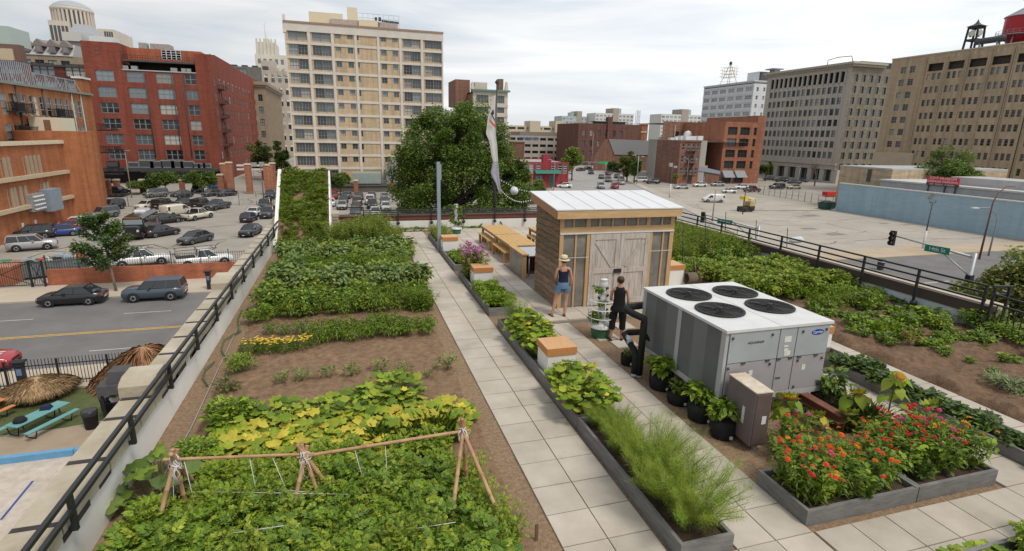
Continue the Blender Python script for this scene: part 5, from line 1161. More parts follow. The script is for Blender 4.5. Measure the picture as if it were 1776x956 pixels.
rust=mat('rust_steel',(.17,.07,.045),rough=.8,var=.3,scale=4)
for i,(x,y0,y1) in enumerate(((6.5,7.0,10.2),(7.95,6.35,10.2))):
 b=MB(); b.box(x-.09,y0,.30,x+.09,y1,.32); b.box(x-.02,y0,.32,x+.02,y1,.44); b.box(x-.09,y0,.44,x+.09,y1,.458); tag(b.build('steel_beam',rust,loc=(x,8.5,.3)),['rust brown steel beam under the left half of the big air unit','rust brown steel beam sticking out under the right half of the big air unit'][i],'beam','beams under the air unit')
for i,(x,y) in enumerate(((6.3,7.4),(8.1,7.4),(6.3,9.6),(8.1,9.6),(6.3,8.5))):
 b=MB(); b.tube([(x,y,0),(x,y,.31)],.06,8); b.lathe(x,y,[(.12,0),(.12,.02),(.06,.03)],10); tag(b.build('steel_post',whitef,loc=(x,y,0)),'short white steel post holding up the beams of the big air unit','post','short posts under the air unit')
foam=mat('black_foam',(.014,.014,.015),rough=.85,var=.3,scale=6,bump=.2); capm=mat('pale_tape',(.55,.6,.62))
Y0=9.45
def pp(px,py,Y=Y0):q=onY(px,py,Y); return (q[0],q[1],q[2])
e=thing('insulated_pipe','black insulated pipe rising upright and bending into the air unit','pipe',pp(1108,655))
b=MB(); z_= lambda p,z:(p[0],p[1],z)
A=pp(1108,650); b.tube([(A[0],A[1],.06),pp(1117,560),pp(1118,553),pp(1100,545),(pp(1085,537,9.9)),pp(1088,533,10.1),pp(1118,530,10.1),(6.15,10.0,1.30)],[.075]*8,12); b.build('foam_sleeve',foam,e)
b=MB(); b.tube([(A[0],A[1],0),(A[0],A[1],.08)],.06,10); b.build('pipe_end',capm,e)
e=thing('insulated_pipe','black insulated pipe with pale tape elbow, lower and left of the upright one','pipe',pp(1090,640,9.6))
b=MB(); A=onZ(1099,652,.02); A=(A[0],A[1],A[2]); b.tube([(A[0],A[1],.08),(A[0]+.02,A[1]+.02,.45),pp(1100,607,A[1]+.1),pp(1090,592,A[1]+.35),pp(1083,580,A[1]+.6),pp(1090,577,A[1]+.7),pp(1112,576,A[1]+.4),(6.15,9.6,.75)],[.07]*8,12); b.build('foam_sleeve',foam,e)
b=MB(); b.tube([pp(1094,596,A[1]+.25),pp(1087,586,A[1]+.48)],.076,12); b.build('tape',mat('silver_tape',(.35,.42,.46),rough=.4),e); b=MB(); b.tube([(A[0],A[1],0),(A[0],A[1],.09)],.055,10); b.build('pipe_end',capm,e)
e=thing('electrical_box','brown grey metal electrical cabinet with rusty top in front of the air unit','cabinet',(6.27,6.75,.12),rad(-4))
b=MB(); b.box(-.15,-.36,0,.15,.36,.95); b.build('cabinet_body',mat('cabinet_brown',(.155,.125,.125),rough=.5,var=.12,scale=3),e,local=True)
b=MB(); b.box(-.16,-.37,.951,.16,.37,.97); b.build('rusty_lid',mat('rusty_white',(.5,.38,.25),rough=.8,col2=(.62,.58,.5),scale=6),e,local=True)
b=MB(); b.box(.151,-.32,.03,.162,.32,.92); b.box(-.13,-.372,.03,.13,-.361,.92); b.build('cabinet_door',mat('cabinet_brown2',(.12,.085,.078),rough=.5,var=.1),e,local=True)
b=MB(); b.box(-.157,-.14,.3,-.151,-.08,.6); b.box(.0,-.38,.4,.08,-.373,.54); b.build('sticker',mat('sticker_pale',(.6,.6,.58),var=.3,scale=40),e,local=True)
for y in (-.3,.3):
 b=MB(); b.box(-.03,y-.03,-.2,.03,y+.03,0); b.build('leg',greym,e,local=True)
 # ---- garden shed
sx0,sx1,sy0,sy1,sz0=5.64,9.32,14.0,16.3,.12
oldw=mat('weathered_board',(.145,.098,.060),rough=.9,col2=(.29,.205,.13),scale=2.2,stretch=(1,1,7),bump=.3,bscale=20,island=.28)
oldg=mat('grey_board',(.22,.20,.175),rough=.9,col2=(.42,.385,.34),scale=3.0,stretch=(9,1,1),bump=.25,bscale=22)
neww=mat('new_pine',(.46,.29,.14),rough=.7,col2=(.57,.40,.22),scale=2,stretch=(1,1,8),bump=.08)
newv=mat('new_pine_upright',(.45,.27,.125),rough=.7,col2=(.55,.37,.20),scale=2.5,stretch=(9,9,1),bump=.08)
poly_=mat('old_plastic_pane',(.115,.11,.10),rough=.2,col2=(.27,.255,.225),scale=1.7,spec=.5)
e=thing('garden_shed','timber garden shed with white metal roof and whitewashed double doors','shed',((sx0+sx1)/2,(sy0+sy1)/2,sz0))
rz0,rz1=onY(966,366,sy0-.25)[2],onX(919,333,5.42)[2]; ryb=onX(919,333,5.42)[1]; sy1=ryb-.15
def rz(y): return rz0+(rz1-rz0)*(y-sy0+.25)/(ryb-sy0+.25)
b=MB(); zz=sz0; k=0
while zz<rz(sy1)-.25:
 h_=.19; ye_=sy1
 top=min(zz+h_+.015,rz(sy1)-.2); ys=sy0+.02
 if zz+h_>rz(sy0)-.2:ys=sy0+.02+max(0,(zz+h_-(rz(sy0)-.2))/((rz1-rz0)/(ryb-sy0+.25)))
 if ys<ye_-.1:b.prism([(sx0-.035,ys,zz),(sx0-.008,ys,top),(sx0+.02,ys,top),(sx0+.02,ys,zz)],(0,ye_-ys,0))
 zz+=h_; k+=1
b.build('board_wall',oldw,e)
b=MB()
for k in range(1,14):b.box(sx0-.034,sy0+.03,sz0+.19*k-.012,sx0-.012,sy1-.02,sz0+.19*k+.004)
b.build('lap_shade_lines',tar,e)  # black strips painted in for the shade line under each board lap
b=MB(); b.box(sx0+.03,sy1-.05,sz0,sx1-.03,sy1,rz(sy1)-.2); b.box(sx1-.04,sy0+.03,sz0,sx1,sy1-.06,rz(sy0)-.2); b.build('board_wall',oldw,e)
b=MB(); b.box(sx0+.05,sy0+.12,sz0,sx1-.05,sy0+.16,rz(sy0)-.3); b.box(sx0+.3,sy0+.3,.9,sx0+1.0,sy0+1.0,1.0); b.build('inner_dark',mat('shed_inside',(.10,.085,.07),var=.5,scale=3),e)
P= lambda px,py:onY(px,py,sy0)
zf0=P(966,379)[2]; zt0,zt1=P(1000,394)[2],P(1000,379)[2]; zb0=P(1000,404)[2]
b=MB(); b.box(sx0,sy0-.03,zb0,sx1,sy0+.06,zt0); b.build('header_beam',neww,e)
b=MB(); b.box(sx0,sy0-.05,zb0-.035,sx1,sy0-.031,zb0+.004); b.build('white_strip',whitef,e)
ux_=[(px-900) for px in ()]
edges=[415,455,548,560,685,725,815,832,948,962,1082,1095,1205,1222,1305,1343,1455,1470,1550,1590]
ex=[P(900+q/5.9,386)[0] for q in edges]; sc2=(sx1-sx0)/(ex[-1]-ex[0]); ex=[sx0+(q-ex[0])*sc2 for q in ex]
b=MB()
for i in range(0,len(ex),2):b.box(ex[i],sy0-.02,zt0+.001,ex[i+1],sy0+.06,rz(sy0)-.21)
b.build('clerestory_frame',newv,e)
for i in range(1,len(ex)-1,2):b=MB(); b.box(ex[i]+.002,sy0+.02,zt0+.002,ex[i+1]-.002,sy0+.03,rz(sy0)-.22); b.build('clerestory_pane',poly_,e)
dL=P(1021,450)[0]; dR=P(1123,450)[0]; dM=(dL+dR)/2
b=MB()
for x0,x1 in ((sx0,sx0+.11),(dL-.1,dL),(dR,dR+.09),(sx1-.13,sx1)):b.box(x0,sy0-.03,sz0,x1,sy0+.06,zb0-.036)
for x in (sx0+.5,dR+.46):b.box(x-.025,sy0-.02,sz0,x+.025,sy0+.05,zb0-.036)
b.build('front_post',newv,e)
for x0,x1 in ((sx0+.11,sx0+.475),(sx0+.525,dL-.1),(dR+.09,dR+.435),(dR+.485,sx1-.13)):
 b=MB(); b.box(x0+.002,sy0+.02,sz0+.02,x1-.002,sy0+.03,zb0-.04); b.build('plastic_pane',poly_,e)
b=MB(); b.box(sx0+.15,sy0+.04,1.72,sx0+.42,sy0+.1,2.1); b.build('red_bucket',mat('bucket_red',(.4,.02,.03)),e)
b=MB(); b.box(sx0,sy0-.036,1.62,dL-.02,sy0-.031,1.635); b.box(dR+.02,sy0-.036,1.72,sx1,sy0-.031,1.735); b.build('pane_trim',whitef,e)
white_w=mat('whitewashed_board',(.33,.285,.24),rough=.85,col2=(.60,.55,.495),scale=2.6,stretch=(7,7,.8),bump=.25,bscale=20)
for x0,x1,s_ in ((dL+.01,dM-.006,1),(dM+.006,dR-.01,-1)):
 b=MB(); nb=5; w_=(x1-x0)/nb
 for i in range(nb):b.box(x0+i*w_+.003,sy0-.03,sz0+.03,x0+(i+1)*w_-.003,sy0-.005,zb0-.05)
 d_=b.build('barn_door',white_w,e)
 b=MB(); b.box(x0,sy0-.05,sz0+.03,x0+.14,sy0-.031,zb0-.05); b.box(x1-.14,sy0-.05,sz0+.03,x1,sy0-.031,zb0-.05); b.box(x0+.141,sy0-.05,zb0-.22,x1-.141,sy0-.031,zb0-.05); b.box(x0+.141,sy0-.05,sz0+.03,x1-.141,sy0-.031,sz0+.2); b.box(x0+.141,sy0-.05,1.12,x1-.141,sy0-.031,1.26)
 xa_,xb_=(x0+.2,x1-.2) if s_>0 else (x1-.2,x0+.2)
 b.bar((xa_,sy0-.04,zb0-.28),(xb_,sy0-.04,1.3),.02,.12); b.build('door_brace',white_w,d_)
b=MB(); b.box(dM-.17,sy0-.09,1.12,dM+.07,sy0-.052,1.24); b.build('latch',blackm,e)
b=MB(); b.prism([(5.42,sy0-.25,rz0),(5.42,ryb,rz1),(5.42,ryb,rz1+.03),(5.42,sy0-.25,rz0+.03)],(9.45-5.42,0,0))
for k in range(1,7):x=5.42+4.03*k/7; b.prism([(x-.006,sy0-.25,rz0+.03),(x-.006,ryb,rz1+.03),(x-.006,ryb,rz1+.042),(x-.006,sy0-.25,rz0+.042)],(.012,0,0))
b.build('metal_roof',mat('white_metal_roof',(.63,.645,.66),rough=.42,var=.05,scale=1.5,spec=.5),e)
b=MB(); b.box(5.46,sy0-.235,rz0-.235,9.41,sy0-.19,rz0-.004); b.build('fascia_board',neww,e)
b=MB(); b.prism([(5.44,sy0-.19,rz0-.23),(5.44,ryb-.02,rz1-.24),(5.44,ryb-.02,rz1-.004),(5.44,sy0-.19,rz0-.004)],(.045,0,0)); b.build('fascia_board',mat('red_pine',(.37,.19,.10),rough=.75,col2=(.46,.26,.15),scale=2,stretch=(1,6,1)),e)
b=MB(); b.prism([(9.37,sy0-.19,rz0-.23),(9.37,ryb-.02,rz1-.24),(9.37,ryb-.02,rz1-.004),(9.37,sy0-.19,rz0-.004)],(.04,0,0)); b.build('fascia_board',neww,e)
# ---- tables, benches, counter
tim=mat('honey_timber',(.46,.265,.085),rough=.55,col2=(.54,.34,.13),scale=2,stretch=(7,1,7),spec=.35); timd=mat('honey_timber_leg',(.40,.21,.07),rough=.6,var=.12,scale=2,stretch=(6,6,1))
def table(x0,x1,y0,y1,ztop,label):
 e=thing('timber_table',label,'table',((x0+x1)/2,(y0+y1)/2,.12),0,'honey timber tables')
 b=MB(); n_=6; w_=(x1-x0)/n_
 for i in range(n_):b.box(x0+i*w_+.004,y0,ztop-.05,x0+(i+1)*w_-.004,y1,ztop)
 b.build('tabletop',tim,e); b=MB()
 b.box(x0+.05,y0+.05,ztop-.15,x0+.09,y1-.05,ztop-.051); b.box(x1-.09,y0+.05,ztop-.15,x1-.05,y1-.05,ztop-.051); b.box(x0+.1,y0+.05,ztop-.15,x1-.1,y0+.09,ztop-.051); b.build('apron',timd,e)
 for x in (x0+.03,x1-.12):
  for y in (y0+.03,y1-.12):b=MB(); b.box(x,y,.138,x+.09,y+.09,ztop-.051); b.build('leg',timd,e)
def bench(x0,x1,y0,y1,label):
 e=thing('timber_bench',label,'bench',((x0+x1)/2,(y0+y1)/2,.12),0,'honey timber benches'); b=MB()
 for i in range(3):w_=(x1-x0)/3; b.box(x0+i*w_+.004,y0,.53,x0+(i+1)*w_-.004,y1,.57)
 b.build('seat',tim,e)
 for y in (y0+.06,y1-.2):
  for x in (x0+.01,x1-.1):b=MB(); b.box(x,y,.12,x+.09,y+.12,.529); b.build('leg',timd,e)
table(5.84,6.98,19.5,21.9,.88,'long honey timber table, the near one of the end-to-end pair behind the counter')
table(5.84,6.98,22.0,24.4,.88,'long honey timber table, the far one of the end-to-end pair near the flagpole')
q=onZ(916,394,.88); table(q[0],q[0]+1.3,q[1]-2.6,q[1],.88,'honey timber table half hidden behind the shed')
bench(5.66,6.02,19.75,21.7,'timber bench under the left edge of the near long table')
bench(5.66,6.02,22.2,24.2,'timber bench under the left edge of the far long table')
bench(6.8,7.15,20.0,24.0,'long timber bench on the hidden right side of the tables'); bench(q[0]-.15,q[0]+.2,q[1]-2.4,q[1]-.2,'timber bench beside the table behind the shed')
e=thing('outdoor_counter','wood clad outdoor kitchen counter with steel top beside the shed','counter',(6.3,17.9,.12))
A=onZ(897,470,.13); xa_=A[0]; ya_=A[1]
cx0_,cy0_=5.72,17.5
b=MB()
for k in range(5):b.box(cx0_,cy0_+.1,.14+k*.155,cx0_+.04,cy0_+1.5,.14+k*.155+.148)
b.build('board_panel',oldg,e)
b=MB(); b.box(cx0_-.01,cy0_,.138,cx0_+.12,cy0_+.1,.93); b.box(cx0_-.02,cy0_+1.5,.138,cx0_+.1,cy0_+1.6,.93); b.build('corner_post',newv,e)
b=MB(); b.box(cx0_-.04,cy0_-.03,.931,cx0_+.2,cy0_+1.65,.975); b.build('wooden_cap',tim,e)
b=MB(); b.box(cx0_+.21,cy0_+.05,.86,cx0_+2.0,cy0_+1.6,.90); b.build('steel_top',mat('stainless',(.5,.52,.53),rough=.3,metal=.8,var=.05),e)
for x in (cx0_+.25,cx0_+1.9):
 b=MB(); b.tube([(x,cy0_+.1,.13),(x,cy0_+.1,.86)],.02,8); b.build('leg',greym,e)
b=MB(); b.box(cx0_+.2,cy0_+.9,.14,cx0_+1.0,cy0_+1.4,.8); b.build('dark_crate',mat('dark_red_crate',(.09,.03,.025),var=.3),e)
# ---- pole, flag, string lights
pm=mat('bluegrey_post',(.26,.32,.37),rough=.5,var=.08)
A=onZ(762,434,.05); tp=onY(765,281,A[1]); b=MB(); b.box(A[0]-.07,A[1]-.07,.02,A[0]+.07,A[1]+.07,tp[2])
e=thing('steel_post','tall slim blue grey steel post by the farthest planter','post',(A[0],A[1],0)); b.build('shaft',pm,e)
b=MB(); b.box(A[0]+.071,A[1]-.05,tp[2]-.75,A[0]+.12,A[1]+.05,tp[2]-.1); b.build('strip_lamp',greym,e)
A=onZ(858,384,.12); Yf=A[1]; q= lambda px,py,dy=0:Vector(onY(px,py,Yf+dy))
e=thing('flagpole','dark flagpole on three braced legs at the far end of the terrace','flagpole',(A[0],A[1],.1))
b=MB(); b.tube([(A[0],A[1],.1),tuple(q(857,300)),tuple(q(862,145))],[.1,.07,.04],8); b.lathe(q(862,143)[0],Yf,[(.01,q(862,143)[2]-.15),(.13,q(862,143)[2]),(.01,q(862,143)[2]+.16)],10); b.build('pole',mat('flagpole_dark',(.05,.055,.05),rough=.5,var=.2),e)
for px,py,dy in ((830,394,-.5),(874,395,-.6),(850,380,1.2)):
 g_=onZ(px,py,.12); b=MB(); b.tube([tuple(q(857,366)),(g_[0],g_[1],.11)],.035,6); b.build('leg',blackm,e)
L_=[(855,167),(851,190),(846,205),(843,232),(849,246),(852,268),(855,280),(851,300),(854,308),(860,318),(866,336)]
Rr=[(860,165),(859,190),(859,215),(860,235),(862,250),(863,265),(864,280),(865,295),(866,308),(868,325),(869,336)]
b=MB(); V_=[]; nW=7
for i,(l,r_) in enumerate(zip(L_,Rr)):
 for j in range(nW):t_=j/(nW-1); p_=q(l[0]+(r_[0]-l[0])*t_,l[1]+(r_[1]-l[1])*t_,-.12+.035*math.sin(t_*9+i*.35)); V_.append(tuple(p_))
b.smooth= True
for i in range(len(L_)-1):
 for j in range(nW-1):b.f.append((i*nW+j,i*nW+j+1,(i+1)*nW+j+1,(i+1)*nW+j)); b.mi.append(1 if i>=6 else 0); b.sm.append(True)
b.v=V_; fl_=b.build('flag',[mat('flag_white',(.68,.67,.65),rough=.8,transl=.25,var=.05),mat('flag_lilac',(.42,.40,.47),rough=.8,transl=.2,var=.1)],loc=tuple(q(858,250)))
tag(fl_,'limp tall white flag with navy and orange stripes and grey foot on the flagpole','flag')
def flagpatch(nm,pts,m_):
 b=MB(); P_=[tuple(q(x,y,-.27)) for x,y in pts]; b.prism(P_,(0,.012,0)); b.build(nm,m_,fl_)
flagpatch('navy_stripe',[(851,197),(856,189),(857,197),(854.5,201),(858,206),(858.5,212)],mat('navy',(.03,.03,.07)))
flagpatch('orange_stripe',[(850,207),(858.5,217),(859,222),(849,211)],mat('flag_orange',(.62,.09,.04)))
e=thing('string_lights','string of white globe bulbs hanging from the flagpole toward the shed','string lights',tuple(q(866,320)))
pts=[(866,325),(872,334),(882,343),(893,349),(905,351),(920,348)]
pts2=[(866,312),(880,319),(893,326),(907,331),(922,334)]
bulb=MB(); bulb.lathe(0,0,[(.01,-.06),(.05,-.03),(.06,.01),(.04,.05),(.02,.09)],8); bme=bulb.mesh('bulb',mat('bulb_white',(.75,.75,.73),rough=.3,var=0))
for P_,n_,dy in ((pts,20,-1.5),(pts2,15,2.0)):
 T=np.linspace(0,len(P_)-1,n_); X_=np.interp(T,range(len(P_)),[p[0] for p in P_]); Y_=np.interp(T,range(len(P_)),[p[1] for p in P_])
 W_=[Vector(onY(x,y,Yf+dy*t/len(P_))) for x,y,t in zip(X_,Y_,T)]
 b=MB(); b.tube([tuple(w+Vector((0,0,.09))) for w in W_],.012,4); b.build('cable',blackm,e)
 for w in W_:inst('bulb',bme,e,w-e.location,sc=.55 if dy<0 else .5)
b=MB(); g_=onY(892,331,34); b.lathe(g_[0],g_[1],[(.01,g_[2]-.28),(.2,g_[2]-.2),(.29,g_[2]),(.2,g_[2]+.2),(.01,g_[2]+.28)],12); tag(b.build('globe_lamp',mat('globe_white',(.6,.62,.66),rough=.4),loc=tuple(g_)),'white globe lamp beside the string of bulbs','lamp')
# ---- bamboo trellis
bam=mat('bamboo',(.33,.17,.085),rough=.6,col2=(.52,.34,.20),scale=3,stretch=(1,1,.6)); twine=mat('white_twine',(.62,.61,.62),rough=.8,var=.1)
e=thing('bamboo_trellis','bamboo bean trellis of crossed canes lashed with white twine, near left','trellis',(-.5,6.5,0))
def cane(a,c,r_=.026,nm='cane'):
 a,c=Vector(a),Vector(c); b=MB(); n_=max(3,int((c-a).length/.22)); P_=[]; R_2=[]
 for i in range(n_+1):
  t_=i/n_
  for d_,rr2 in ((-.012,1.0),(0,1.22),(.012,1.0)):
   tt=t_+d_/(c-a).length*1.0
   if 0<=tt<=1:P_.append(a.lerp(c,tt)); R_2.append(r_*rr2)
 b.tube(P_,R_2,8); b.build(nm,bam,e)
def ext(a,c,k):a,c=Vector(a),Vector(c); return c+(c-a).normalized()*k
ap=[Vector(onY(303,797,6.75)),Vector(onY(529,790,6.6)),Vector(onY(803,748,6.35))]
feet=[[(262,958),(330,905),(347,850)],[(498,930),(567,905),(604,888)],[(776,958),(892,956),(812,870)]]
for A,F_ in zip(ap,feet):
 for i,(px,py) in enumerate(F_):
  g_=Vector(onZ(px,py,.03)); cane(g_,ext(g_,A,.13+.03*i),.027)
dirp=(ap[1]-ap[0]).normalized(); cane(ap[0]-dirp*.12+Vector((0,0,.0)),ap[1]+dirp*.1+Vector((0,0,.02)),.02); cane(ap[1]-(ap[2]-ap[1]).normalized()*.1+Vector((0,0,-.01)),ap[2]+(ap[2]-ap[1]).normalized()*.08,.022)
for A in ap:
 b=MB(); r3=random.Random(int(A.x*100))
 for k in range(16):
  c_=A+Vector((r3.uniform(-.03,.03),r3.uniform(-.03,.03),r3.uniform(-.12,.03))); nrm=Vector((r3.uniform(-1,1),r3.uniform(-1,1),r3.uniform(-.4,.4))).normalized(); t1=nrm.orthogonal().normalized(); t2=nrm.cross(t1)
  b.tube([c_+(t1*math.cos(w)+t2*math.sin(w)*1.1)*.05 for w in np.linspace(0,6.2,10)],.006,4)
 for k in range(4):s_=A+Vector((r3.uniform(-.04,.04),-.04,-.05)); b.tube([s_,s_+Vector((r3.uniform(-.06,.06),-.03,-.12)),s_+Vector((r3.uniform(-.06,.06),-.02,-.26))],.005,4)
 b.build('lashing',twine,e)
b=MB()
def alongtop(px):
 if px<529:t_=(px-303)/(529-303); return ap[0].lerp(ap[1],t_)
 t_=(px-529)/(803-529); return ap[1].lerp(ap[2],t_)
for px,dx in ((318,8),(300,-14),(430,8),(665,3),(612,22),(470,30)):
 A=alongtop(px); b.tube([A,A+Vector((dx*.004,.01,-.5)),A+Vector((dx*.009,0,-1.0))],.005,4)
for p0,p1 in (((350,853),(640,858)),((400,925),(520,908)),((700,920),(790,906)),((480,850),(560,855))):
 b.tube([onZ(*p0,.55),onZ(*p1,.55)],.005,4)
b.build('twine',twine,e)
# ================================================================ VEGETATION
def leafm(n,c,isl=.38,rough=.55,tr=.28,var=.22): return mat(n,c,rough=rough,var=var,scale=2.2,island=isl,transl=tr,spec=.35)
LG=dict(mid=leafm('leaf_green',(.135,.215,.026)),bright=leafm('leaf_bright',(.20,.31,.024)),dark=leafm('leaf_dark',(.06,.105,.028)),grey=leafm('leaf_grey_green',(.17,.25,.065)),sage=leafm('leaf_sage',(.28,.34,.14)),yellow=leafm('leaf_yellow',(.56,.50,.06),.3),lime=leafm('leaf_lime',(.29,.36,.035),.35),dill=leafm('leaf_dill',(.30,.43,.055),.3,.55,.42),herb=leafm('leaf_herb',(.25,.30,.055)),tom=leafm('leaf_tomato',(.15,.255,.028)),olive=leafm('leaf_olive',(.16,.175,.045)),purple=leafm('leaf_purple',(.07,.045,.04)),tree=leafm('leaf_tree',(.092,.152,.028),.4,.55,.36),tree2=leafm('leaf_tree_light',(.155,.235,.045),.4,.55,.36),blue=leafm('leaf_bluegreen',(.14,.20,.15),.25),vine=leafm('leaf_vine',(.085,.135,.035),.45),red=leafm('leaf_red',(.20,.075,.03)))
stemm=mat('stem_green',(.16,.20,.06),rough=.7,var=.2); stemb=mat('stem_brown',(.15,.10,.06),rough=.85,var=.25); barkm=mat('bark',(.12,.095,.07),rough=.95,var=.3,scale=4,bump=.4); barkg=mat('bark_grey',(.27,.23,.18),rough=.95,var=.25,scale=5)
T_OV=(np.array([(0,0,0),(.27,.30,.07),(.22,.66,.05),(0,1,-.10),(-.22,.66,.05),(-.27,.30,.07),(0,.5,0)]),[(0,1,2,6),(6,2,3),(6,3,4),(0,6,4,5)])
T_NAR=(np.array([(0,0,0),(.11,.35,.03),(.0,1,-.22),(-.11,.35,.03)]),[(0,1,2,3)])
T_BLD=(np.array([(-.03,0,0),(.03,0,0),(.028,.5,.02),(0,1,-.25),(-.028,.5,.02)]),[(0,1,2,3,4)])
T_GR=(np.array([(-.014,0,0),(.014,0,0),(.012,.55,.02),(0,1,-.2),(-.012,.55,.02)]),[(0,1,2,3,4)])
T_THR=(np.array([(-.012,0,0),(.012,0,0),(0,1,-.1)]),[(0,1,2)])
T_Q=(np.array([(0,0,0),(.36,.45,.08),(0,1,-.06),(-.36,.45,.08)]),[(0,1,2,3)])
_o=[(0,.05),(.30,-.10),(.52,.12),(.46,.40),(.60,.62),(.30,.80),(0,1.0),(-.30,.80),(-.60,.62),(-.46,.40),(-.52,.12),(-.30,-.10)]
T_LOB=(np.array([(x,y,(-.10 if i%2 else .04)) for i,(x,y) in enumerate(_o)]+[(0,.38,.09)]),[(i,(i+1)%12,12) for i in range(12)])
_h=[(0,.0),(.28,-.13),(.47,.12),(.42,.42),(.22,.75),(0,1.05),(-.22,.75),(-.42,.42),(-.47,.12),(-.28,-.13)]
T_HRT=(np.array([(x,y,-.12*y*y+.02) for x,y in _h]+[(0,.35,.06)]),[(i,(i+1)%10,10) for i in range(10)])
_c=[(0,.55,0,.45,.13),(-.9,.18,0,.34,.11),(.9,.18,0,.34,.11),(-.8,.38,0,.36,.12),(.8,.38,0,.36,.12),(-.65,.58,0,.33,.11),(.65,.58,0,.33,.11)]
_v,_fc=[],[]
for a_,y_,x_,l_,w_ in _c:
 s_,c_=math.sin(a_),math.cos(a_); o_=len(_v)
 for u_,t_,z_ in ((0,0,0),(w_,.45,.03),(0,1,-.10),(-w_,.45,.03)):_v.append((x_+u_*c_+t_*l_*s_,y_+t_*l_*c_-u_*s_,z_-.12*y_*y_))
 _fc.append((o_,o_+1,o_+2,o_+3))
T_CMP=(np.array(_v),_fc)
class LM:
 def __init__(s,seed):s.V=[]; s.F=[]; s.I=[]; s.n=0; s.r=np.random.RandomState(seed); s.tb=MB()
 def add(s,T,P,az,tilt,roll,sc,mi=0):
  """leaf base at P, pointing to azimuth az, raised by tilt from the horizontal, rolled about its own rib"""
  P=np.asarray(P,float); n=len(P)
  if n==0: return
  az,tilt,roll,sc=[np.broadcast_to(np.asarray(q,float),(n,)) for q in (az,tilt,roll,sc)]
  d=np.stack([np.cos(az)*np.cos(tilt),np.sin(az)*np.cos(tilt),np.sin(tilt)],1); x0=np.stack([np.sin(az),-np.cos(az),0*az],1); z0=np.cross(x0,d)
  c,q=np.cos(roll)[:, None],np.sin(roll)[:, None]; x=x0*c+z0*q; z=-x0*q+z0*c
  L=T[0]; W_=P[:, None,:]+sc[:, None, None]*(L[None,:,0:1]*x[:, None,:]+L[None,:,1:2]*d[:, None,:]+L[None,:,2:3]*z[:, None,:])
  k=len(L); s.V.append(W_.reshape(-1,3))
  for f in T[1]:
   A=np.arange(n)[:, None]*k+np.array(f)[None,:]+s.n; s.F.append((A,mi))
  s.n+=n*k
 def mesh(s,name,mats,stem=None):
  V_=np.concatenate(s.V) if s.V else np.zeros((0,3)); tv=np.array(s.tb.v) if s.tb.v else np.zeros((0,3)); off=len(V_)
  V_=np.concatenate([V_,tv.reshape(-1,3)])
  loops,tot,mi=[],[],[]
  for A,m_ in s.F:loops.append(A.reshape(-1)); tot.append(np.full(len(A),A.shape[1])); mi.append(np.full(len(A),m_))
  sm=len(mats)
  if s.tb.f:
   loops.append(np.array([i+off for f in s.tb.f for i in f])); tot.append(np.array([len(f) for f in s.tb.f])); mi.append(np.full(len(s.tb.f),sm))
  loops=np.concatenate(loops).astype(np.int32); tot=np.concatenate(tot).astype(np.int32); mi=np.concatenate(mi).astype(np.int32)
  me=bpy.data.meshes.new(name); me.vertices.add(len(V_)); me.vertices.foreach_set('co',V_.astype(np.float32).ravel())
  me.loops.add(len(loops)); me.loops.foreach_set('vertex_index',loops); me.polygons.add(len(tot)); st=np.concatenate([[0],np.cumsum(tot)[:-1]]).astype(np.int32)
  me.polygons.foreach_set('loop_start',st); me.polygons.foreach_set('loop_total',tot)
  for m_ in list(mats)+([stem] if stem else []):me.materials.append(m_)
  me.polygons.foreach_set('material_index',mi); me.update(calc_edges=True); me.validate(); return me
U= lambda r,a,b,n:r.uniform(a,b,n)
def bush(seed,r,h,n,ls,T=T_OV,mats=('mid',),w=None,droop=(-.5,.7),stems=7,stem=None,base=.12,shell=.45,spread=1.0):
 """rounded plant: leaves in the outer part of several uneven lumps carried by stems"""
 L=LM(seed); q=L.r; nl=max(3,stems); lumps=[]
 for k in range(nl):
  a=k*2.4+q.rand()*.8; rr_=r*spread*.62*math.sqrt((k+.5)/nl); zc=h*(.45+.4*q.rand())*(1-.25*rr_/max(r,.01)); lr=r*(.34+.2*q.rand())
  c_=np.array([rr_*math.cos(a),rr_*math.sin(a),zc]); lumps.append((c_,lr)); L.tb.tube([(0,0,0),tuple(c_*[.5,.5,.55]),tuple(c_)],[.012*max(1,r*2),.008*max(1,r*2),.004],4,cap=False)
 per=n//nl
 for c_,lr in lumps:
  v=q.normal(size=(per,3)); v/=np.linalg.norm(v,axis=1)[:, None]; rad_=lr*(shell+(1-shell)*q.rand(per)**.5); P=c_+v*rad_[:, None]*[1,1,.85*h/max(r*1.6,.01) if h<r*1.6 else 1.0]
  P[:,2]=np.maximum(P[:,2],h*base*q.rand(per)); az=np.arctan2(P[:,1],P[:,0])+q.normal(size=per)*.7; tl=U(q,droop[0],droop[1],per)+(.35*(v[:,2]))
  mi=q.choice(len(mats),per,p=w)
  for k in range(len(mats)):
   m_=mi==k; L.add(T,P[m_],az[m_],tl[m_],q.normal(size=m_.sum())*.4,ls*U(q,.6,1.25,m_.sum()),k)
 return L.mesh('foliage',[LG[m_] for m_ in mats],stem or stemm)
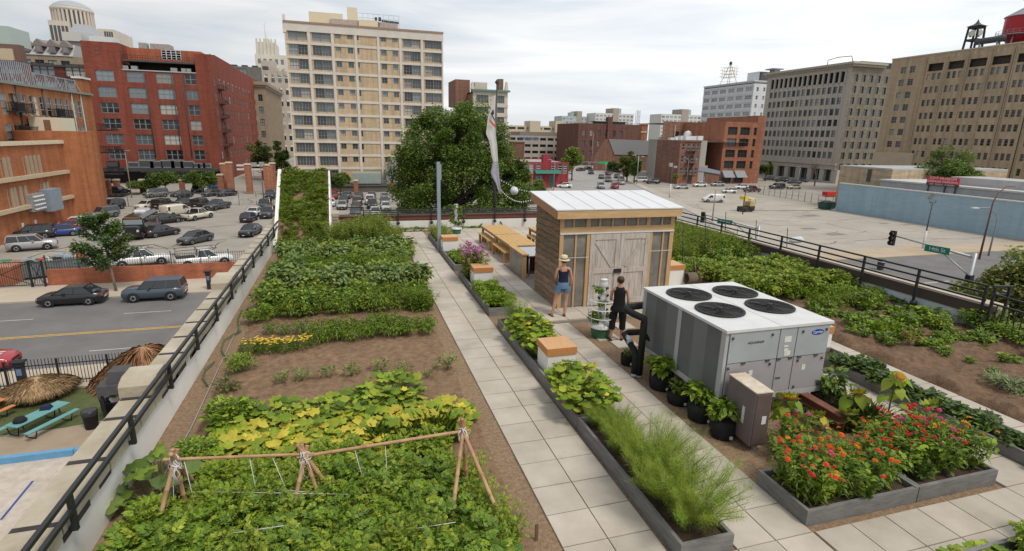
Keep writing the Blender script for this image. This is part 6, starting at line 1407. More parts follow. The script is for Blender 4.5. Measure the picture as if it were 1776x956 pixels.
def squash(seed,r,h,n,ls,mats=('bright','lime'),w=(.8,.2),T=T_LOB):
 L=LM(seed); q=L.r; a=U(q,0,6.283,n); rr_=r*np.sqrt(q.rand(n)); z=h*(.45+.55*q.rand(n))*(1-.45*(rr_/r)**2); P=np.stack([rr_*np.cos(a),rr_*np.sin(a),z],1)
 for p in P:L.tb.tube([(p[0]*.55,p[1]*.55,0),(p[0]*.9,p[1]*.9,p[2]*.7),tuple(p)],.006,3,cap=False)
 mi=q.choice(len(mats),n,p=w)
 for k in range(len(mats)):
  m_=mi==k; L.add(T,P[m_],a[m_]+q.normal(size=m_.sum())*.8,U(q,-.35,.35,m_.sum()),q.normal(size=m_.sum())*.25,ls*U(q,.55,1.2,m_.sum()),k)
 return L.mesh('foliage',[LG[m_] for m_ in mats],stemm)
def feather(seed,r,h,nst,mats=('dill',),per=60,lean=.35,tl=.12):
 L=LM(seed); q=L.r
 for k in range(nst):
  a=q.rand()*6.283; ln=lean*(q.rand()**.6)*h; hh=h*(.55+.45*q.rand()); r0=r*.45*q.rand(); b0=np.array([r0*math.cos(a),r0*math.sin(a),0]); tp_=b0+[ln*math.cos(a)+q.normal()*.06,ln*math.sin(a)+q.normal()*.06,hh]; mid=(b0+tp_)/2+[0,0,hh*.12]
  L.tb.tube([tuple(b0),tuple(mid),tuple(tp_)],[.005,.004,.002],3,cap=False)
  t_=.15+.85*q.rand(per)**.8; P=np.where((t_<.5)[:, None],b0+(mid-b0)*(t_*2)[:, None],mid+(tp_-mid)*((t_-.5)*2)[:, None])
  P=P+q.normal(size=(per,3))*.03*h; az=U(q,0,6.283,per); L.add(T_THR,P,az,U(q,.1,1.2,per),U(q,-1,1,per),tl*U(q,.6,1.6,per),q.randint(len(mats)))
 return L.mesh('foliage',[LG[m_] for m_ in mats],stemm)
def blades(seed,r,h,n,mats=('herb',),droop=.9,T=T_GR):
 n=int(n*1.8); T=T_GR
 L=LM(seed); q=L.r; a=U(q,0,6.283,n); rr_=r*np.sqrt(q.rand(n)); P=np.stack([rr_*np.cos(a),rr_*np.sin(a),0*a],1); mi=q.choice(len(mats),n)
 for k in range(len(mats)):
  m_=mi==k; L.add(T,P[m_],U(q,0,6.283,m_.sum()),U(q,droop,1.5,m_.sum()),U(q,-.6,.6,m_.sum()),h*U(q,.6,1.1,m_.sum()),k)
 return L.mesh('foliage',[LG[m_] for m_ in mats])
def plant(name,me,label,cat,x,y,z=0,rz=None,sc=1.0,group=None):
 o=inst(name,me, None,(x,y,z),(0,0,rng.uniform(0,6.28) if rz is None else rz),sc if isinstance(sc,tuple) else (sc*rng.uniform(.97,1.03),)*3); return tag(o,label,cat,group)
def row(name,mes,label,cat,group,x0,x1,y0,y1,dx,dy,sc=(.85,1.15),z=0.02,jit=.25,keep=1.0,hs=None):
 y=y0
 while y<=y1+1e-6:
  x=x0+rng.uniform(0,dx*.4)
  while x<=x1+1e-6:
   if rng.random()<keep:
    s_=rng.uniform(*sc); plant(name,rng.choice(mes),label,cat,x+rng.uniform(-jit,jit)*dx,y+rng.uniform(-jit,jit)*dy,z, None,(s_,s_,s_*(hs or 1)*rng.uniform(.85,1.12)),group)
   x+=dx
  y+=dy
  # ---- left bed, from near to far
TOM=[bush(100+k,.50,.62,430,.19,T_CMP,('tom','bright','lime'),(.60,.28,.12),(-.9,.45),12,shell=.25) for k in range(3)]
TOML=[bush(110+k,.42,.58,560,.13,T_CMP,('bright','lime','dill'),(.5,.3,.2),(-.6,.9),12,shell=.15) for k in range(2)]
row('tomato_plant',TOM+TOML[:1],'leafy tomato plant in the thick mass under the bamboo trellis','plant','tomato plants under the trellis',-2.45,1.25,5.1,6.9,.55,.5,(.85,1.05),jit=.3)
row('tomato_plant',TOML,'pale lacy tomato plant in the back rows behind the bamboo trellis','plant','pale tomato plants behind the trellis',-2.0,1.3,7.1,7.5,.5,.4,(.65,.85),jit=.3)
row('tomato_plant',TOM,'tomato plant at the near edge of the left bed, cut by the photo edge','plant','front edge tomato plants',-2.5,1.2,4.3,4.8,.6,.5,(.8,1.0),jit=.3)
GRB=[blades(120,.28,.42,130,('mid','bright'),.7)]
row('leek_clump',GRB,'clump of strap leaves beside the right end of the bamboo trellis','plant','strap leaved clumps by the trellis',.3,1.35,7.95,8.2,.45,.4)
SQY=[squash(130+k,.55,.42,85,.20,('yellow','lime','bright'),(.50,.36,.14)) for k in range(2)]
SQG=[squash(140+k,.6,.5,115,.18,('bright','mid','lime','yellow'),(.5,.2,.24,.06)) for k in range(2)]
row('squash_plant',SQY,'yellowing squash plant in the front squash row of the left bed','plant','yellowing squash plants',-1.95,1.5,8.2,8.65,.55,.42,(.75,.95),jit=.2)
row('squash_plant',SQG,'green squash plant in the back squash row of the left bed','plant','green squash plants',-2.0,.95,9.2,9.25,.6,.5,(.75,1.0),jit=.2)
plant('squash_plant',SQG[0],'large rounded squash plant closest to the centre path','plant',.55,9.6,.02,0,1.05)
HB=[bush(150+k,.45,.55,900,.07,T_OV,('bright','mid'),(.7,.3),(-.5,.7),8) for k in range(2)]
plant('herb_bush',HB[0],'round bright herb bush at the left end of the squash rows','plant',-2.15,9.35,.02,0,1.05)
plant('herb_bush',HB[1],'low bright herb bush between squash row and parapet, near the trellis','plant',-2.35,8.2,.02,0,.9)
plant('squash_vine',squash(160,.55,.5,40,.25,('mid','grey'),(.7,.3)),'creeping squash vine with broad grey green leaves, against the white parapet','plant',-2.75,7.75,.02,0,(.8,1.3,1.0))
plant('purple_basil',bush(161,.3,.5,420,.07,T_OV,('purple','dark','olive'),(.5,.25,.25),(-.6,.6),7),'dark purple leaved bush between squash vine and trellis','plant',-2.45,7.1,.02,0,.95)
for (px,py,s_) in ((660,645,.9),(700,650,.8),(775,640,1.0),(610,652,.85),(570,655,.75),(525,660,.8),(490,665,.8),(740,655,.6)):
 g_=onZ(px,py,.03); plant('seedling_clump',bush(170+px,.28,.32,70,.11,T_CMP,('grey','sage','herb'), None,(.0,1.2),6,shell=.1),'thin grey green seedling clump in the bare strip of the left bed','plant',g_[0],g_[1],.02, None,s_,'seedlings in the bare strip')
PEP=[bush(180+k,.36,.52,520,.105,T_NAR,('bright','mid','dark'),(.55,.35,.1),(-1.0,.3),8) for k in range(3)]
row('pepper_plant',PEP,'bushy narrow leaved plant in the front row beyond the bare strip','plant','front row beyond the bare strip',-.95,1.75,13.05,13.5,.42,.45,(.85,1.05),jit=.2)
MAR=[]
for k in range(2):
 L=LM(190+k); q=L.r; n=520; a=U(q,0,6.283,n); rr_=.3*np.sqrt(q.rand(n)); P=np.stack([rr_*np.cos(a),rr_*np.sin(a),.08+.24*q.rand(n)*(1-(rr_/.4)**2)],1); L.add(T_NAR,P,a+q.normal(size=n),U(q,-.3,1.0,n),0,.09*U(q,.6,1.2,n),0)
 n=34; a=U(q,0,6.283,n); rr_=.27*np.sqrt(q.rand(n)); P=np.stack([rr_*np.cos(a),rr_*np.sin(a),.28+.05*q.rand(n)],1)
 for j in range(4):L.add(T_Q,P,np.full(n,j*1.57),.2,0,.038,1)
 MAR.append(L.mesh('foliage',[LG['mid'],mat('petal_yellow',(.75,.50,.02),rough=.6,var=.1)]))
row('marigold_plant',MAR,'low yellow flowering marigold at the left of the front row','flower','yellow marigolds',-2.45,-1.0,12.7,12.75,.36,.4,(.8,1.05),jit=.15)
row('pepper_plant',[bush(200,.26,.42,260,.10,T_NAR,('mid','grey'),(.6,.4),(-.9,.4),6)],'small sparse pepper plant behind the yellow marigolds','plant','sparse peppers behind the marigolds',-2.2,-1.0,13.75,14.0,.42,.4,(.8,1.05))
BEAN=[bush(210+k,.42,.62,640,.11,T_NAR if k else T_OV,('mid','bright','dark','yellow'),(.44,.42,.11,.03),(-.9,.5),9) for k in range(3)]
row('bean_plant',BEAN+PEP[:1],'dense green bean bush with yellow pods, middle of the left bed','plant','bean bushes with yellow pods',-2.3,1.9,15.2,16.35,.46,.5,(.9,1.1),jit=.25)
plant('herb_bush',HB[0],'bright lime green bush at the left end of the bean row','plant',-2.5,14.9,.02,1,.9)
plant('herb_bush',HB[1],'round leafy bush alone beside the hose, left of the seedlings','plant',-2.4,11.75,.02,0,.75)
plant('purple_basil',bush(162,.3,.3,260,.07,T_OV,('olive','grey','purple'),(.5,.3,.2),(-.6,.6),6),'low olive brown bush by the hose below the round bush','plant',-2.5,10.8,.02,0,.9)
def stalky(seed,r,h,ns,ls,T=T_NAR,mats=('herb',),per=30,lean=.25,w=None):
 L=LM(seed); q=L.r
 for k in range(ns):
  a=q.rand()*6.28; r0=r*math.sqrt(q.rand()); b0=np.array([r0*.7*math.cos(a),r0*.7*math.sin(a),0]); tp_=np.array([r0*math.cos(a)+q.normal()*lean*.4*h,r0*math.sin(a)+q.normal()*lean*.4*h,h*(.6+.4*q.rand())]); L.tb.tube([tuple(b0),tuple((b0+tp_)/2+[0,0,.03]),tuple(tp_)],[.006,.005,.002],3,cap=False)
  t_=.1+.9*q.rand(per); P=b0+(tp_-b0)*t_[:, None]+q.normal(size=(per,3))*.03; L.add(T,P,U(q,0,6.28,per),U(q,-.3,1.1,per),q.normal(size=per)*.4,ls*U(q,.6,1.3,per)*(1.15-.5*t_),q.choice(len(mats),p=w))
 return L.mesh('foliage',[LG[m_] for m_ in mats],stemm)
GRS=stalky(215,.36,.75,46,.14,T_NAR,('bright','mid'),34)
plant('lemongrass_clump',GRS,'upright grassy clump at the path end of the bean row','plant',1.8,15.0,.02,0,1.0)
EGG=[bush(220+k,.48,.78,380,.17,T_OV,('grey','mid','sage'),(.5,.25,.25),(-1.0,.35),9,shell=.2) for k in range(3)]
EGG2=EGG+[bush(226,.45,.85,420,.15,T_OV,('bright','grey','lime'),(.4,.4,.2),(-.9,.5),9,shell=.2)]
row('eggplant',EGG2,'tall grey green large leaved plant in the wide middle rows','plant','grey green large leaved plants',-2.35,1.95,17.1,19.2,.58,.55,(.7,1.2),jit=.45,keep=.93)
row('pepper_plant',PEP,'bright narrow leaved plant in the row between grey green plants','plant','bright row between the grey green plants',-2.5,.5,19.8,20.7,.45,.45,(1.05,1.3),jit=.2)
row('eggplant',EGG2,'grey green large leaved plant in the far rows of the left bed','plant','far grey green plants',-2.5,2.1,21.2,23.5,.62,.62,(.8,1.05),jit=.3)
row('bean_plant',BEAN,'mid green bush at the path side of the far rows','plant','path side bushes in the far rows',.6,2.0,19.6,20.6,.5,.5,(.85,1.05))
WEED=[stalky(230+k,.42,1.2,60,.13,T_NAR,('herb','mid','lime'),40) for k in range(2)]
row('tall_herb',WEED,'tall wispy herb in the clump right of the planted roof slope','plant','tall wispy herbs by the roof slope',-.6,1.4,24.2,26.0,.45,.55,(.8,1.15),jit=.3)
row('ornamental_weed',[stalky(246,.3,.8,40,.11,T_NAR,('lime','herb')),stalky(247,.3,.7,40,.11,T_NAR,('red','herb','lime'))],'yellowish and rusty weed at the far end of the centre path','plant','weeds at the path end',1.2,2.1,25.0,26.6,.4,.5,(.8,1.05))
row('groundcover_plant',[bush(250,.34,.2,520,.05,T_OV,('bright','mid'),(.6,.4),(-.3,.8),5)],'low green ground cover mound along the far white parapet','plant','ground cover along the far parapet',1.3,7.4,28.3,28.35,.42,.3,(.8,1.1))
LACE=[stalky(520+k,.38,.85,46,.12,T_CMP,('lime','bright','dill'),18,.35,(.4,.35,.25)) for k in range(2)]
row('lacy_tomato',LACE,'tall lacy yellow green plant rising above the mass around the bamboo trellis','plant','lacy plants around the trellis',-2.2,1.4,6.3,7.0,.6,.45,(.65,.9),jit=.4,keep=.7)
row('lacy_tomato',LACE,'lacy bright plant spilling over the path side of the trellis bed','plant','lacy plants at the path side',1.35,1.75,5.3,6.9,.4,.45,(.6,.85),jit=.3)
row('lacy_tomato',LACE,'lacy plant standing up in the front of the trellis bed','plant','lacy plants in the front of the trellis bed',-2.4,1.2,4.9,6.0,.9,.6,(.75,.95),jit=.45,keep=.6)
# ---- sloping roof: sedum and weeds in uneven tufts
TUF=[bush(260+k,.26,.17,230,.06,T_OV,mm, None,(-.3,.9),5) for k,mm in enumerate((('mid','bright'),('herb','lime'),('bright','olive'),('mid','herb')))]
for k in range(400):
 t_=rng.random()**.9; x=rng.uniform(-2.98,-1.08)
 if math.sin(x*4.1+1)+math.sin(t_*14+x*2)+rng.uniform(-.9,.9)<-1.0: continue
 o=plant('sedum_tuft',rng.choice(TUF),'low green tuft growing on the planted roof slope','plant',x,RA[0]+(RB[0]-RA[0])*t_,RA[1]+(RB[1]-RA[1])*t_+.03, None,rng.uniform(.6,1.35),'tufts on the planted roof slope'); o.rotation_euler[0]=.55
row('foot_weed',[bush(268,.4,.45,300,.10,T_OV,('mid','herb','olive'),(.5,.3,.2),(-.6,.6),7)],'weedy bush at the foot of the planted roof slope','plant','weeds at the slope foot',-2.8,-.9,23.9,24.7,.5,.55,(.8,1.15))
# ---- middle planters
DIL=[feather(270+k,.5,.85,120,('dill','bright','lime'),160,.66,.085) for k in range(2)]
for (x,y,s_) in ((4.05,5.05,1.02),(4.0,5.6,1.0),(4.1,6.15,.95)):plant('dill_plant',DIL[int(x*100)%2],'tall feathery dill in the near part of the nearest planter','plant',x,y,.17, None,s_,'tall feathery dill')
for (x,y,s_) in ((3.95,6.75,.62),(4.1,7.2,.58),(3.9,7.55,.5)):plant('dill_plant',DIL[1],'shorter feathery dill at the far end of the nearest planter','plant',x,y,.17, None,s_,'shorter feathery dill')
SQV=[squash(280+k,.46,.68,120,.16,('bright','lime','yellow'),(.58,.34,.08)) for k in range(3)]
for i,(x,y,s_,lab) in enumerate(((4.0,8.15,1.0,'sprawling yellow green squash just beyond the dill in the middle planter'),(4.0,8.75,.95,'sprawling yellow green squash, centre of its planter section'),(3.95,9.25,.6,'yellow green squash right in front of the white pedestal'),(4.0,10.75,.85,'climbing yellow green squash just behind the white pedestal'),(4.0,11.35,1.0,'tall climbing squash midway between pedestal and planter end'))):
 plant('squash_plant',SQV[i%3],lab,'plant',x,y,.17, None,(s_,s_*1.15,s_*(1.2 if y>10 else 1.05)))
plant('squash_plant',SQV[1],'climbing squash next to the fennel in the middle planter','plant',3.98,11.95,.17, None,(.85,.9,1.15))
plant('fennel_plant',feather(290,.4,.95,50,('mid','dill'),60,.3,.13),'dark feathery fennel at the far end of the squash planter','plant',3.95,12.75,.17,0,.85)
BAS=[bush(300+k,.3,.26,900,.055,T_OV,('bright','mid'),(.8,.2),(-.2,.9),7) for k in range(2)]
for (x,y) in ((3.85,14.35),(4.15,14.4),(3.85,14.85),(4.15,14.95),(3.85,15.4),(4.15,15.45),(3.9,15.95),(4.15,16.0),(4.0,14.6),(4.0,15.7)):plant('basil_plant',rng.choice(BAS),'low bright basil mound in the planter before the pink flowers','plant',x,y,.17, None,1.3,'basil mounds')
row('basil_plant',BAS,'bright low herb mound just behind the pink flowers','plant','herb mounds behind the pink flowers',3.85,4.2,20.0,21.4,.33,.4,(.8,1.05),z=.17)
petp=mat('petal_pink',(.50,.17,.36),rough=.6,col2=(.66,.33,.52),scale=30);
def cleome(seed,h):
 e=LM(seed); q=e.r; heads=[]
 for k in range(13):
  a=q.rand()*6.28; r0=.3*q.rand(); tp_=(r0*1.9*math.cos(a),r0*1.9*math.sin(a),h*(.7+.3*q.rand())); e.tb.tube([(r0*.6*math.cos(a),r0*.6*math.sin(a),0),(r0*1.3*math.cos(a),r0*1.3*math.sin(a),h*.4),tp_],[.008,.006,.004],4,cap=False); heads.append(tp_)
  n=60; t_=q.rand(n); P=np.stack([r0*(.6+1.3*t_)*math.cos(a),r0*(.6+1.3*t_)*math.sin(a),tp_[2]*t_*.9],1)+q.normal(size=(n,3))*.03; e.add(T_NAR,P,U(q,0,6.28,n),U(q,-.4,.7,n),0,.16*U(q,.6,1.2,n),0)
 return e.mesh('foliage',[LG['herb']],stemm),heads
hb=LM(310); n=60; v=hb.r.normal(size=(n,3)); v/=np.linalg.norm(v,axis=1)[:, None]; hb.add(T_Q,v*.035,np.arctan2(v[:,1],v[:,0]),v[:,2]*1.2,0,.06,0); CLH=hb.mesh('bloom',[petp])
CL=[cleome(312,1.15),cleome(313,1.05)]
for i,(x,y) in enumerate(((3.9,17.8),(4.15,18.1),(3.9,18.35),(4.1,17.5))):
 e=thing('pink_flower','tall pink spider flower plant behind the white pedestal','flower',(x,y,.17),rng.uniform(0,6),'pink spider flowers'); me,hd=CL[i%2]; inst('foliage',me,e)
 for p in hd:inst('bloom',CLH,e,p,sc=rng.uniform(.55,.95))
YH=[stalky(320,.42,.7,70,.08,T_NAR,('lime','herb','yellow'),40,.3,(.5,.38,.12)),bush(321,.35,.5,420,.06,T_OV,('herb','bright'),(.5,.5),(-.3,.9),7)]
for (x,y,k,s_) in ((4.0,24.0,0,1.0),(4.05,24.8,0,1.05),(4.0,25.6,0,1.0),(4.1,23.3,1,.8)):plant('yellow_herb',YH[k],'yellow green airy herb in the farthest planter','plant',x,y,.17, None,s_,'yellow herbs in the farthest planter')
# ---- right planter of dark vines and the right bed
VIN=[bush(330+k,.36,.30,420,.085,T_HRT,('vine','dark','mid'),(.6,.25,.15),(-.5,.6),6) for k in range(3)]
row('sweet_potato_vine',VIN,'dark trailing sweet potato vine filling the long right planter','plant','dark vines in the right planter',10.4,10.75,2.2,8.9,.36,.42,(.85,1.1),z=.14)
LET=[bush(340+k,.33,.34,300,.12,T_OV,('bright','lime'),(.75,.25),(.0,1.1),6) for k in range(2)]
q0=onZ(1335,520,.02); q1=onZ(1540,520,.02)
for k in range(9):
 t_=k/8; plant('lettuce_plant',HB[k%2] if k%3 else LET[0],'big bright green leafy plant edging the right bed, facing the bare soil','plant',q0[0]+(q1[0]-q0[0])*t_*.96,q0[1]+(q1[1]-q0[1])*t_,.05, None,rng.uniform(.85,1.1),'bright plants edging the right bed')
SPR=[bush(350+k,.55,.66,900,.115,T_OV,('bright','herb','lime','mid'),(.35,.3,.2,.15),(-.6,.6),8) for k in range(3)]
row('potato_plant',SPR,'spreading leafy plant in the thick middle of the right bed','plant','spreading plants in the right bed',12.3,16.0,13.8,16.4,.5,.5,(.9,1.15),z=.05,jit=.3)
row('potato_plant',[bush(356,.4,.45,420,.10,T_OV,('bright','mid'),(.6,.4),(-.6,.6),7)],'fresh green bush near the hose reel, right of the shed','plant','green bushes near the hose reel',11.9,14.2,17.2,18.6,.5,.5,(.9,1.2),z=.05)
row('onion_clump',[blades(357,.25,.5,110,('blue','sage'),.8)],'blue green onion clump in the right bed beside the parapet','plant','blue green onions',14.2,15.9,16.9,17.4,.4,.4,z=.05)
row('dark_kale',[bush(358,.3,.4,220,.11,T_OV,('purple','dark','blue'),(.5,.3,.2),(-.5,.7),6)],'dark leaved kale by the right parapet beyond the onions','plant','dark kale',15.8,16.2,16.4,17.8,.4,.5,z=.05)
row('bean_plant',BEAN,'bushy bean plant against the right parapet railing','plant','beans along the right parapet',14.3,16.0,18.2,20.4,.5,.6,(1.1,1.4),z=.05)
MEA=[stalky(360+k,.45,.95,60,.10,T_NAR,('herb','lime','bright'),40,.3) for k in range(2)]+[bush(362,.45,.8,420,.07,T_NAR,('herb','olive','red'),(.6,.25,.15),(-.4,.9),8)]
row('meadow_herb',MEA,'wispy meadow herb in the far part of the right bed','plant','wispy meadow herbs',11.9,16.0,18.9,24.0,.5,.5,(.95,1.3),z=.05,jit=.35)
row('climbing_bean',[bush(363,.5,1.2,520,.10,T_OV,('bright','mid'),(.6,.4),(-.7,.5),9)],'tall climbing bean at the far end of the right bed','plant','climbing beans at the far end',12.6,14.2,24.4,25.2,.8,.8,(.85,1.1),z=.05)
row('pepper_plant',PEP+BEAN,'far bush behind the shed in the right bed','plant','far bushes behind the shed',11.9,16.0,25.8,27.6,.7,.8,(.9,1.2),z=.05)
row('bean_plant',BEAN,'leafy bean bush in the row between bright plants and bare soil','plant','bean row before the bare soil',13.4,16.0,12.3,12.4,.5,.5,(.75,1.0),z=.05)
SML=[bush(370+k,.2,.28,130,.10,T_OV,('mid','bright'),(.6,.4),(-.6,.7),5) for k in range(3)]
for (px,py) in ((1410,540),(1437,543),(1455,532),(1472,530),(1505,528),(1525,527),(1500,540),(1552,528),(1465,556),(1485,554),(1510,553),(1545,552),(1557,548),(1580,545),(1420,552),(1445,555),(1530,540),(1575,535),(1495,565),(1478,568),(1540,566),(1590,560),(1600,548),(1625,590),(1645,585),(1560,590),(1540,600),(1665,595),(1690,590)):
 g_=onZ(px,py,.05); plant('pepper_seedling',rng.choice(SML),'small young pepper plant standing apart on the bare soil of the right bed','plant',g_[0],g_[1],.05, None,rng.uniform(.9,1.2),'young peppers on bare soil')
for (px,py,me,s_,lab) in ((1585,530,0,1.3,'small bush against the pale blue parapet face, left of its neighbour'),(1602,538,1,1.8,'rounded green bush against the pale blue parapet face'),(1515,580,2,1.35,'lime green bush, left one of the pair on the right bed'),(1545,580,2,1.4,'lime green bush, right one of the pair on the right bed'),(1570,570,1,1.6,'mid green bush right of the lime green pair'),(1610,560,0,1.9,'tall loose bush in the middle of the right bed')):
 g_=onZ(px,py,.05); plant('garden_bush',(SML[0],SML[1],LET[0])[me],lab,'plant',g_[0],g_[1],.05, None,s_*.75 if me==2 else s_)
g_=onZ(1620,575,.05); plant('garden_bush',SPR[1],'loose pale tomato bush beside the lime green bushes, right bed','plant',g_[0],g_[1],.05,0,.75)
row('leafy_seedling',SML,'small leafy plant dotted over the tilled soil near the right corner','plant','dotted leafy plants near the right corner',12.4,15.6,7.6,10.8,.62,.75,(.5,1.25),z=.05,jit=.4,keep=.55)
g_=onZ(1668,570,.05); plant('sage_bush',bush(380,.45,.5,420,.09,T_NAR,('sage','blue'), None,(-.3,.9),8),'silvery sage bush in front of the gate corner','plant',g_[0],g_[1],.05,0,.85)
g_=onZ(1700,575,.05); plant('garden_bush',HB[0],'large bright rounded bush right of the silvery sage','plant',g_[0],g_[1],.05,0,1.35)
g_=onZ(1740,595,.05); plant('garden_bush',HB[1],'wide bright bush at the far right edge of the bed','plant',g_[0]+.2,g_[1],.05,0,(1.7,1.3,1.0))
g_=onZ(1650,548,.05); plant('purple_bush',bush(381,.4,.5,320,.10,T_OV,('purple','dark'),(.6,.4),(-.6,.6),7),'dark purple bush at the gate post','plant',g_[0],g_[1],.05,0,.9)
g_=onZ(1575,600,.05); plant('chard_plant',bush(382,.22,.5,120,.11,T_OV,('lime','red'),(.7,.3),(-.6,.6),5),'thin yellow green chard stalk on the bare soil','plant',g_[0],g_[1],.05,0,.9)
for (px,py) in ((1598,603),(1612,604),(1626,603),(1640,598)):g_=onZ(px,py,.05); plant('lettuce_plant',LET[1],'low green lettuce in the short patch on the bare soil','plant',g_[0],g_[1],.04, None,.6,'lettuce patch')
for (px,py) in ((1585,618),(1605,619),(1655,607),(1668,606),(1683,608),(1698,604),(1652,597)):g_=onZ(px,py,.05); plant('lettuce_seedling',LET[0],'tiny lime lettuce seedling scattered on the bare soil','plant',g_[0],g_[1],.05, None,.26,'tiny lettuce seedlings')
g_=onZ(1705,600,.05); plant('garden_bush',SML[2],'small green plant right of the tiny lettuces','plant',g_[0],g_[1],.05,0,1.4)
g_=onZ(1683,630,.05); plant('garden_bush',SML[0],'lone small plant in the furrow of the bare soil','plant',g_[0],g_[1],.05,0,.6)
g_=onZ(1755,680,.05); plant('silver_grass',bush(385,.5,.3,620,.13,T_NAR,('sage','blue'),(.7,.3),(-.2,1.0),7),'low silvery grass clump at the right edge of the bare soil','plant',g_[0],g_[1],.05,0,1.0)
# ---- zinnias: foliage plus every bloom
ZF=[]
for k in range(3):
 L=LM(400+k); q=L.r; hd=[]
 for j in range(26):
  a=q.rand()*6.28; r0=.36*math.sqrt(q.rand()); h=.52+.26*q.rand()-.25*r0; tp_=np.array([r0*1.25*math.cos(a),r0*1.25*math.sin(a),h]); b0=tp_*[.5,.5,0]; L.tb.tube([tuple(b0),tuple((b0+tp_)/2+[0,0,.03]),tuple(tp_)],[.006,.005,.003],3,cap=False); hd.append(tp_)
  n=26; t_=.12+.84*q.rand(n); P=b0+(tp_-b0)*t_[:, None]+q.normal(size=(n,3))*.025; L.add(T_NAR if j%3 else T_OV,P,U(q,0,6.28,n),U(q,-.6,.6,n),q.normal(size=n)*.3,.115*U(q,.6,1.2,n),q.randint(2))
 ZF.append((L.mesh('foliage',[LG['bright'],LG['mid']],stemm),hd))
def bloom(col,nm,dark=(.30,.12,.01)):
 b=MB(); b.m(0)
 for ring,(n,r_,z) in enumerate(((11,.030,0),(9,.022,.008),(6,.014,.014))):
  for k in range(n):
   a=k*math.tau/n+ring*.3; c,s_=math.cos(a),math.sin(a); P=[(0,0,z),(r_*.8*c-.007*s_,r_*.8*s_+.007*c,z+.005),(r_*1.15*c,r_*1.15*s_,z-.002),(r_*.8*c+.007*s_,r_*.8*s_-.007*c,z+.005)]; b.poly(P)
 b.m(1); b.lathe(0,0,[(.008,.014),(.006,.021),(.001,.022)],8)
 return b.mesh('bloom',[mat(nm,col,rough=.6,var=.12,scale=60),mat('bloom_centre',dark)])
ZC=dict(red=bloom((.62,.028,.03),'petal_red'),coral=bloom((.76,.10,.045),'petal_coral'),orange=bloom((.80,.17,.015),'petal_orange'),gold=bloom((.85,.38,.015),'petal_gold'),pink=bloom((.66,.07,.25),'petal_magenta'),mauve=bloom((.52,.09,.33),'petal_mauve'))
def zinnia(x,y,cols,lab,grp,nb=9,sc=1.0,k=0):
 e=thing('zinnia_plant',lab,'flower',(x,y,.17 if y<5.7 else .0),rng.uniform(0,6.28),grp); sc*=.88*rng.uniform(.9,1.1); e.scale=(sc,)*3; me,hd=ZF[k%3]; inst('foliage',me,e)
 for p in rng.sample(hd,nb):inst('bloom',ZC[rng.choice(cols)],e,tuple(p*np.array([1.05,1.05,1])+np.array([0,0,.05])),(rng.uniform(.0,.7),rng.uniform(-.4,.4),rng.uniform(0,6)),rng.uniform(1.05,1.45))
for i,(x,y) in enumerate(((5.95,5.05),(5.95,5.35),(6.2,5.45))):zinnia(x,y,('coral','coral','coral','red','pink'),'zinnia with coral blooms at the left end of the corner planter','coral zinnias',10,1,i)
for i,(x,y) in enumerate(((6.35,5.05),(6.75,5.0),(6.4,5.4),(7.15,5.05))):zinnia(x,y,('orange','orange','gold','coral'),'zinnia with orange and gold blooms in the middle of the corner planter','orange zinnias',8,1,i)
for i,(x,y) in enumerate(((7.35,5.3),(7.1,5.45),(6.75,5.4))):zinnia(x,y,('red','red','coral','orange'),'zinnia with red blooms at the right end of the corner planter','red zinnias of the corner planter',9,.92,i)
for i,(x,y) in enumerate(((6.6,6.1),(6.95,6.15))):zinnia(x,y,('pink','mauve','coral'),'zinnia with pink blooms beside the electrical cabinet','pink zinnias by the cabinet',8,1.0,i)
for i,(x,y) in enumerate(((7.9,5.3),(8.0,5.5),(8.25,5.45),(7.75,5.5))):zinnia(x,y,('red','red','red','coral'),'zinnia with red blooms in the left half of the right zinnia planter','red zinnias of the right planter',10,1.05,i)
for i,(x,y) in enumerate(((8.4,5.1),(8.45,5.5),(8.7,5.3),(8.65,5.55))):zinnia(x,y,('pink','red','red','mauve'),'zinnia with pink and mauve blooms in the right zinnia planter','pink zinnias of the right planter',9,1.05,i)
for i,(x,y) in enumerate(((8.98,5.1),(9.0,5.35),(9.0,5.55))):zinnia(x,y,('gold','gold','pink'),'zinnia with golden blooms at the right end of the zinnia planters','golden zinnias',8,1.0,i)
for (x,y) in ((8.0,5.0),(7.85,5.15)):plant('zinnia_seedling',bush(395,.2,.3,160,.09,T_OV,('mid','dark'),(.6,.4),(-.5,.8),5),'dark flowerless leafy clump at the front board of the right zinnia planter','plant',x,y,.17, None,1.0,'flowerless clumps')
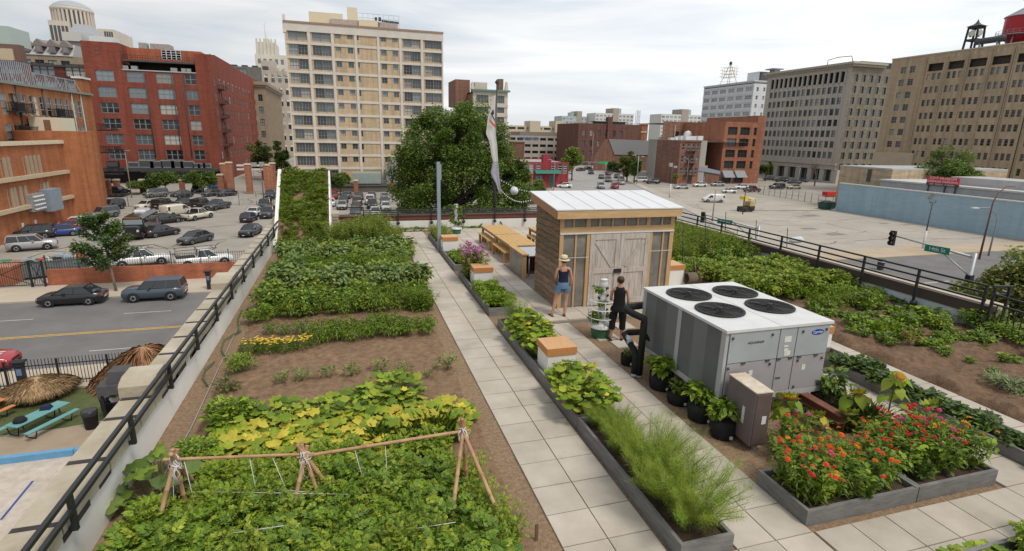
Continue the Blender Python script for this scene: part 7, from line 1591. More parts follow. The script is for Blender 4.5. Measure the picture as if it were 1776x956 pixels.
# ---- sunflowers
petal=mat('sun_petal',(.72,.45,.03),rough=.6,var=.15); disc=mat('sun_disc',(.33,.17,.02),rough=.9,var=.4,scale=60); sep=LG['lime']
def sunflower(x,y,z0,h,lab,head='down',nl=9,dried=False,hr=.11,az=-2.0):
 e=thing('sunflower',lab,'flower',(x,y,z0)); bend=.12; c,s_=math.cos(az),math.sin(az)
 b=MB(); top=(bend*c,bend*s_,h); b.tube([(0,0,0),(.02,.01,h*.5),(.02,.0,h*.9),(bend*.6*c,bend*.6*s_,h*1.02),top],[.016,.014,.012,.010,.012],6); b.build('stalk',stemm,e,local=True)
 r_=random.Random(int(x*100+y*10))
 for k in range(nl):
  t_=.35+.6*k/nl; a=k*2.4+r_.uniform(-.4,.4); L=LM(int(x*50)+k); ps=np.array([.02,.01,h*t_]); out=np.array([math.cos(a),math.sin(a),.25])*r_.uniform(.12,.2); L.tb.tube([tuple(ps),tuple(ps+out*.6+[0,0,.02]),tuple(ps+out)],.005,4)
  L.add(T_HRT,[ps+out],[a],[r_.uniform(-1.2,-.5)],[r_.uniform(-.3,.3)],[r_.uniform(.17,.25)],0); o=inst('leaf',L.mesh('leaf',[LG['yellow'] if dried and k<3 else LG['lime'] if k%2 else LG['bright']],stemm),e)
 hd=LM(int(x*77)); q=hd.r; n=26; a=np.arange(n)*math.tau/n
 if head=='up':nrm=Vector((-.3,-.55,.75)).normalized()
 else:nrm=Vector((.5*c,.5*s_,-.8)).normalized()
 M_=nrm.to_track_quat('Z','Y').to_matrix().to_4x4(); b=MB(); b.lathe(0,0,[(hr,0),(hr*.9,.02),(hr*.5,.03),(.001,.032)],18);
 me=b.mesh('flower_disc',disc if not dried else mat('dried_disc',(.5,.45,.2),var=.3,scale=50)); o=inst('flower_disc',me,e,top); o.rotation_euler=M_.to_euler()
 hd.add(T_NAR if head=='up' else T_Q,np.stack([hr*.9*np.cos(a),hr*.9*np.sin(a),0*a],1),a,U(q,-.9,.2,n) if head!='up' else U(q,-.2,.5,n),0,(.035 if head=='up' else .09)*U(q,.7,1.2,n),0); hd.add(T_Q,np.stack([hr*.8*np.cos(a[::2]),hr*.8*np.sin(a[::2]),0*a[::2]-.01],1),a[::2],-.7,0,.13,1)
 o2=inst('petals',hd.mesh('petals',[petal if not dried else LG['lime'],sep]),o)
def sf(px,py,z0,X,Y,lab,**k):
 h=onY(px,py,Y)[2]-z0; x=onY(px,py,Y)[0]; sunflower(x,Y,z0,h,lab,**k)
sf(1365,685,.1,0,6.62,'tall drooping sunflower with heavy leaves right beside the electrical cabinet',nl=12,hr=.09)
sf(1555,648,.15,0,6.28,'upright sunflower with golden disc, rising before the dark vines',head='up',nl=11,hr=.078)
sf(1412,716,.1,0,6.7,'pale dried sunflower head right of the heavy drooping one',dried=True,nl=3,hr=.08)
sf(1468,712,.1,0,6.42,'bare stalked sunflower with a dried hanging head in the middle',dried=True,nl=1,hr=.09)
sf(1483,678,.1,0,6.75,'green leafy sunflower with nodding head, centre back',nl=8,hr=.08)
sf(1600,700,.17,0,6.0,'small yellow sunflower with hanging head before the right planter',dried=True,nl=2,hr=.07,az=-1.0)
# ---- rosemary, pots
potm=mat('fabric_pot',(.017,.017,.018),rough=.95,var=.4,scale=5,bump=.3)
def pot(px,py,r_,h,me,sc,lab,plab,pn='pepper_plant'):
 g_=onZ(px,py,.0); e=thing('fabric_pot',lab,'pot',(g_[0],g_[1],0),0,'black fabric pots beside the air unit'); b=MB(); b.lathe(0,0,[(r_*.92,0),(r_*1.03,h*.5),(r_,h),(r_*.94,h),(r_*.94,h-.05)],20); b.build('pot_wall',potm,e,local=True)
 b=MB(); b.lathe(0,0,[(r_*.94,h-.052),(r_*.5,h-.03),(.001,h-.03)],18); b.build('soil',psoil,e,local=True)
 b=MB(); b.box(-.02,-r_-.03,.05,.02,-r_+.01,.1); b.build('label_tag',whitef,e,local=True)
 plant(pn,me,plab,'plant',g_[0],g_[1],h-.03, None,sc)
PP=[bush(420+k,.32,.42,260,.15,T_OV,('bright','mid'),(.65,.35),(-.8,.4),7) for k in range(3)]
pot(1088,632,.16,.25,SML[2],.6,'small black fabric pot behind the two insulated pipes','scrappy little plant in the pot behind the pipes')
pot(1145,672,.24,.34,PP[0],1.05,'black fabric pot with a big pepper, right of the insulated pipes','big glossy pepper plant in the pot nearest the pipes')
pot(1176,698,.22,.22,SML[0],.9,'low wide black fabric pot with a small herb, third from the pipes','small herb in the low wide pot')
pot(1214,726,.24,.34,PP[1],.95,'black fabric pot with broad leaves, second from the electrical cabinet','broad leaved pepper plant in the pot second from the cabinet')
pot(1252,755,.22,.34,PP[2],.9,'black fabric pot with narrow leaves, next to the electrical cabinet','pepper plant in the pot next to the cabinet')
pot(1430,712,.28,.3,bush(430,.35,.6,320,.14,T_OV,('mid','dark'),(.6,.4),(-.9,.3),7),1.0,'wide black pot among the sunflowers, under the end of the rusty beam','dark green pepper plant among the sunflowers')
row('rosemary_bush',[blades(431,.3,.35,320,('grey','mid'),.5,T_NAR)],'low needle leaved herb under the right front corner of the big air unit','plant','needle leaved herbs',8.4,8.9,6.7,7.3,.35,.4,(.9,1.1))
e=thing('terracotta_trough','orange terracotta trough among the zinnias','trough',(7.25,5.9,.0)); b=MB(); b.box(-.42,-.14,0,.42,.14,.16,tx=1.06,ty=1.1); b.build('trough_wall',mat('terracotta',(.42,.13,.06),var=.15),e,local=True); b=MB(); b.box(-.42,-.13,.161,.42,.13,.168); b.build('soil',psoil,e,local=True)
e=planter(6.2,10.0,2.95,3.62,'grey timber planter cut off by the lower right photo corner',h=.3)
for (x,y,s_) in ((6.35,3.35,.7),(6.75,3.4,.75),(7.15,3.35,.75),(6.9,3.1,.8)):plant('squash_plant',SQV[0],'broad leaved bright squash at the lower right photo edge','plant',x,y,.1, None,(s_,s_,s_*.5),'squash at the lower right edge')
for (x,y,s_) in ((7.75,3.3,.9),(8.1,3.2,1.0),(8.5,3.35,1.0)):plant('tomato_plant',TOML[0],'bright bushy plant in the lower right corner of the photo','plant',x,y,.17, None,s_,'bushes in the lower right corner')
# ---- tower gardens
def tower_garden(x,y,z0,H,lab,cage,seed,leafy):
 e=thing('tower_garden',lab,'planter',(x,y,z0)); r_=.26; white=mat('tower_white',(.68,.69,.69),rough=.4,var=.05)
 b=MB(); b.lathe(0,0,[(r_*.86,0),(r_*.95,.12),(r_,.26)],24); b.build('tub',mat('tub_green',(.045,.14,.075),rough=.45,var=.1),e,local=True)
 b=MB(); b.lathe(0,0,[(r_*1.12,.262),(r_*1.12,.33),(r_*.6,.38),(.11,.40)],24); b.build('tub_lid',white,e,local=True)
 b=MB(); prof=[]
 for k in range(6):z=.4+(H-.4)*k/6; z2=.4+(H-.4)*(k+1)/6; prof+=[(.105,z),(.115,z+.02),(.11,(z+z2)/2),(.1,z2-.01)]
 b.lathe(0,0,prof+[(.108,H),(.02,H+.01)],18); b.build('column',white,e,local=True)
 b=MB()
 for k in range(14):z=.5+(H-.6)*k/14; a=k*2.0; b.tube([(.1*math.cos(a),.1*math.sin(a),z),(.15*math.cos(a),.15*math.sin(a),z+.04)],.03,8)
 b.build('plant_port',mat('port_dark',(.06,.06,.06)),e,local=True)
 if cage:
  b=MB()
  for z in (.55,.78,1.0):b.tube([(.36*math.cos(a),.36*math.sin(a),z) for a in np.linspace(0,6.283,33)],.012,6,cap=False)
  for k in range(6):a=k*math.tau/6+.3; b.tube([(.34*math.cos(a),.34*math.sin(a),.33),(.36*math.cos(a),.36*math.sin(a),1.0)],.010,6)
  b.build('support_ring',white,e,local=True)
 for i,(a,z,s_) in enumerate(leafy):o=inst('foliage',SML[i%3],e,(.16*math.cos(a),.16*math.sin(a),z-.1),(0,0,i),s_)
tower_garden(6.02,11.85,.03,1.52,'white vertical tower garden on a green tub between the two women', True,1,((3.4,.55,.9),(2.9,.45,.8),(4.2,.95,.55),(3.5,1.25,.7),(5.6,.6,.5),(2.5,1.3,.5)))
g_=onZ(791,405,.12); tower_garden(g_[0]+.0,g_[1],.1,1.5,'small white tower garden overgrown with green by the blue grey post', False,2,((3.4,.6,1.0),(2.4,.9,1.0),(0.2,.8,1.1),(0.6,1.2,1.0),(5.4,.5,1.0),(3.6,1.35,1.0),(5.9,1.1,1.0)))
e=thing('hose_reel','brown metal garden hose reel in front of the white pedestal right of the shed','hose reel',(11.15,15.5,.05)); hrm=mat('reel_brown',(.17,.12,.085),rough=.6,var=.2); b=MB()
for x in (-.22,.22):b.tube([(x,-.1,0),(x,.0,.5),(x,.15,.95)],.018,6)
b.tube([(-.22,.15,.95),(-.15,.16,1.0),(.15,.16,1.0),(.22,.15,.95)],.018,6); b.build('handle_frame',hrm,e,local=True); b=MB()
for x in (-.2,.2):b.tube([(x+.02,.28*math.cos(a)-.05,.3+.28*math.sin(a)) for a in np.linspace(0,6.283,25)],.014,5,cap=False)
b.build('wheel',hrm,e,local=True); b=MB()
for k in range(8):b.tube([(-.16+k*.045,.19*math.cos(a)-.05,.3+.19*math.sin(a)) for a in np.linspace(0,6.283,21)],.024,5,cap=False)
b.build('coiled_hose',mat('hose_brown',(.20,.16,.12),rough=.6),e,local=True)
def hose(pts,r_,m_,lab,z=.03):
 b=MB(); b.tube([onZ(px,py,z) for px,py in pts],r_,6); g_=onZ(*pts[0],z); tag(b.build('garden_hose',m_,loc=tuple(g_)),lab,'hose')
hg=mat('hose_green',(.07,.12,.05),rough=.5,var=.1)
hose([(188,956),(205,925),(217,893),(228,868),(240,856)],.018,hg,'green garden hose lying along the near left parapet')
hose([(392,622),(384,606),(388,590),(405,580),(418,574)],.018,hg,'looped green hose beside the parapet near the marigolds',.06)
hose([(414,575),(413,552),(418,540),(432,536)],.018,hg,'looped green hose higher up beside the bean row',.06)
hose([(360,668),(352,655),(356,640),(372,628)],.018,hg,'looped green hose by the round herb bush',.06)
hose([(196,956),(225,905),(262,862),(330,745),(390,615),(445,500)],.009,mat('drip_grey',(.35,.34,.31),rough=.7),'thin grey drip irrigation line along the left bed',.04)
for i,(px,py,ph,lab) in enumerate(((1222,455,372,'dark green stake behind the wispy herbs, right of the shed'),(1257,430,368,'thin stake beside the green street sign'),(1277,430,396,'short stake among the meadow herbs'),(1364,440,395,'thin stake near the black railing middle'),(1183,470,395,'dark green stake next to the shed corner'),(1310,415,382,'stake against the railing beyond the beans'))):
 g_=onZ(px,py,.05); t_=onY(px+2,ph,g_[1]); b=MB(); b.tube([tuple(g_),(t_[0],t_[1],t_[2])],.018,6); tag(b.build('plant_stake',mat('stake_green',(.03,.06,.05),rough=.6),loc=tuple(g_)),lab,'stake')
g_=onZ(1508,552,.05); b=MB(); b.box(g_[0]-.35,g_[1]-.2,.06,g_[0]+.35,g_[1]+.2,.16,rz=.4,tx=.8,ty=.7); tag(b.build('seed_tray',mat('tray_black',(.02,.022,.025),rough=.5),loc=tuple(g_)),'black plastic tray lying on the soil among the young peppers','tray')
for i,(px,py,lab) in enumerate(((930,938,'short thin metal stake in the gravel by the near centre path'),(1722,660,'small grey plant marker in front of the silvery grass'))):
 g_=onZ(px,py,.0); b=MB(); b.box(g_[0]-.02,g_[1]-.01,0,g_[0]+.02,g_[1]+.01,.25); tag(b.build('plant_marker',stemb if i==0 else greym,loc=tuple(g_)),lab,'marker')
 # ================================================================ TREES
def tree_mesh(seed,H,R,crown0,n,ls,mats=('tree','tree2'),w=(.6,.4),lumps=40,oval=1.0,shell=.35,T=T_Q,full=False):
 L=LM(seed); q=L.r; cz=crown0+(H-crown0)*.5; hz_=(H-crown0)/2
 pts=[]
 for k in range(lumps):
  v=q.normal(size=3); v/=np.linalg.norm(v); f_=q.rand()**.45; c_=np.array([v[0]*R*.8*f_,v[1]*R*.8*f_,cz+v[2]*hz_*.85*f_]); c_[2]=min(c_[2],H-hz_*.12)
  wz=1-.35*max(0,(c_[2]-cz)/hz_); c_[:2]*=wz; lr=R*(.17+.15*q.rand())*oval
  if full:u_=q.rand()**1.15; a=q.rand()*6.28; rr_=R*.88*(1-.62*max(0,(u_-.25)/.75)**1.6)*q.rand()**.35; c_=np.array([rr_*math.cos(a)*1.05,rr_*math.sin(a),crown0+(H-crown0)*(.05+.9*u_)]); lr=R*(.10+.14*q.rand()**1.5)
  pts.append((c_,lr))
 per=n//lumps
 for c_,lr in pts:
  v=q.normal(size=(per,3)); v/=np.linalg.norm(v,axis=1)[:, None]; rr_=lr*(shell+(1-shell)*q.rand(per)**.4)*(1+.25*q.normal(size=per)*.5); P=c_+v*rr_[:, None]*[1,1,.8]; wl_=np.array(w)*q.uniform(.25,2.2,len(mats)); mi=q.choice(len(mats),per,p=wl_/wl_.sum())
  for k in range(len(mats)):
   m_=mi==k; L.add(T,P[m_],U(q,0,6.283,m_.sum()),U(q,-.8,.7,m_.sum()),q.normal(size=m_.sum())*.5,ls*U(q,.6,1.3,m_.sum()),k)
 return L.mesh('crown',[LG[m_] for m_ in mats]),pts
def tree(lab,x,y,z0,H,R,crown0,n,ls,seed,tr=None,group=None,**k):
 e=thing('tree',lab,'tree',(x,y,z0),0,group); me,pts=tree_mesh(seed,H,R,crown0,n,ls,**k); inst('crown',me,e); tr=tr or H*.022
 b=MB(); b.tube([(0,0,-.1),(.02*H*.3,0,crown0*.6),(0,.02*H*.3,crown0+.2*(H-crown0)),(0,0,crown0+.75*(H-crown0))],[tr*1.25,tr,tr*.8,tr*.2],8); b.build('trunk',barkm,e,local=True)
 b=MB()
 for c_,lr in pts[::2]:zb=crown0*.8+(c_[2]-crown0)*.35; b.tube([(0,0,max(crown0*.7,zb)),tuple(c_*[.55,.55,1]+[0,0,-.12*H]),tuple(c_)],[tr*.4,tr*.25,tr*.08],5,cap=False)
 b.build('limbs',barkm,e,local=True); return e
tree('broad dense green tree in front of the tan tower, tallest tree in view',17.8,93,SZ,19.6,11.9,.2,120000,.36,501,lumps=210,shell=.3,full=True,mats=('tree','tree2','mid'),w=(.45,.35,.2))
tree('medium green tree joining the right flank of the broad tree',28.6,92,SZ,11.5,3.6,.8,9000,.4,502,lumps=34)
for i,(px,lab) in enumerate(((249,'small round tree left of three before the red lofts'),(286,'small round tree in the middle of three before the red lofts'),(348,'small round tree right of three before the red lofts'),(590,'small round tree right of the planted roof slope'))):
 Y=138 if i<3 else 132; zt=onY(px,(318,299,296,300)[i],Y)[2]; zb=onY(px,(335,332,330,322)[i],Y)[2]; x=onY(px,320,Y)[0]; R=(3.9,4.3,4.0,3.4)[i]
 tree(lab,x,Y,SZ,zt-SZ,R*.95,max(1.6,zb-SZ-.2),6500,.34,510+i,lumps=26)
tree('yellow green upright street tree right of the red shop',onY(992,300,170)[0],170,SZ,onY(992,252,170)[2]-SZ,4.6,1.8,7000,.5,520,mats=('tree2','lime'),w=(.75,.25),lumps=26)
tree('tall slim street tree beside the grey blank wall, with rusty tips',onY(1088,300,165)[0],165,SZ,onY(1088,258,165)[2]-SZ,3.9,1.6,8000,.45,521,mats=('tree2','olive','tree'),w=(.45,.25,.3),lumps=28)
tree('second street tree to the right of the rusty tipped one',onY(1101,300,158)[0],158,SZ,onY(1101,266,158)[2]-SZ,2.7,1.8,5000,.42,522,lumps=20)
tree('dark low tree in front of the gabled brick hall',onY(1062,290,205)[0],205,SZ,onY(1062,278,205)[2]-SZ,3.6,1,4000,.5,523,mats=('tree','dark'),lumps=18)
tree('dark green tree in front of the beige block, above the blue wall',onX(1645,300,122)[0],onX(1645,300,122)[1],SZ,onX(1645,252,122)[2]-SZ,7.0,3.5,13000,.42,524,lumps=40)
tree('slim dark tree between the rust brick warehouse and grey office block',onY(1329,300,166)[0],166,SZ,onY(1329,276,166)[2]-SZ,2.9,2,4500,.42,525,lumps=18)
tree('small young tree at the corner of the fire escape house',onY(1172,310,150)[0],150,SZ,4.6,1.4,1.2,1500,.3,526,mats=('tree2','lime'),w=(.5,.5),lumps=10)
tree('leafy tree before the brown stone block, left of the ramp top',onY(455,300,175)[0],175,SZ,onY(455,240,175)[2]-SZ,5.2,2,7000,.45,527,mats=('olive','tree'),w=(.5,.5),lumps=26)
tree('dark slim tree at the left foot of the tan tower',onY(489,300,150)[0],150,SZ,onY(489,236,150)[2]-SZ,3.3,2,7000,.4,528,mats=('tree','dark'),lumps=24)
tree('low yellowish bushy tree in front of the red shop',onY(925,330,112)[0],112,SZ,5.6,4.2,.6,7000,.33,529,mats=('tree2','olive'),w=(.5,.5),lumps=26,oval=.8)
tree('low bushy tree under the string of bulbs',onY(897,340,104)[0],104,SZ,4.0,3.0,.5,4000,.34,530,mats=('tree2','tree'),lumps=20)
g_=np.array([22.3,13.5]); tree('olive street tree reaching above the roof at the right corner fence',(CAM+ray(1768,510)*25.5)[0],(CAM+ray(1768,510)*25.5)[1],SZ,9.8,2.7,4.5,16000,.19,531,mats=('olive','lime','tree2'),w=(.55,.15,.3),lumps=40)
tree('dense green tree behind the corner picket fence at the right photo edge',24.5,8.6,SZ,9.6,3.4,4.2,8000,.22,532,mats=('tree2','olive'),lumps=34)
def bare_tree(lab,x,y,H,seed):
 e=thing('bare_tree',lab,'tree',(x,y,SZ)); b=MB(); r_=random.Random(seed)
 def br(p,d,ln,r0,lev):
  q=p+d*ln; b.tube([tuple(p),tuple(q)],[r0,r0*.6],5,cap=False)
  if lev:
   for k in range(3 if lev>1 else 4):dd=(d+Vector((r_.uniform(-.8,.8),r_.uniform(-.8,.8),r_.uniform(-.1,.5)))).normalized(); br(p.lerp(q,r_.uniform(.55,1)),dd,ln*r_.uniform(.55,.8),r0*.55,lev-1)
 br(Vector((0,0,0)),Vector((0,0,1)),H*.38,.26,4); b.build('trunk',mat('bare_bark',(.14,.11,.09)),e,local=True)
bare_tree('leafless tree in front of the grey office block entrance',onX(1412,325,150)[0],onX(1412,325,150)[1],9.5,3)
def young_tree():
 x,y=gz(202,507)[:2]; H=onY(185,375,y)[2]-SZ-.13; e=thing('young_street_tree','young slender street tree with slanting branches, by the low brick wall','tree',(x,y,SZ+.13)); L=LM(540); q=L.r
 b=MB(); b.tube([(0,0,0),(-.15,0,H*.35),(-.25,0,H*.7),(-.55,0,H)],[.13,.10,.07,.02],8); b.build('trunk',barkg,e,local=True); b=MB()
 for k in range(22):
  t_=.28+.7*k/22; p=np.array([-.15-.35*t_,0,H*t_]); a=k*2.4 if k%3 else (0 if k%2 else math.pi)+q.normal()*.3; ln=(1.0-abs(t_-.42)*1.1)*H*.36; d=np.array([math.cos(a),math.sin(a)*.8,.55]); tp_=p+d*ln; mid=p+d*ln*.55+[0,0,-.08]
  b.tube([tuple(p),tuple(mid),tuple(tp_)],[.035,.022,.008],5,cap=False); n=420; tt=.15+.85*q.rand(n); P=p+(tp_-p)*tt[:, None]+q.normal(size=(n,3))*.16; L.add(T_Q,P,U(q,0,6.28,n),U(q,-.7,.8,n),q.normal(size=n)*.5,.21*U(q,.6,1.3,n),q.randint(2))
 b.build('limbs',barkg,e,local=True); inst('crown',L.mesh('crown',[leafm('leaf_ginkgo',(.10,.18,.06)),LG['tree']]),e)
young_tree()
# ================================================================ VEHICLES
tyre=mat('tyre',(.02,.02,.021),rough=.85,var=.2); rimm=mat('rim',(.42,.43,.44),rough=.35,metal=.6,var=.05); cglass=mat('car_glass',(.022,.027,.03),rough=.05,var=0,spec=.8); lampm=mat('headlight',(.55,.57,.58),rough=.15,var=0,spec=.8); redl=mat('tail_light',(.32,.012,.012),rough=.2,var=0); dpl=mat('black_trim',(.022,.022,.023),rough=.6,var=.1); platem=mat('plate',(.6,.6,.58),var=.1)
def paint(n,c): return mat('paint_'+n,c,rough=.28,var=0,spec=.5,coat=.6)
PT=dict(black=paint('black',(.012,.012,.014)),dark=paint('dark_grey',(.045,.048,.052)),grey=paint('grey',(.13,.135,.14)),silver=paint('silver',(.36,.365,.37)),white=paint('white',(.68,.68,.67)),cream=paint('cream',(.60,.56,.46)),red=paint('red',(.36,.02,.03)),blue=paint('blue',(.02,.05,.22)),navy=paint('navy',(.018,.025,.055)),maroon=paint('maroon',(.10,.03,.028)),slate=paint('slate',(.055,.075,.10)),green=paint('green_dark',(.03,.045,.035)),beige=paint('beige',(.36,.32,.25)))
SPEC={'sedan':([(-2.3,.70,.36,.74),(-2.2,.82,.24,1.0),(-1.5,.89,.2,1.04),(0,.91,.2,1.0),(1.0,.9,.2,1.0),(1.7,.87,.2,.92),(2.1,.80,.24,.82),(2.3,.66,.30,.70)],(-1.75,1.12,.99,.83),(-1.1,.30,1.49,.64),(-1.38,1.38,.34)),'suv':([(-2.3,.78,.42,.95),(-2.25,.90,.32,1.14),(-1.4,.94,.28,1.15),(0,.95,.28,1.13),(1.0,.94,.28,1.13),(1.9,.91,.28,1.09),(2.22,.84,.3,1.0),(2.32,.74,.42,.85)],(-2.22,1.05,1.12,.87),(-2.08,.45,1.78,.73),(-1.36,1.4,.38)),'hatch':([(-1.95,.72,.36,.85),(-1.9,.84,.26,.98),(-1.0,.88,.2,.98),(.2,.89,.2,.95),(1.2,.86,.2,.85),(1.8,.78,.24,.74),(1.98,.62,.34,.6)],(-1.85,1.05,.94,.80),(-1.55,.25,1.48,.60),(-1.2,1.25,.31)),'pickup':([(-2.75,.88,.5,1.06),(-2.7,.94,.42,1.10),(-1.6,.95,.36,1.10),(0,.96,.36,1.10),(1.1,.95,.36,1.10),(2.2,.92,.36,1.04),(2.6,.86,.38,.94),(2.68,.76,.46,.8)],(-.75,1.2,1.09,.88),(-.55,.45,1.78,.70),(-1.7,1.75,.39)),'van':([(-2.5,.86,.42,1.7),(-2.45,.94,.32,1.95),(-1.2,.96,.3,1.98),(.6,.96,.3,1.96),(1.15,.95,.3,1.78),(1.75,.92,.3,1.15),(2.4,.86,.34,.98),(2.5,.74,.44,.8)],(-2.4,1.72,1.12,.965),(-2.35,1.05,1.72,.955),(-1.55,1.6,.36)),}
def car_parts(k):
 st,gb,gt,wh=SPEC[k]; P={}; b=MB(); b.smooth= True; n=10; V_=[]
 for x,hw_,zb,zt in st:
  d=zt-zb
  for y,z in ((-hw_*.88,zb),(-hw_*.99,zb+.18*d),(-hw_,zb+.55*d),(-hw_*.95,zt-.09*d),(-hw_*.78,zt)):V_.append((x,y,z))
  for y,z in ((hw_*.78,zt),(hw_*.95,zt-.09*d),(hw_,zb+.55*d),(hw_*.99,zb+.18*d),(hw_*.88,zb)):V_.append((x,y,z))
 F_=[(i*n+j,i*n+(j+1)%n,(i+1)*n+(j+1)%n,(i+1)*n+j) for i in range(len(st)-1) for j in range(n)]+[tuple(range(n))[::-1],tuple(range((len(st)-1)*n,len(st)*n))]
 b.add(V_,[f[::-1] for f in F_]); b.smooth= False; b.m(1)
 for x in wh[:2]:
  for s_ in (-1,1):
   w_=max(q[1] for q in st); b.poly([(x+wh[2]*1.22*math.cos(a),s_*(w_+.004),wh[2]+wh[2]*1.22*math.sin(a)) for a in np.linspace(-.5,math.pi+.5,16)][::-s_])
 x0,x1=st[0][0],st[-1][0]; b.box(x1-.1,-st[-1][1]*.8,st[-1][2]+.02,x1+.012,st[-1][1]*.8,st[-1][2]+.12); b.box(x0-.012,-st[0][1]*.8,st[0][2]-.02,x0+.1,st[0][1]*.8,st[0][2]+.08)
 if k=='pickup':b.box(-2.62,-.78,1.085,-.85,.78,1.108)
 P['body']=b.mesh('body',[PT['black'],dpl])
 b=MB(); (a0,a1,az,aw),(t0,t1,tz,tw)=gb,gt
 A=[(a0,-aw,az),(a1,-aw,az),(a1,aw,az),(a0,aw,az)]; T=[(t0,-tw,tz),(t1,-tw,tz),(t1,tw,tz),(t0,tw,tz)]
 b.add(A+T,[(0,1,5,4),(1,2,6,5),(2,3,7,6),(3,0,4,7)]); P['windows']=b.mesh('windows',cglass)
 b=MB()
 if k!='van':
  b.box(t0-.04,-tw-.025,tz-.012,t1+.04,tw+.025,tz+.035,tx=.94,ty=.9)
  for i in range(4):b.bar(A[i],T[i],.07,.07)
  for s_ in (-1,1):
   for f in ((.48,) if k in ('sedan','hatch') else (.36,.68)) if k!='pickup' else (.45,):
    b.bar((a0+(a1-a0)*f,s_*(aw+.004),az),(t0+(t1-t0)*f,s_*(tw+.004),tz),.055,.03)
 else:
  for s_ in (-1,1):b.box(-2.0,s_*.968-.012,1.1,.45,s_*.968+.012,1.74)
  for s_ in (-1,1):b.bar((a1,s_*aw,az),(t1,s_*tw,tz),.08,.08)
  b.box(-2.525,-.06,1.1,-2.45,.06,1.75)
 P['roof']=b.mesh('roof',PT['black'])
 b=MB(); r_=wh[2]; rot= lambda pr:[(q[0],q[1]) for q in pr]
 def wl_(b,prof):
  m_=MB(); m_.lathe(0,0,prof,18); b.add([(x,z,y) for x,y,z in m_.v],[f[::-1] for f in m_.f])
 b.smooth= True; wl_(b,[(r_*.62,-.1),(r_*.93,-.1),(r_,-.07),(r_,.07),(r_*.93,.1),(r_*.62,.1)]); P['wheel']=b.mesh('wheel',tyre)
 b=MB(); wl_(b,[(r_*.62,-.085),(r_*.55,-.105),(.03,-.095),(.001,-.095)]); wl_(b,[(.001,.095),(.03,.095),(r_*.55,.105),(r_*.62,.085)]); b.m(1)
 for j in range(5):
  a=j*math.tau/5
  for s_ in (-1,1):b.prism([(r_*.2*math.cos(a+.35),s_*.108,r_*.2*math.sin(a+.35)),(r_*.5*math.cos(a+.18),s_*.108,r_*.5*math.sin(a+.18)),(r_*.5*math.cos(a+.7),s_*.108,r_*.5*math.sin(a+.7))],(0,s_*.003,0))
 P['rim']=b.mesh('rim',[rimm,dpl])
 hwf,hwr=st[-2][1],st[1][1]; zf=st[-2][3]-.16; b=MB(); b.box(st[-2][0]-.12,-.13,zf-.06,st[-2][0]+.1,.13,zf+.06); P['headlight']=b.mesh('headlight',lampm); P['hpos']=(hwf-.19,)
 zr=st[1][3]-.22 if k!='van' else 1.0; b=MB(); b.box(st[0][0]-.015,-.11,zr-.09,st[1][0]+.05,.11,zr+.09); P['tail_light']=b.mesh('tail_light',redl); P['tpos']=hwr-.17
 b=MB(); b.box(st[0][0]-.02,-.2,st[0][2]+.14,st[0][0]-.005,.2,st[0][2]+.26); b.box(st[-1][0]+.014,-.16,st[-1][2]+.02,st[-1][0]+.022,.16,st[-1][2]+.11); P['number_plate']=b.mesh('number_plate',platem)
 b=MB(); s0=st[-1]; b.box(s0[0]-.05,-s0[1]*.6,s0[3]-.17,s0[0]+.01,s0[1]*.6,s0[3]-.03); P['grille']=b.mesh('grille',dpl)
 b=MB()
 b.box(.62,-.11,0,.82,.07,.13); P['mirror']=b.mesh('mirror',PT['black']); P['mz']=(a1-.95,aw+.1,az-.02); P['w']=wh; P['tr']=max(q[1] for q in st)
 return P
CARP={k:car_parts(k) for k in SPEC}; KINDW=dict(sedan='sedan',suv='sport utility vehicle',hatch='hatchback',pickup='pickup truck',van='van')
def painted(o,m):o.material_slots[0].link='OBJECT'; o.material_slots[0].material=m
def car(k,col,x,y,hd,label,cat='car',group='cars',sc=1.0,z=None):
 P=CARP[k]; e=thing('parked_'+{'sedan':'sedan','suv':'suv','hatch':'hatchback','pickup':'pickup','van':'van'}[k],label,cat if k not in ('pickup','van') else {'pickup':'pickup','van':'van'}[k],(x,y,SZ+.012 if z is None else z),rad(hd),group); e.scale=(sc,)*3; pm_=PT[col]
 painted(inst('body',P['body'],e),pm_); inst('windows',P['windows'],e); painted(inst('roof',P['roof'],e),pm_)
 w0,w1,r_=P['w']
 for wx in (w0,w1):
  for s_ in (-1,1):w_=inst('wheel',P['wheel'],e,(wx,s_*(P['tr']-.075),r_)); inst('rim',P['rim'],w_)
 for s_ in (-1,1):
  inst('headlight',P['headlight'],e,(0,s_*P['hpos'][0],0)); inst('tail_light',P['tail_light'],e,(0,s_*P['tpos'],0)); painted(inst('mirror',P['mirror'],e,(P['mz'][0]-.62,s_*P['mz'][1],P['mz'][2])),pm_)
 inst('number_plate',P['number_plate'],e); inst('grille',P['grille'],e); return e
def cp(k,col,px,py,hd,label,**q):g_=gz(px,py); return car(k,col,g_[0],g_[1],hd,label,**q)
lot=dict(group='cars in the left car park')
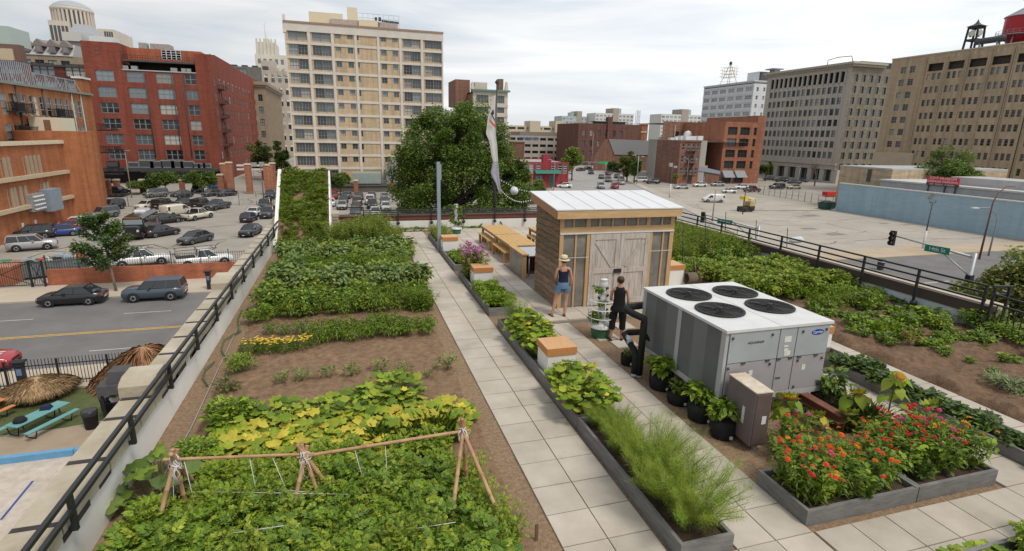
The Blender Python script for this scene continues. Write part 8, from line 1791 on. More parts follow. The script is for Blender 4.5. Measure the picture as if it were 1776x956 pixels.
for a in (('suv','black',193,364,-118,'black sport utility vehicle with chrome front, back left corner by the round tower'),('suv','grey',180,378,-120,'dark grey car half hidden by the young street tree, beside the round tower'),('sedan','cream',255,362,-112,'cream luxury sedan in the back row, right of the chrome fronted black one'),('suv','black',285,361,72,'black sport utility vehicle seen from behind, just left of the cream van'),('van','cream',307,374,58,'cream panel van with ladder on top seen from behind'),('sedan','dark',324,357,60,'dark sedan hidden behind the cream panel van'),('suv','black',350,360,75,'black sport utility vehicle behind the cream pickup truck'),('pickup','dark',378,363,-115,'dark grey pickup truck facing the camera at the right of the back row'),('pickup','cream',344,380,62,'cream pickup truck seen from behind, right of the cream panel van'),('sedan','black',288,387,42,'black sedan directly in front of the cream panel van'),('sedan','black',281,409,48,'black sedan with red tail lights beside the black bus'),('sedan','dark',340,421,-122,'dark grey sedan alone in the middle of the car park'),('sedan','black',435,408,-104,'black sedan facing the camera near the white ramp wall'),('hatch','navy',432,384,82,'dark blue hatchback seen from behind, near the white ramp wall'),('sedan','white',444,374,80,'white sedan half behind the dark blue hatchback'),('suv','dark',465,377,-95,'dark sport utility vehicle touching the white ramp wall in view'),('suv','green',460,362,-95,'dark green off roader in the back row beside the ramp wall'),('suv','navy',470,344,-92,'dark blue car mostly hidden behind the ramp wall'),('suv','black',206,338,-20,'black sport utility vehicle under the leftmost small round tree'),('suv','grey',271,342,-135,'grey sport utility vehicle behind the wire fence, between two round trees'),('sedan','black',316,343,-125,'black sedan behind the wire fence under the middle brick pillar'),('suv','black',343,334,-90,'black sport utility vehicle under the rightmost of three round trees'),('sedan','dark',367,340,-120,'dark grey sedan behind the wire fence left of the tall brick pillars'),('sedan','black',393,340,-130,'black sedan at the foot of the tall brick pillars'),('sedan','blue',378,328,10,'bright blue car beside the red loft block doorway'),('suv','silver',58,433,18,'silver sport utility vehicle next to the open rubbish container'),('suv','black',58,414,195,'black sport utility vehicle nosed in to the orange wall'),('sedan','blue',106,409,196,'bright blue sedan nosed in to the orange wall'),('sedan','red',121,400,196,'dark red sedan nosed in to the orange wall'),('hatch','white',130,394,198,'white hatchback nosed in by the grey wall vents'),('pickup','white',246,460,20,'white pickup truck with black rack, left of two behind the brick wall'),('pickup','white',356,460,20,'white pickup truck with black rack, right of two behind the brick wall'),('suv','red',578,345,88,'red sport utility vehicle just right of the ramp wall'),('sedan','white',574,357,90,'white car sliver showing beside the ramp wall'),('sedan','grey',602,344,80,'grey sedan right of the red sport utility vehicle'),('sedan','dark',596,352,-92,'dark sedan behind the pale green one'),('sedan','silver',594,362,-92,'pale silver sedan facing the camera behind the far railing, leftmost'),('sedan','black',623,346,-92,'black sedan facing the camera in the back row before the brick pier'),('suv','maroon',620,355,90,'brown sport utility vehicle seen from behind, second column'),('sedan','black',619,364,-90,'black car right behind the brown one, nearer the railing'),('sedan','dark',617,373,-90,'dark car behind the tall wispy herbs at the railing'),('sedan','navy',645,345,-92,'dark blue sedan facing the camera, third in the back row'),('suv','white',642,354,-92,'white sport utility vehicle in the third column of the far lot'),('suv','black',646,361,-92,'black sport utility vehicle before the white one in the far lot'),('sedan','white',651,374,-90,'white car nearest the far railing'),('sedan','silver',668,346,-92,'silver sedan at the right end of the back row beside the broad tree'),('sedan','grey',668,354,-92,'grey sedan in the fourth column under the broad tree'),('sedan','white',669,364,-90,'white sedan in the fourth column nearest the broad tree')):cp(*a,**lot)
for (px,py) in ((246,460),(356,460)):
 g_=gz(px,py); b=MB()
 for s_ in (-.85,.85):
  b.tube([(-2.6,s_,1.1),(-2.6,s_,1.95),(1.2,s_,1.95)],.03,5); b.tube([(-.7,s_,1.1),(-.7,s_,1.95)],.03,5)
 for x in (-2.6,-.7,.8):b.tube([(x,-.85,1.95),(x,.85,1.95)],.03,5)
 e=[o for o in COL.objects if o.parent is None and 'label' in o and 'white pickup truck with black rack' in o['label'] and abs(o.location.x-g_[0])<.01][0]; b.build('ladder_rack',blackm,e,local=True)
car('sedan','black',gz(137,524)[0]-.2,51.15,180,'black sedan parked at the kerb under the young street tree',group='cars on the left street'); car('suv','slate',gz(265,522)[0]+.1,51.2,180,'blue grey sport utility vehicle parked at the kerb right of the black sedan',group='cars on the left street')
e=car('sedan','red',gz(4,655)[0]-2.3,37.6,0,'red car with white stripes at the left photo edge, nosing past the bin',group='cars on the left street'); b=MB()
for s_ in (-.25,.1):b.box(.9,s_,.935,1.75,s_+.16,.955)
b.build('white_stripe',PT['white'],e,local=True)
rt=dict(group='cars around the right lot')
for a in (('van','white',1236,351,166,'white delivery van alone in the empty right lot'),('hatch','white',1264,335,165,'white hatchback just behind the white delivery van'),('sedan','white',1285,328,172,'white sedan parked in front of the rust brick warehouse'),('pickup','maroon',1304,333,5,'dark maroon pickup truck beside the wire fence of the right lot'),('sedan','silver',1181,328,178,'silver sedan in front of the fire escape house'),('sedan','white',1213,324,180,'white sedan in front of the low corner shop'),('sedan','silver',1244,323,178,'silver sedan left of the warehouse awnings'),('suv','black',1347,328,170,'black car alone in front of the grey office block'),('sedan','beige',1376,328,172,'beige sedan right of the lone black car'),('sedan','black',1334,313,150,'black sedan at the left pillar of the grey office block'),('suv','black',1355,316,150,'black sport utility vehicle in the row by the grey office block'),('sedan','dark',1377,319,150,'dark sedan third in the row by the grey office block'),('sedan','navy',1390,316,150,'dark blue sedan at the right of the row by the grey office block')):cp(*a,**rt)
st_=dict(group='cars on the far street')
for a in (('suv','silver',1042,327,-109,'silver sport utility vehicle coming toward us, nearest on the far street'),('suv','red',1066,327,71,'red sport utility vehicle driving away on the far street'),('sedan','beige',1077,320,71,'beige sedan driving away just ahead of the red one'),('suv','grey',1055,315.5,-109,'grey car in the middle of the far street, coming toward us'),('sedan','green',1043,310,-109,'dark green sedan coming toward us on the far street'),('suv','dark',1025,302,-109,'dark sport utility vehicle near the far traffic light'),('sedan','maroon',1055,304,71,'maroon car driving away near the far traffic light'),('sedan','dark',1070,309,71,'dark parked car at the right kerb of the far street'),('sedan','silver',1077,313.5,71,'silver parked car at the right kerb of the far street'),('sedan','white',978,326,172,'white sedan in front of the red shop'),('sedan','maroon',1007,297,20,'maroon car crossing at the far left of the far street'),('sedan','dark',1020,294.5,20,'dark car crossing behind the far traffic light'),('suv','dark',1061,298,120,'dark parked car left of the rusty tipped street tree'),('sedan','black',1069,299,120,'black parked car hidden by the rusty tipped street tree'),('suv','white',1110,316,160,'white car parked at the grey blank wall'),('suv','black',1132,319,165,'black car parked at the grey blank wall')):cp(*a,**st_)
f0,r0=gz(222,421),gz(252,402); hd=math.atan2(f0[1]-r0[1],f0[0]-r0[0]); ctr=(gz(240,410))
e=thing('school_bus','old black school bus with a bonnet and colourful side stickers in the car park','bus',(ctr[0],ctr[1]+1.0,SZ+.012),hd); bk=PT['black']
b=MB(); prof=[(-1.2,.6),(-1.22,1.9),(-1.15,2.6),(-.8,2.95),(0,3.05),(.8,2.95),(1.15,2.6),(1.22,1.9),(1.2,.6)]; b.prism([(-5.2,y,z) for y,z in prof],(7.9,0,0)); b.build('body',bk,e,local=True)
b=MB(); b.prism([(2.7,-.95,.6),(2.7,-1.0,1.5),(2.7,-.7,1.75),(2.7,.7,1.75),(2.7,1.0,1.5),(2.7,.95,.6)],(1.55,0,0)); b.box(4.25,-1.1,.45,4.4,1.1,.75); b.build('bonnet',bk,e,local=True)
b=MB(); b.box(2.7,-1.05,1.85,2.73,1.05,2.5); b.build('windscreen',glassl,e,local=True)
for s_ in (-1,1):
 b=MB()
 for k in range(9):b.box(-4.9+k*.82,s_*1.222-.006,1.95,-4.9+k*.82+.68,s_*1.222+.006,2.5)
 b.build('side_windows',cglass,e,local=True)
b=MB(); b.box(-3.6,-.7,3.0,-1.0,.7,3.3,tx=.9,ty=.85); b.build('roof_unit',PT['white'],e,local=True)
b=MB(); b.box(2.7,-.9,2.62,2.74,.9,2.9); b.build('front_sign',mat('bus_sign',(.35,.12,.03),col2=(.08,.10,.05),scale=9),e,local=True)
for s_ in (-1,1):
 b=MB(); b.box(-.6,s_*1.225-.01,.95,.9,s_*1.225+.01,1.7); b.box(-4.6,s_*1.225-.01,.9,-3.6,s_*1.225+.01,1.7); b.build('sticker',mat('bus_sticker',(.42,.05,.03),col2=(.06,.20,.40),scale=2.5),e,local=True)
 for x in (3.4,-3.2):w_=inst('wheel',CARP['pickup']['wheel'],e,(x,s_*1.02,.46),sc=1.2); inst('rim',CARP['pickup']['rim'],w_)
 b=MB(); b.box(4.2,s_*.8-.14,1.1,4.28,s_*.8+.14,1.38); b.build('headlight',lampm,e,local=True)
b=MB(); b.box(4.25,-.55,.8,4.27,.55,1.55); b.build('grille',dpl,e,local=True)
g_=gz(1292,367); e=thing('yellow_roller','small yellow and black work machine with canopy standing in the empty lot','machine',(g_[0],g_[1],SZ+.012),rad(8)); b=MB(); b.box(-1.5,-.8,.25,.1,.8,1.05); b.box(.3,-.9,.25,1.7,.9,1.15); b.build('chassis',mat('machine_dark',(.03,.03,.03),rough=.6,col2=(.06,.055,.05)),e,local=True)
b=MB(); b.box(.2,-.95,2.55,1.8,.95,2.75,tx=.95); b.build('canopy',mat('canopy_cream',(.60,.50,.17)),e,local=True); b=MB()
for x in (.3,1.7):
 for y in (-.85,.85):b.box(x-.05,y-.05,1.15,x+.05,y+.05,2.55)
b.build('canopy_posts',ymm,e,local=True); b=MB(); b.box(-1.4,-.6,2.55,-.2,.6,3.2,tx=.8); b.box(-.75,-.1,1.05,-.6,.1,2.55); b.build('hopper',mat('machine_yellow',(.68,.48,.02),rough=.5),e,local=True)
b=MB(); b.box(.45,-.7,1.15,1.5,.7,2.0); b.build('operator_panel',mat('panel_cream',(.45,.38,.16)),e,local=True)
for x in (-1.1,.9):
 for s_ in (-1,1):inst('wheel',CARP['suv']['wheel'],e,(x,s_*.8,.37))
 # ================================================================ STREET FURNITURE AND LOTS
lowb=brick('low_wall_brick',(.34,.105,.055),(.42,.14,.075),(.36,.2,.14),bw=.3,bh=.1,stain=.2)
x0,x1=gz(80,500)[0],gz(440,480)[0]; zw=onY(230,462,57.4)[2]
b=MB(); b.box(x0,57.3,SZ,x1+3,57.7,zw); b.box(x0-.1,57.2,SZ,x1+3,57.29,SZ+.35)
tag(b.build('brick_wall',lowb,loc=(x0,57.5,SZ)),'low red brick wall along the left street below the car park','wall')
e=thing('iron_fence','thin black picket fence on top of the low brick wall','fence',(x0,57.5,zw)); b=MB()
for x in np.arange(x0,x1+3,.2):b.box(x-.012,57.48,zw,x+.012,57.51,zw+1.15)
for z in (.15,1.0):b.box(x0,57.485,zw+z,x1+3,57.505,zw+z+.03)
b.build('pickets',blackm,e)
for x in np.arange(x0,x1+3,2.5):b=MB(); b.box(x-.03,57.46,zw,x+.03,57.53,zw+1.35); b.build('post',blackm,e)
e=thing('gate','black iron double gate with cross bars in front of the rubbish container','gate',(x0-4,57,SZ)); gx=gz(50,505)[0]
for (xa,xb,dy) in ((gx,x0-.1,0),(gx-4.5,gx-.15,.2)):
 b=MB()
 for x in np.arange(xa,xb,.17):b.box(x-.012,56.9+dy,SZ+.25,x+.012,56.93+dy,SZ+2.4)
 for z in (.25,2.37):b.box(xa,56.88+dy,SZ+z,xb,56.95+dy,SZ+z+.06)
 b.bar((xa,56.95+dy,SZ+.3),(xb,56.95+dy,SZ+2.35),.05,.05); b.bar((xa,56.95+dy,SZ+2.35),(xb,56.95+dy,SZ+.3),.05,.05); b.build('gate_leaf',blackm,e)
for x in (gx-.08,x0-.05):b=MB(); b.box(x-.07,56.85,SZ,x+.07,57.0,SZ+2.55); b.build('post',blackm,e)
g_=gz(30,480); e=thing('rubbish_container','open grey roll off container heaped with rubbish, behind the black gate','container',(-28.8,62.0,SZ),rad(24)); cg=mat('container_grey',(.14,.16,.165),rough=.7,var=.25,scale=1.2); b=MB(); L_,W_,H_=3.2,1.2,1.55
for (xa,ya,xb,yb) in ((-L_,-W_,L_,-W_+.06),(-L_,W_-.06,L_,W_),(-L_,-W_+.061,-L_+.06,W_-.061),(L_-.06,-W_+.061,L_,W_-.061)):b.box(xa,ya,.3,xb,yb,H_)
b.box(-L_,-W_,.2,L_,W_,.29)
for k in range(9):b.box(-L_+.3+k*.75,-W_-.08,.3,-L_+.4+k*.75,-W_-.001,H_-.05)
b.box(-L_-.03,-W_-.05,H_,L_+.03,-W_+.08,H_+.1); b.build('steel_body',cg,e,local=True); b=MB()
for i in range(2):b.box(-2.5+i*4,-.9,0,-2.1+i*4,.9,.2)
b.build('skids',dpl,e,local=True); r4=random.Random(12); cols=[mat('rub_white',(.55,.55,.55)),mat('rub_green',(.08,.24,.14)),mat('rub_brown',(.2,.13,.08)),mat('rub_red',(.5,.08,.06)),mat('rub_black',(.03,.03,.03)),mat('rub_blue',(.3,.36,.4))]; b=MB()
for k in range(70):b.m(r4.randrange(6)); x,y,z,s_=r4.uniform(-2.9,2.9),r4.uniform(-.95,.95),r4.uniform(1.2,1.75),r4.uniform(.15,.5); b.box(x-s_,y-s_*.5,z-.15,x+s_,y+s_*.5,z+s_*.4,rz=r4.uniform(0,3),tx=r4.uniform(.4,.9),ty=r4.uniform(.4,.9))
o=tag(b.build('rubbish_heap',cols,loc=(0,0,0),local=True),'heap of bags, boards and plastic filling the grey container','rubbish',kind='stuff'); o.location=e.location; o.rotation_euler=e.rotation_euler
b=MB(); b.box(gz(0,430)[0]-4,58.5,SZ,x0-3.2,62,SZ+1.7); tag(b.build('brick_wall',lowb,loc=(x0-6,60,SZ)),'stub of orange brick wall beside the rubbish container at the photo edge','wall')
def paystation(px,py,h,lab,y=None):
 g_=gz(px,py); e=thing('parking_meter',lab,'parking meter',(g_[0],g_[1],SZ+.13)); b=MB(); b.box(-.17,-.15,0,.17,.15,h*.78); b.box(-.2,-.18,h*.8,.2,.18,h*.92); b.build('cabinet',mat('meter_dark',(.03,.035,.045),rough=.4),e,local=True); b=MB(); b.box(-.12,-.165,h*.5,.12,-.151,h*.72); b.build('display',mat('meter_face',(.15,.22,.35)),e,local=True); b=MB(); b.box(-.3,-.25,h*.93,.3,.25,h*.97); b.build('solar_panel',dpl,e,local=True)
paystation(364,504,1.75,'dark parking pay station on the pavement beside the coping block'); paystation(43,678,1.7,'dark pay station with solar panel at the black fence, lower left')
xs_=np.arange(gz(170,365)[0],gz(480,362)[0],3.1)
e=thing('wire_fence','wire mesh fence on thin posts dividing the left car park','fence',(-30,119,SZ)); yf=gz(330,357)[1]
for i,x in enumerate(xs_):b=MB(); b.tube([(x,yf+.0,SZ),(x,yf,SZ+2.5)],.05,5); b.build('post',darkf,e)
b=MB()
for z in (.1,1.2,2.4):b.tube([(xs_[0],yf,SZ+z),(xs_[-1],yf,SZ+z)],.02,4)
for x in np.arange(xs_[0],xs_[-1],.9):b.tube([(x,yf,SZ+.1),(x,yf,SZ+2.4)],.008,3)
b.build('wire_mesh',greym,e)
for i,px in enumerate((302,332,361,384,409,447)):
 q=onY(px,346,yf-.1); b=MB(); b.box(q[0]-.5,yf-.12,q[2]-.32,q[0]+.5,yf-.08,q[2]+.32); tag(b.build('parking_sign',mat('sign_grey_white',(.5,.5,.49)),loc=(q[0],yf-.1,q[2])),'small blank looking white sign hung on the wire fence','sign','white signs on the wire fence')
pil=brick('pillar_brick',(.33,.125,.075),(.40,.165,.10),(.34,.22,.16),bw=.3,bh=.1)
def pier(px,pyt,pyb,w_,lab,grp):
 g_=gz(px,pyb); h=onY(px,pyt,g_[1])[2]-SZ; e=thing('brick_pillar',lab,'pillar',(g_[0],g_[1],SZ),0,grp); b=MB(); b.box(-w_/2,-w_/2,0,w_/2,w_/2,h); b.build('shaft',pil,e,local=True); b=MB(); b.box(-w_/2-.12,-w_/2-.12,h,w_/2+.12,w_/2+.12,h+.3,tx=.8,ty=.8); b.build('cap',stm,e,local=True)
for px,a,c,lab in ((190,313,340,'short brick pillar at the left by the orange building'),(205,313,335,'short brick pillar left of the leftmost round tree'),(249,313,335,'short brick pillar right of the leftmost round tree'),(317,313,332,'short brick pillar between the middle and right round trees'),(618,314,336,'short brick pillar before the tan tower dock'),(680,315,336,'short brick pillar at the edge of the broad tree')):pier(px,a,c,1.0,lab,'short brick pillars')
for px,a,c,lab in ((385,304,332,'stubby brick pillar beside the two tall ones'),(392,285,330,'tall brick pillar, left of the gateway pair'),(402,283,333,'tall brick pillar, second of the gateway'),(434,286,336,'tall brick pillar standing alone under the white beams'),(466,287,338,'tall brick pillar beside the top of the white ramp wall'),(476,284,330,'tall brick pillar behind the ramp wall')):pier(px,a,c,1.3,lab,'tall brick pillars')
Yp=gz(434,334)[1]; p0,p1=onY(410,287,Yp),onY(468,288,Yp)
for dz,lab in ((0,'upper white beam spanning the tall brick gateway'),(-.9,'lower white beam spanning the tall brick gateway')):
 b=MB(); b.box(p0[0],Yp,p0[2]+dz-.2,p1[0],Yp+.4,p0[2]+dz+.2); tag(b.build('gate_beam',mat('white_beam',(.62,.62,.6)),loc=(p0[0],Yp,p0[2]+dz)),lab,'beam')
for i,(px,py,m_,lab) in enumerate(((428,301,(.55,.06,.03),'red patio umbrella left of the blue one'),(440,302,(.10,.10,.35),'blue patio umbrella behind the tall brick pillar'),(449,300,(.55,.09,.03),'orange red patio umbrella at the right'))):
 Y=185; q=onY(px,py,Y); e=thing('patio_umbrella',lab,'umbrella',(q[0],Y,SZ),0,'patio umbrellas'); b=MB(); b.lathe(0,0,[(1.7,2.5),(1.65,2.6),(.05,3.3)],8,smooth=False); b.build('canopy',mat('umbrella_%d'%i,m_),e,local=True); b=MB(); b.tube([(0,0,0),(0,0,3.2)],.04,6); b.build('pole',greym,e,local=True)
b=MB(); q=onY(440,318,178); b.box(q[0]-4,178,SZ,q[0]+7,178.6,q[2]+.8); tag(b.build('patio_wall',mat('patio_red',(.3,.06,.04)),loc=(q[0],178,SZ)),'low red patio wall under the umbrellas','wall')
def pole(px,pyb,pyt,lab,r_=.08,heads=(),col=greym,arm=None,Y=None,z0=SZ,cat='lamp post'):
 g_=gz(px,pyb) if Y is None else onY(px,pyb,Y); t_=onY(px+(pyt-pyb)*-.03,pyt,g_[1]); H=t_[2]-SZ; e=thing('street_lamp' if cat=='lamp post' else 'utility_pole',lab,cat,(g_[0],g_[1],SZ)); b=MB(); b.tube([(0,0,0),(0,0,H)]+([(arm[0]*.15,0,H+arm[1]*.6),(arm[0]*.5,0,H+arm[1]),(arm[0],0,H+arm[1])] if arm else []),[r_*1.2,r_*.8]+([r_*.6]*3 if arm else []),8); b.build('pole_shaft',col,e,local=True)
 for (dx,dz,w_,h_) in heads:
  b=MB(); b.box(dx-w_/2,-.2,H+dz,dx+w_/2,.2,H+dz+h_); b.build('lamp_head',greym,e,local=True)
 return e,H
e,H=pole(1600,432,352,'slim lot light pole with tilted square floodlight and white base',.09,(),darkf); b=MB(); b.bar((-.9,-.1,H+.55),(-.35,-.1,H+1.25),.5,.18); b.build('floodlight',mat('flood_olive',(.16,.16,.13)),e,local=True); b=MB(); b.tube([(-.6,0,H+.3),(-.5,0,H),(.5,0,H),(.55,0,H+.35)],.05,5); b.build('bracket',darkf,e,local=True); b=MB(); b.tube([(0,0,0),(0,0,2.6)],.15,8); b.build('painted_base',whitef,e,local=True)
e,H=pole(1161,344,290,'lot light pole with twin square floodlights near the shed roof',.12,((-.5,.1,.9,.9),(.8,-.2,.9,.5)),darkf); b=MB(); b.tube([(0,0,0),(0,0,3.5)],.2,8); b.build('painted_base',whitef,e,local=True)
pole(1235,385,330,'tall bare wooden pole between the shed roof and the white van',.10,(),mat('pole_wood',(.27,.22,.18)),cat='pole'); pole(1288,372,322,'thin dark pole behind the yellow machine',.09,(),darkf,cat='pole')
pole(1698,450,352,'tall curved reddish brown street lamp at the right photo edge',.11,(),mat('rust_lamp',(.17,.08,.07)),(3.4,2.0)); e,H=pole(1714,444,380,'grey street lamp with long arm reaching left over the lot',.10,(),greym,(-4.2,1.5)); b=MB(); b.bar((-5.3,0,H+1.55),(-4.1,0,H+1.5),.35,.16); b.build('lamp_head',mat('lamp_pale',(.55,.58,.6)),e,local=True)
pole(1104,320,270,'tall street lamp with two arms in front of the slim street trees',.12,((-1.6,.0,1.2,.25),(1.4,-.4,1.2,.25)),greym); pole(1190,322,278,'curved street lamp before the fire escape house',.1,(),greym,(-2.2,.8)); pole(1024,318,230,'far wooden utility pole at the street crossing',.14,(),mat('pole_wood',(.27,.22,.18)),cat='pole',Y=200)
pole(230,350,262,'lamp post in front of the black canopy of the red lofts',.09,((.4,0,.9,.15),),mat('pole_tan',(.30,.24,.17)),Y=130); pole(960,335,282,'grey street lamp in front of the red shop',.1,(),greym,(-2.0,.7),Y=128); pole(922,350,305,'short wooden pole in front of the low bushes',.1,(),mat('pole_wood',(.27,.22,.18)),cat='pole',Y=110)
pole(460,372,285,'brown lamp post with two round heads beside the ramp wall',.1,((-1.1,-.3,.9,.6),(.2,-.2,.9,.6)),mat('pole_brown',(.20,.13,.11)),Y=112); pole(1382,330,290,'grey lamp post beside the leafless tree',.1,((-.6,0,1.3,.2),),greym,Y=140)
def signal(o,b0): pass
sigb=mat('signal_black',(.012,.012,.013),rough=.6); dl=mat('signal_lens',(.07,.05,.055),rough=.2)
def sig_head(e,loc,rz,back=False,lit=False):
 b=MB(); b.box(-.18,-.12,-.55,.18,.12,.55); h_=b.build('signal_head',sigb,e,local=True); h_.location=loc; h_.rotation_euler=(0,0,rz)
 if not back:
  for z in (-.35,0,.35):b=MB(); m_=MB(); m_.lathe(0,0,[(.001,.13),(.13,.125),(.15,.12),(.15,.3),(.14,.3),(.14,.13)],12); b.add([(x,-z2,y+z) for x,y,z2 in m_.v],m_.f); b.build('lens',dl,h_,local=True)
def at_depth(px,py,d): return CAM+ray(px,py)*d
def mast(base_px,top_px,d0,end_px,d1,sig_px,sign,sign_px,lab,slab,back=False,lw=.24,txt_sc=1.0):
 t_=at_depth(*top_px,d0); e=thing('traffic_signal',lab,'traffic light',(t_[0],t_[1],SZ)); b=MB(); H=t_[2]-SZ; b.tube([(0,0,0),(0,0,H+.3)],[.16,.12],10); b.build('pole_shaft',mat('galvanised',(.40,.42,.43),rough=.45,metal=.4),e,local=True)
 q=at_depth(*end_px,d1)-np.array(e.location); b=MB(); b.tube([(0,0,H),tuple(q)],[.09,.05],8); b.tube([(0,0,H-1.3),tuple(q*.45+np.array([0,0,H*.55]))],.05,6); b.build('mast_arm',mat('galvanised',(.40,.42,.43)),e,local=True)
 az=math.atan2(q[1],q[0]); s_=at_depth(*sig_px,d1)-np.array(e.location); sig_head(e,tuple(s_),az+(0 if back else math.pi),back)
 if not back:sig_head(e,(-.45,-.1,H-2.6),az-.9); b=MB(); b.box(-.2,-.16,H-2.1,.2,.16,H-1.2); b.build('control_box',sigb,e,local=True)
 p=at_depth(*sign_px,d0+(d1-d0)*(abs(sign_px[0]-top_px[0])/abs(end_px[0]-top_px[0]))); p=p+(CAM-p)/np.linalg.norm(CAM-p)*.35; z=thing('street_sign',slab,'sign',tuple(p),az if abs(az)<1.57 else az+math.pi)
 b=MB(); b.box(-lw*3.3,-.02,-lw,lw*3.3,.02,lw); b.build('sign_plate',mat('sign_green',(.01,.20,.14),rough=.4),z,local=True)
 writing(sign,lw*1.55,wm,z,(0,-.024,0),(rad(90),0,0),sx_=txt_sc); return e
mast((1665,560),(1690,447),36,(1552,409),40.5,(1548,413),'14th St',(1625,433),'grey traffic signal mast with a black signal over the street, right of the railing','green street sign reading 14th St on the right signal mast')
mast((1310,430),(1316,397),52,(1220,372),56,(1219,377),'Washington',(1257,385),'traffic signal seen from behind just past the shed roof corner','green street sign seen over the right railing near the shed',back=True,txt_sc=.62)
g_=onY(1052,300,200); e=thing('traffic_signal','far traffic signal arm with green street name plate at the crossing','traffic light',(onY(1044,300,195)[0],195,SZ)); zz=onY(1044,282,195)[2]-SZ; b=MB(); b.tube([(1.5,0,0),(1.5,0,zz)],.14,6); b.tube([(1.5,0,zz),(onY(1002,282,195)[0]-e.location.x,0,zz+.2)],.09,5); b.build('mast_arm',greym,e,local=True)
b=MB(); b.box(-1.5,-.1,zz-.5,2.2,.0,zz+.4); b.build('name_plate',mat('plate_green',(.02,.42,.16),rough=.4),e,local=True); b=MB(); q=onY(1004,279,195); b.box(q[0]-e.location.x-.3,-.2,zz-.1,q[0]-e.location.x+.3,.2,zz+1.4); b.build('signal_head',sigb,e,local=True)
p0,p1=gz(1315,336),gz(1443,358); e=thing('wire_fence','wire fence on posts along the far side of the right lot','fence',tuple(p0)); b=MB()
for t_ in np.linspace(0,1,13):q=p0+(p1-p0)*t_; c=MB(); c.tube([(q[0],q[1],SZ),(q[0],q[1],SZ+2.3)],.06,5); c.build('post',darkf,e)
for z in (.1,1.1,2.2):b.tube([(p0[0],p0[1],SZ+z),(p1[0],p1[1],SZ+z)],.025,4)
for t_ in np.linspace(0,1,90):q=p0+(p1-p0)*t_; b.tube([(q[0],q[1],SZ+.1),(q[0],q[1],SZ+2.2)],.009,3)
b.build('wire_mesh',greym,e)
g_=gz(1436,363); e=thing('dumpster','dark green wheeled dumpster at the far end of the blue wall','dumpster',(g_[0]-.5,g_[1],SZ+.012)); b=MB(); b.box(-1.4,-.9,.15,1.4,.9,1.5,tx=1.06,ty=1.1); b.build('container_body',mat('dumpster_green',(.02,.07,.05),rough=.5),e,local=True); b=MB(); b.prism([(-1.5,-1.0,1.51),(-1.5,1.0,1.75),(-1.5,1.0,1.8),(-1.5,-1.0,1.56)],(3.0,0,0)); b.build('lid',dpl,e,local=True)
g_=gz(1440,341); e=thing('red_skip','bright red rubbish skip with letters beyond the wire fence','skip',(g_[0],g_[1],SZ)); b=MB(); b.box(-2.0,-.9,.2,2.0,.9,1.3,tx=1.05); b.build('container_body',mat('skip_red',(.55,.04,.03)),e,local=True)
g_=gz(1526,468); e=thing('litter_bin','dark litter bin with white band on the orange pavement','bin',(g_[0],g_[1],SZ+.1)); b=MB(); b.lathe(0,0,[(.34,0),(.38,1.0),(.42,1.05),(.4,1.15),(.2,1.17)],16); b.build('bin_body',mat('bin_dark',(.05,.052,.055)),e,local=True); b=MB(); b.lathe(0,0,[(.386,.85),(.388,.95)],16); b.build('white_band',whitef,e,local=True)
q=at_depth(1386,418,34); e=thing('street_lamp','white street lamp head just above the right railing','lamp post',(q[0]-2.2,q[1],SZ)); H=q[2]-SZ; b=MB(); b.tube([(0,0,0),(0,0,H-.8),(.3,0,H-.3),(1.6,0,H)],[.1,.08,.05,.04],8); b.build('pole_shaft',greym,e,local=True); b=MB(); b.tube([(1.5,0,H),(1.7,0,H+.06),(2.3,0,H+.08),(2.6,0,H)],[.08,.2,.2,.05],10); b.build('lamp_head',mat('lamp_pale',(.55,.58,.6)),e,local=True)
# ================================================================ YARD AT THE LOWER LEFT
grassm=mat('lawn',(.06,.088,.025),rough=.95,col2=(.12,.125,.05),scale=2,bump=.4); dirtm=mat('bare_dirt',(.30,.235,.17),rough=.95,col2=(.38,.30,.22),scale=1.2); sandm=mat('volleyball_sand',(.42,.36,.30),rough=.95,col2=(.58,.52,.455),scale=2.2,bump=.6,bscale=6)
sheet('lawn',[(-60,27.5),(-5,29),(-5,34),(-60,34)],grassm,SZ+.004); sheet('dirt_path',[(-60,26.2),(-5,26.6),(-5,30.6),(-15,28.5),(-60,28.2)],dirtm,SZ+.010); sheet('sand_court',[(-60,5),(-4.5,5),(-4.5,26.0),(-60,25.6)],sandm,SZ+.006)
bl=mat('blue_timber',(.13,.32,.52),rough=.7,var=.12); y0=gz(60,797)[1]; b=MB()
for k in range(8):b.box(-34+k*3.6,y0-.12,SZ,-34+k*3.6+3.57,y0+.12,SZ+.3)
tag(b.build('sand_edging',bl,loc=(-14,y0,SZ)),'blue timber edging between dirt and volleyball sand','edging')
b=MB(); p0,p1=gz(2,902),gz(57,835); b.bar((p0[0],p0[1],SZ+.02),(p1[0],p1[1],SZ+.02),.08,.01); tag(b.build('court_line',mat('strap_blue',(.04,.09,.30)),loc=tuple(p0)),'blue strap marking the court edge on the sand','strap')
def picnic(px,py,hd,m_,lab,sc=1.0):
 g_=gz(px,py); e=thing('picnic_table',lab,'picnic table',(g_[0],g_[1],SZ+.012),rad(hd),'picnic tables in the yard'); e.scale=(sc,)*3; b=MB()
 for k in range(5):b.box(-1.25,-.38+k*.152,.72,1.25,-.38+k*.152+.145,.76)
 b.build('tabletop',m_,e,local=True)
 for s_ in (-1,1):
  b=MB(); b.box(-1.25,s_*.78-.14,.43,1.25,s_*.78+.14,.47); b.build('seat',m_,e,local=True)
 for x in (-.85,.85):b=MB(); b.tube([(x,-.9,.42),(x,-.75,.02),(x,-.25,.02),(x,-.1,.7),(x,.1,.7),(x,.25,.02),(x,.75,.02),(x,.9,.42)],.03,6); b.build('leg_frame',blackm,e,local=True)
 return e
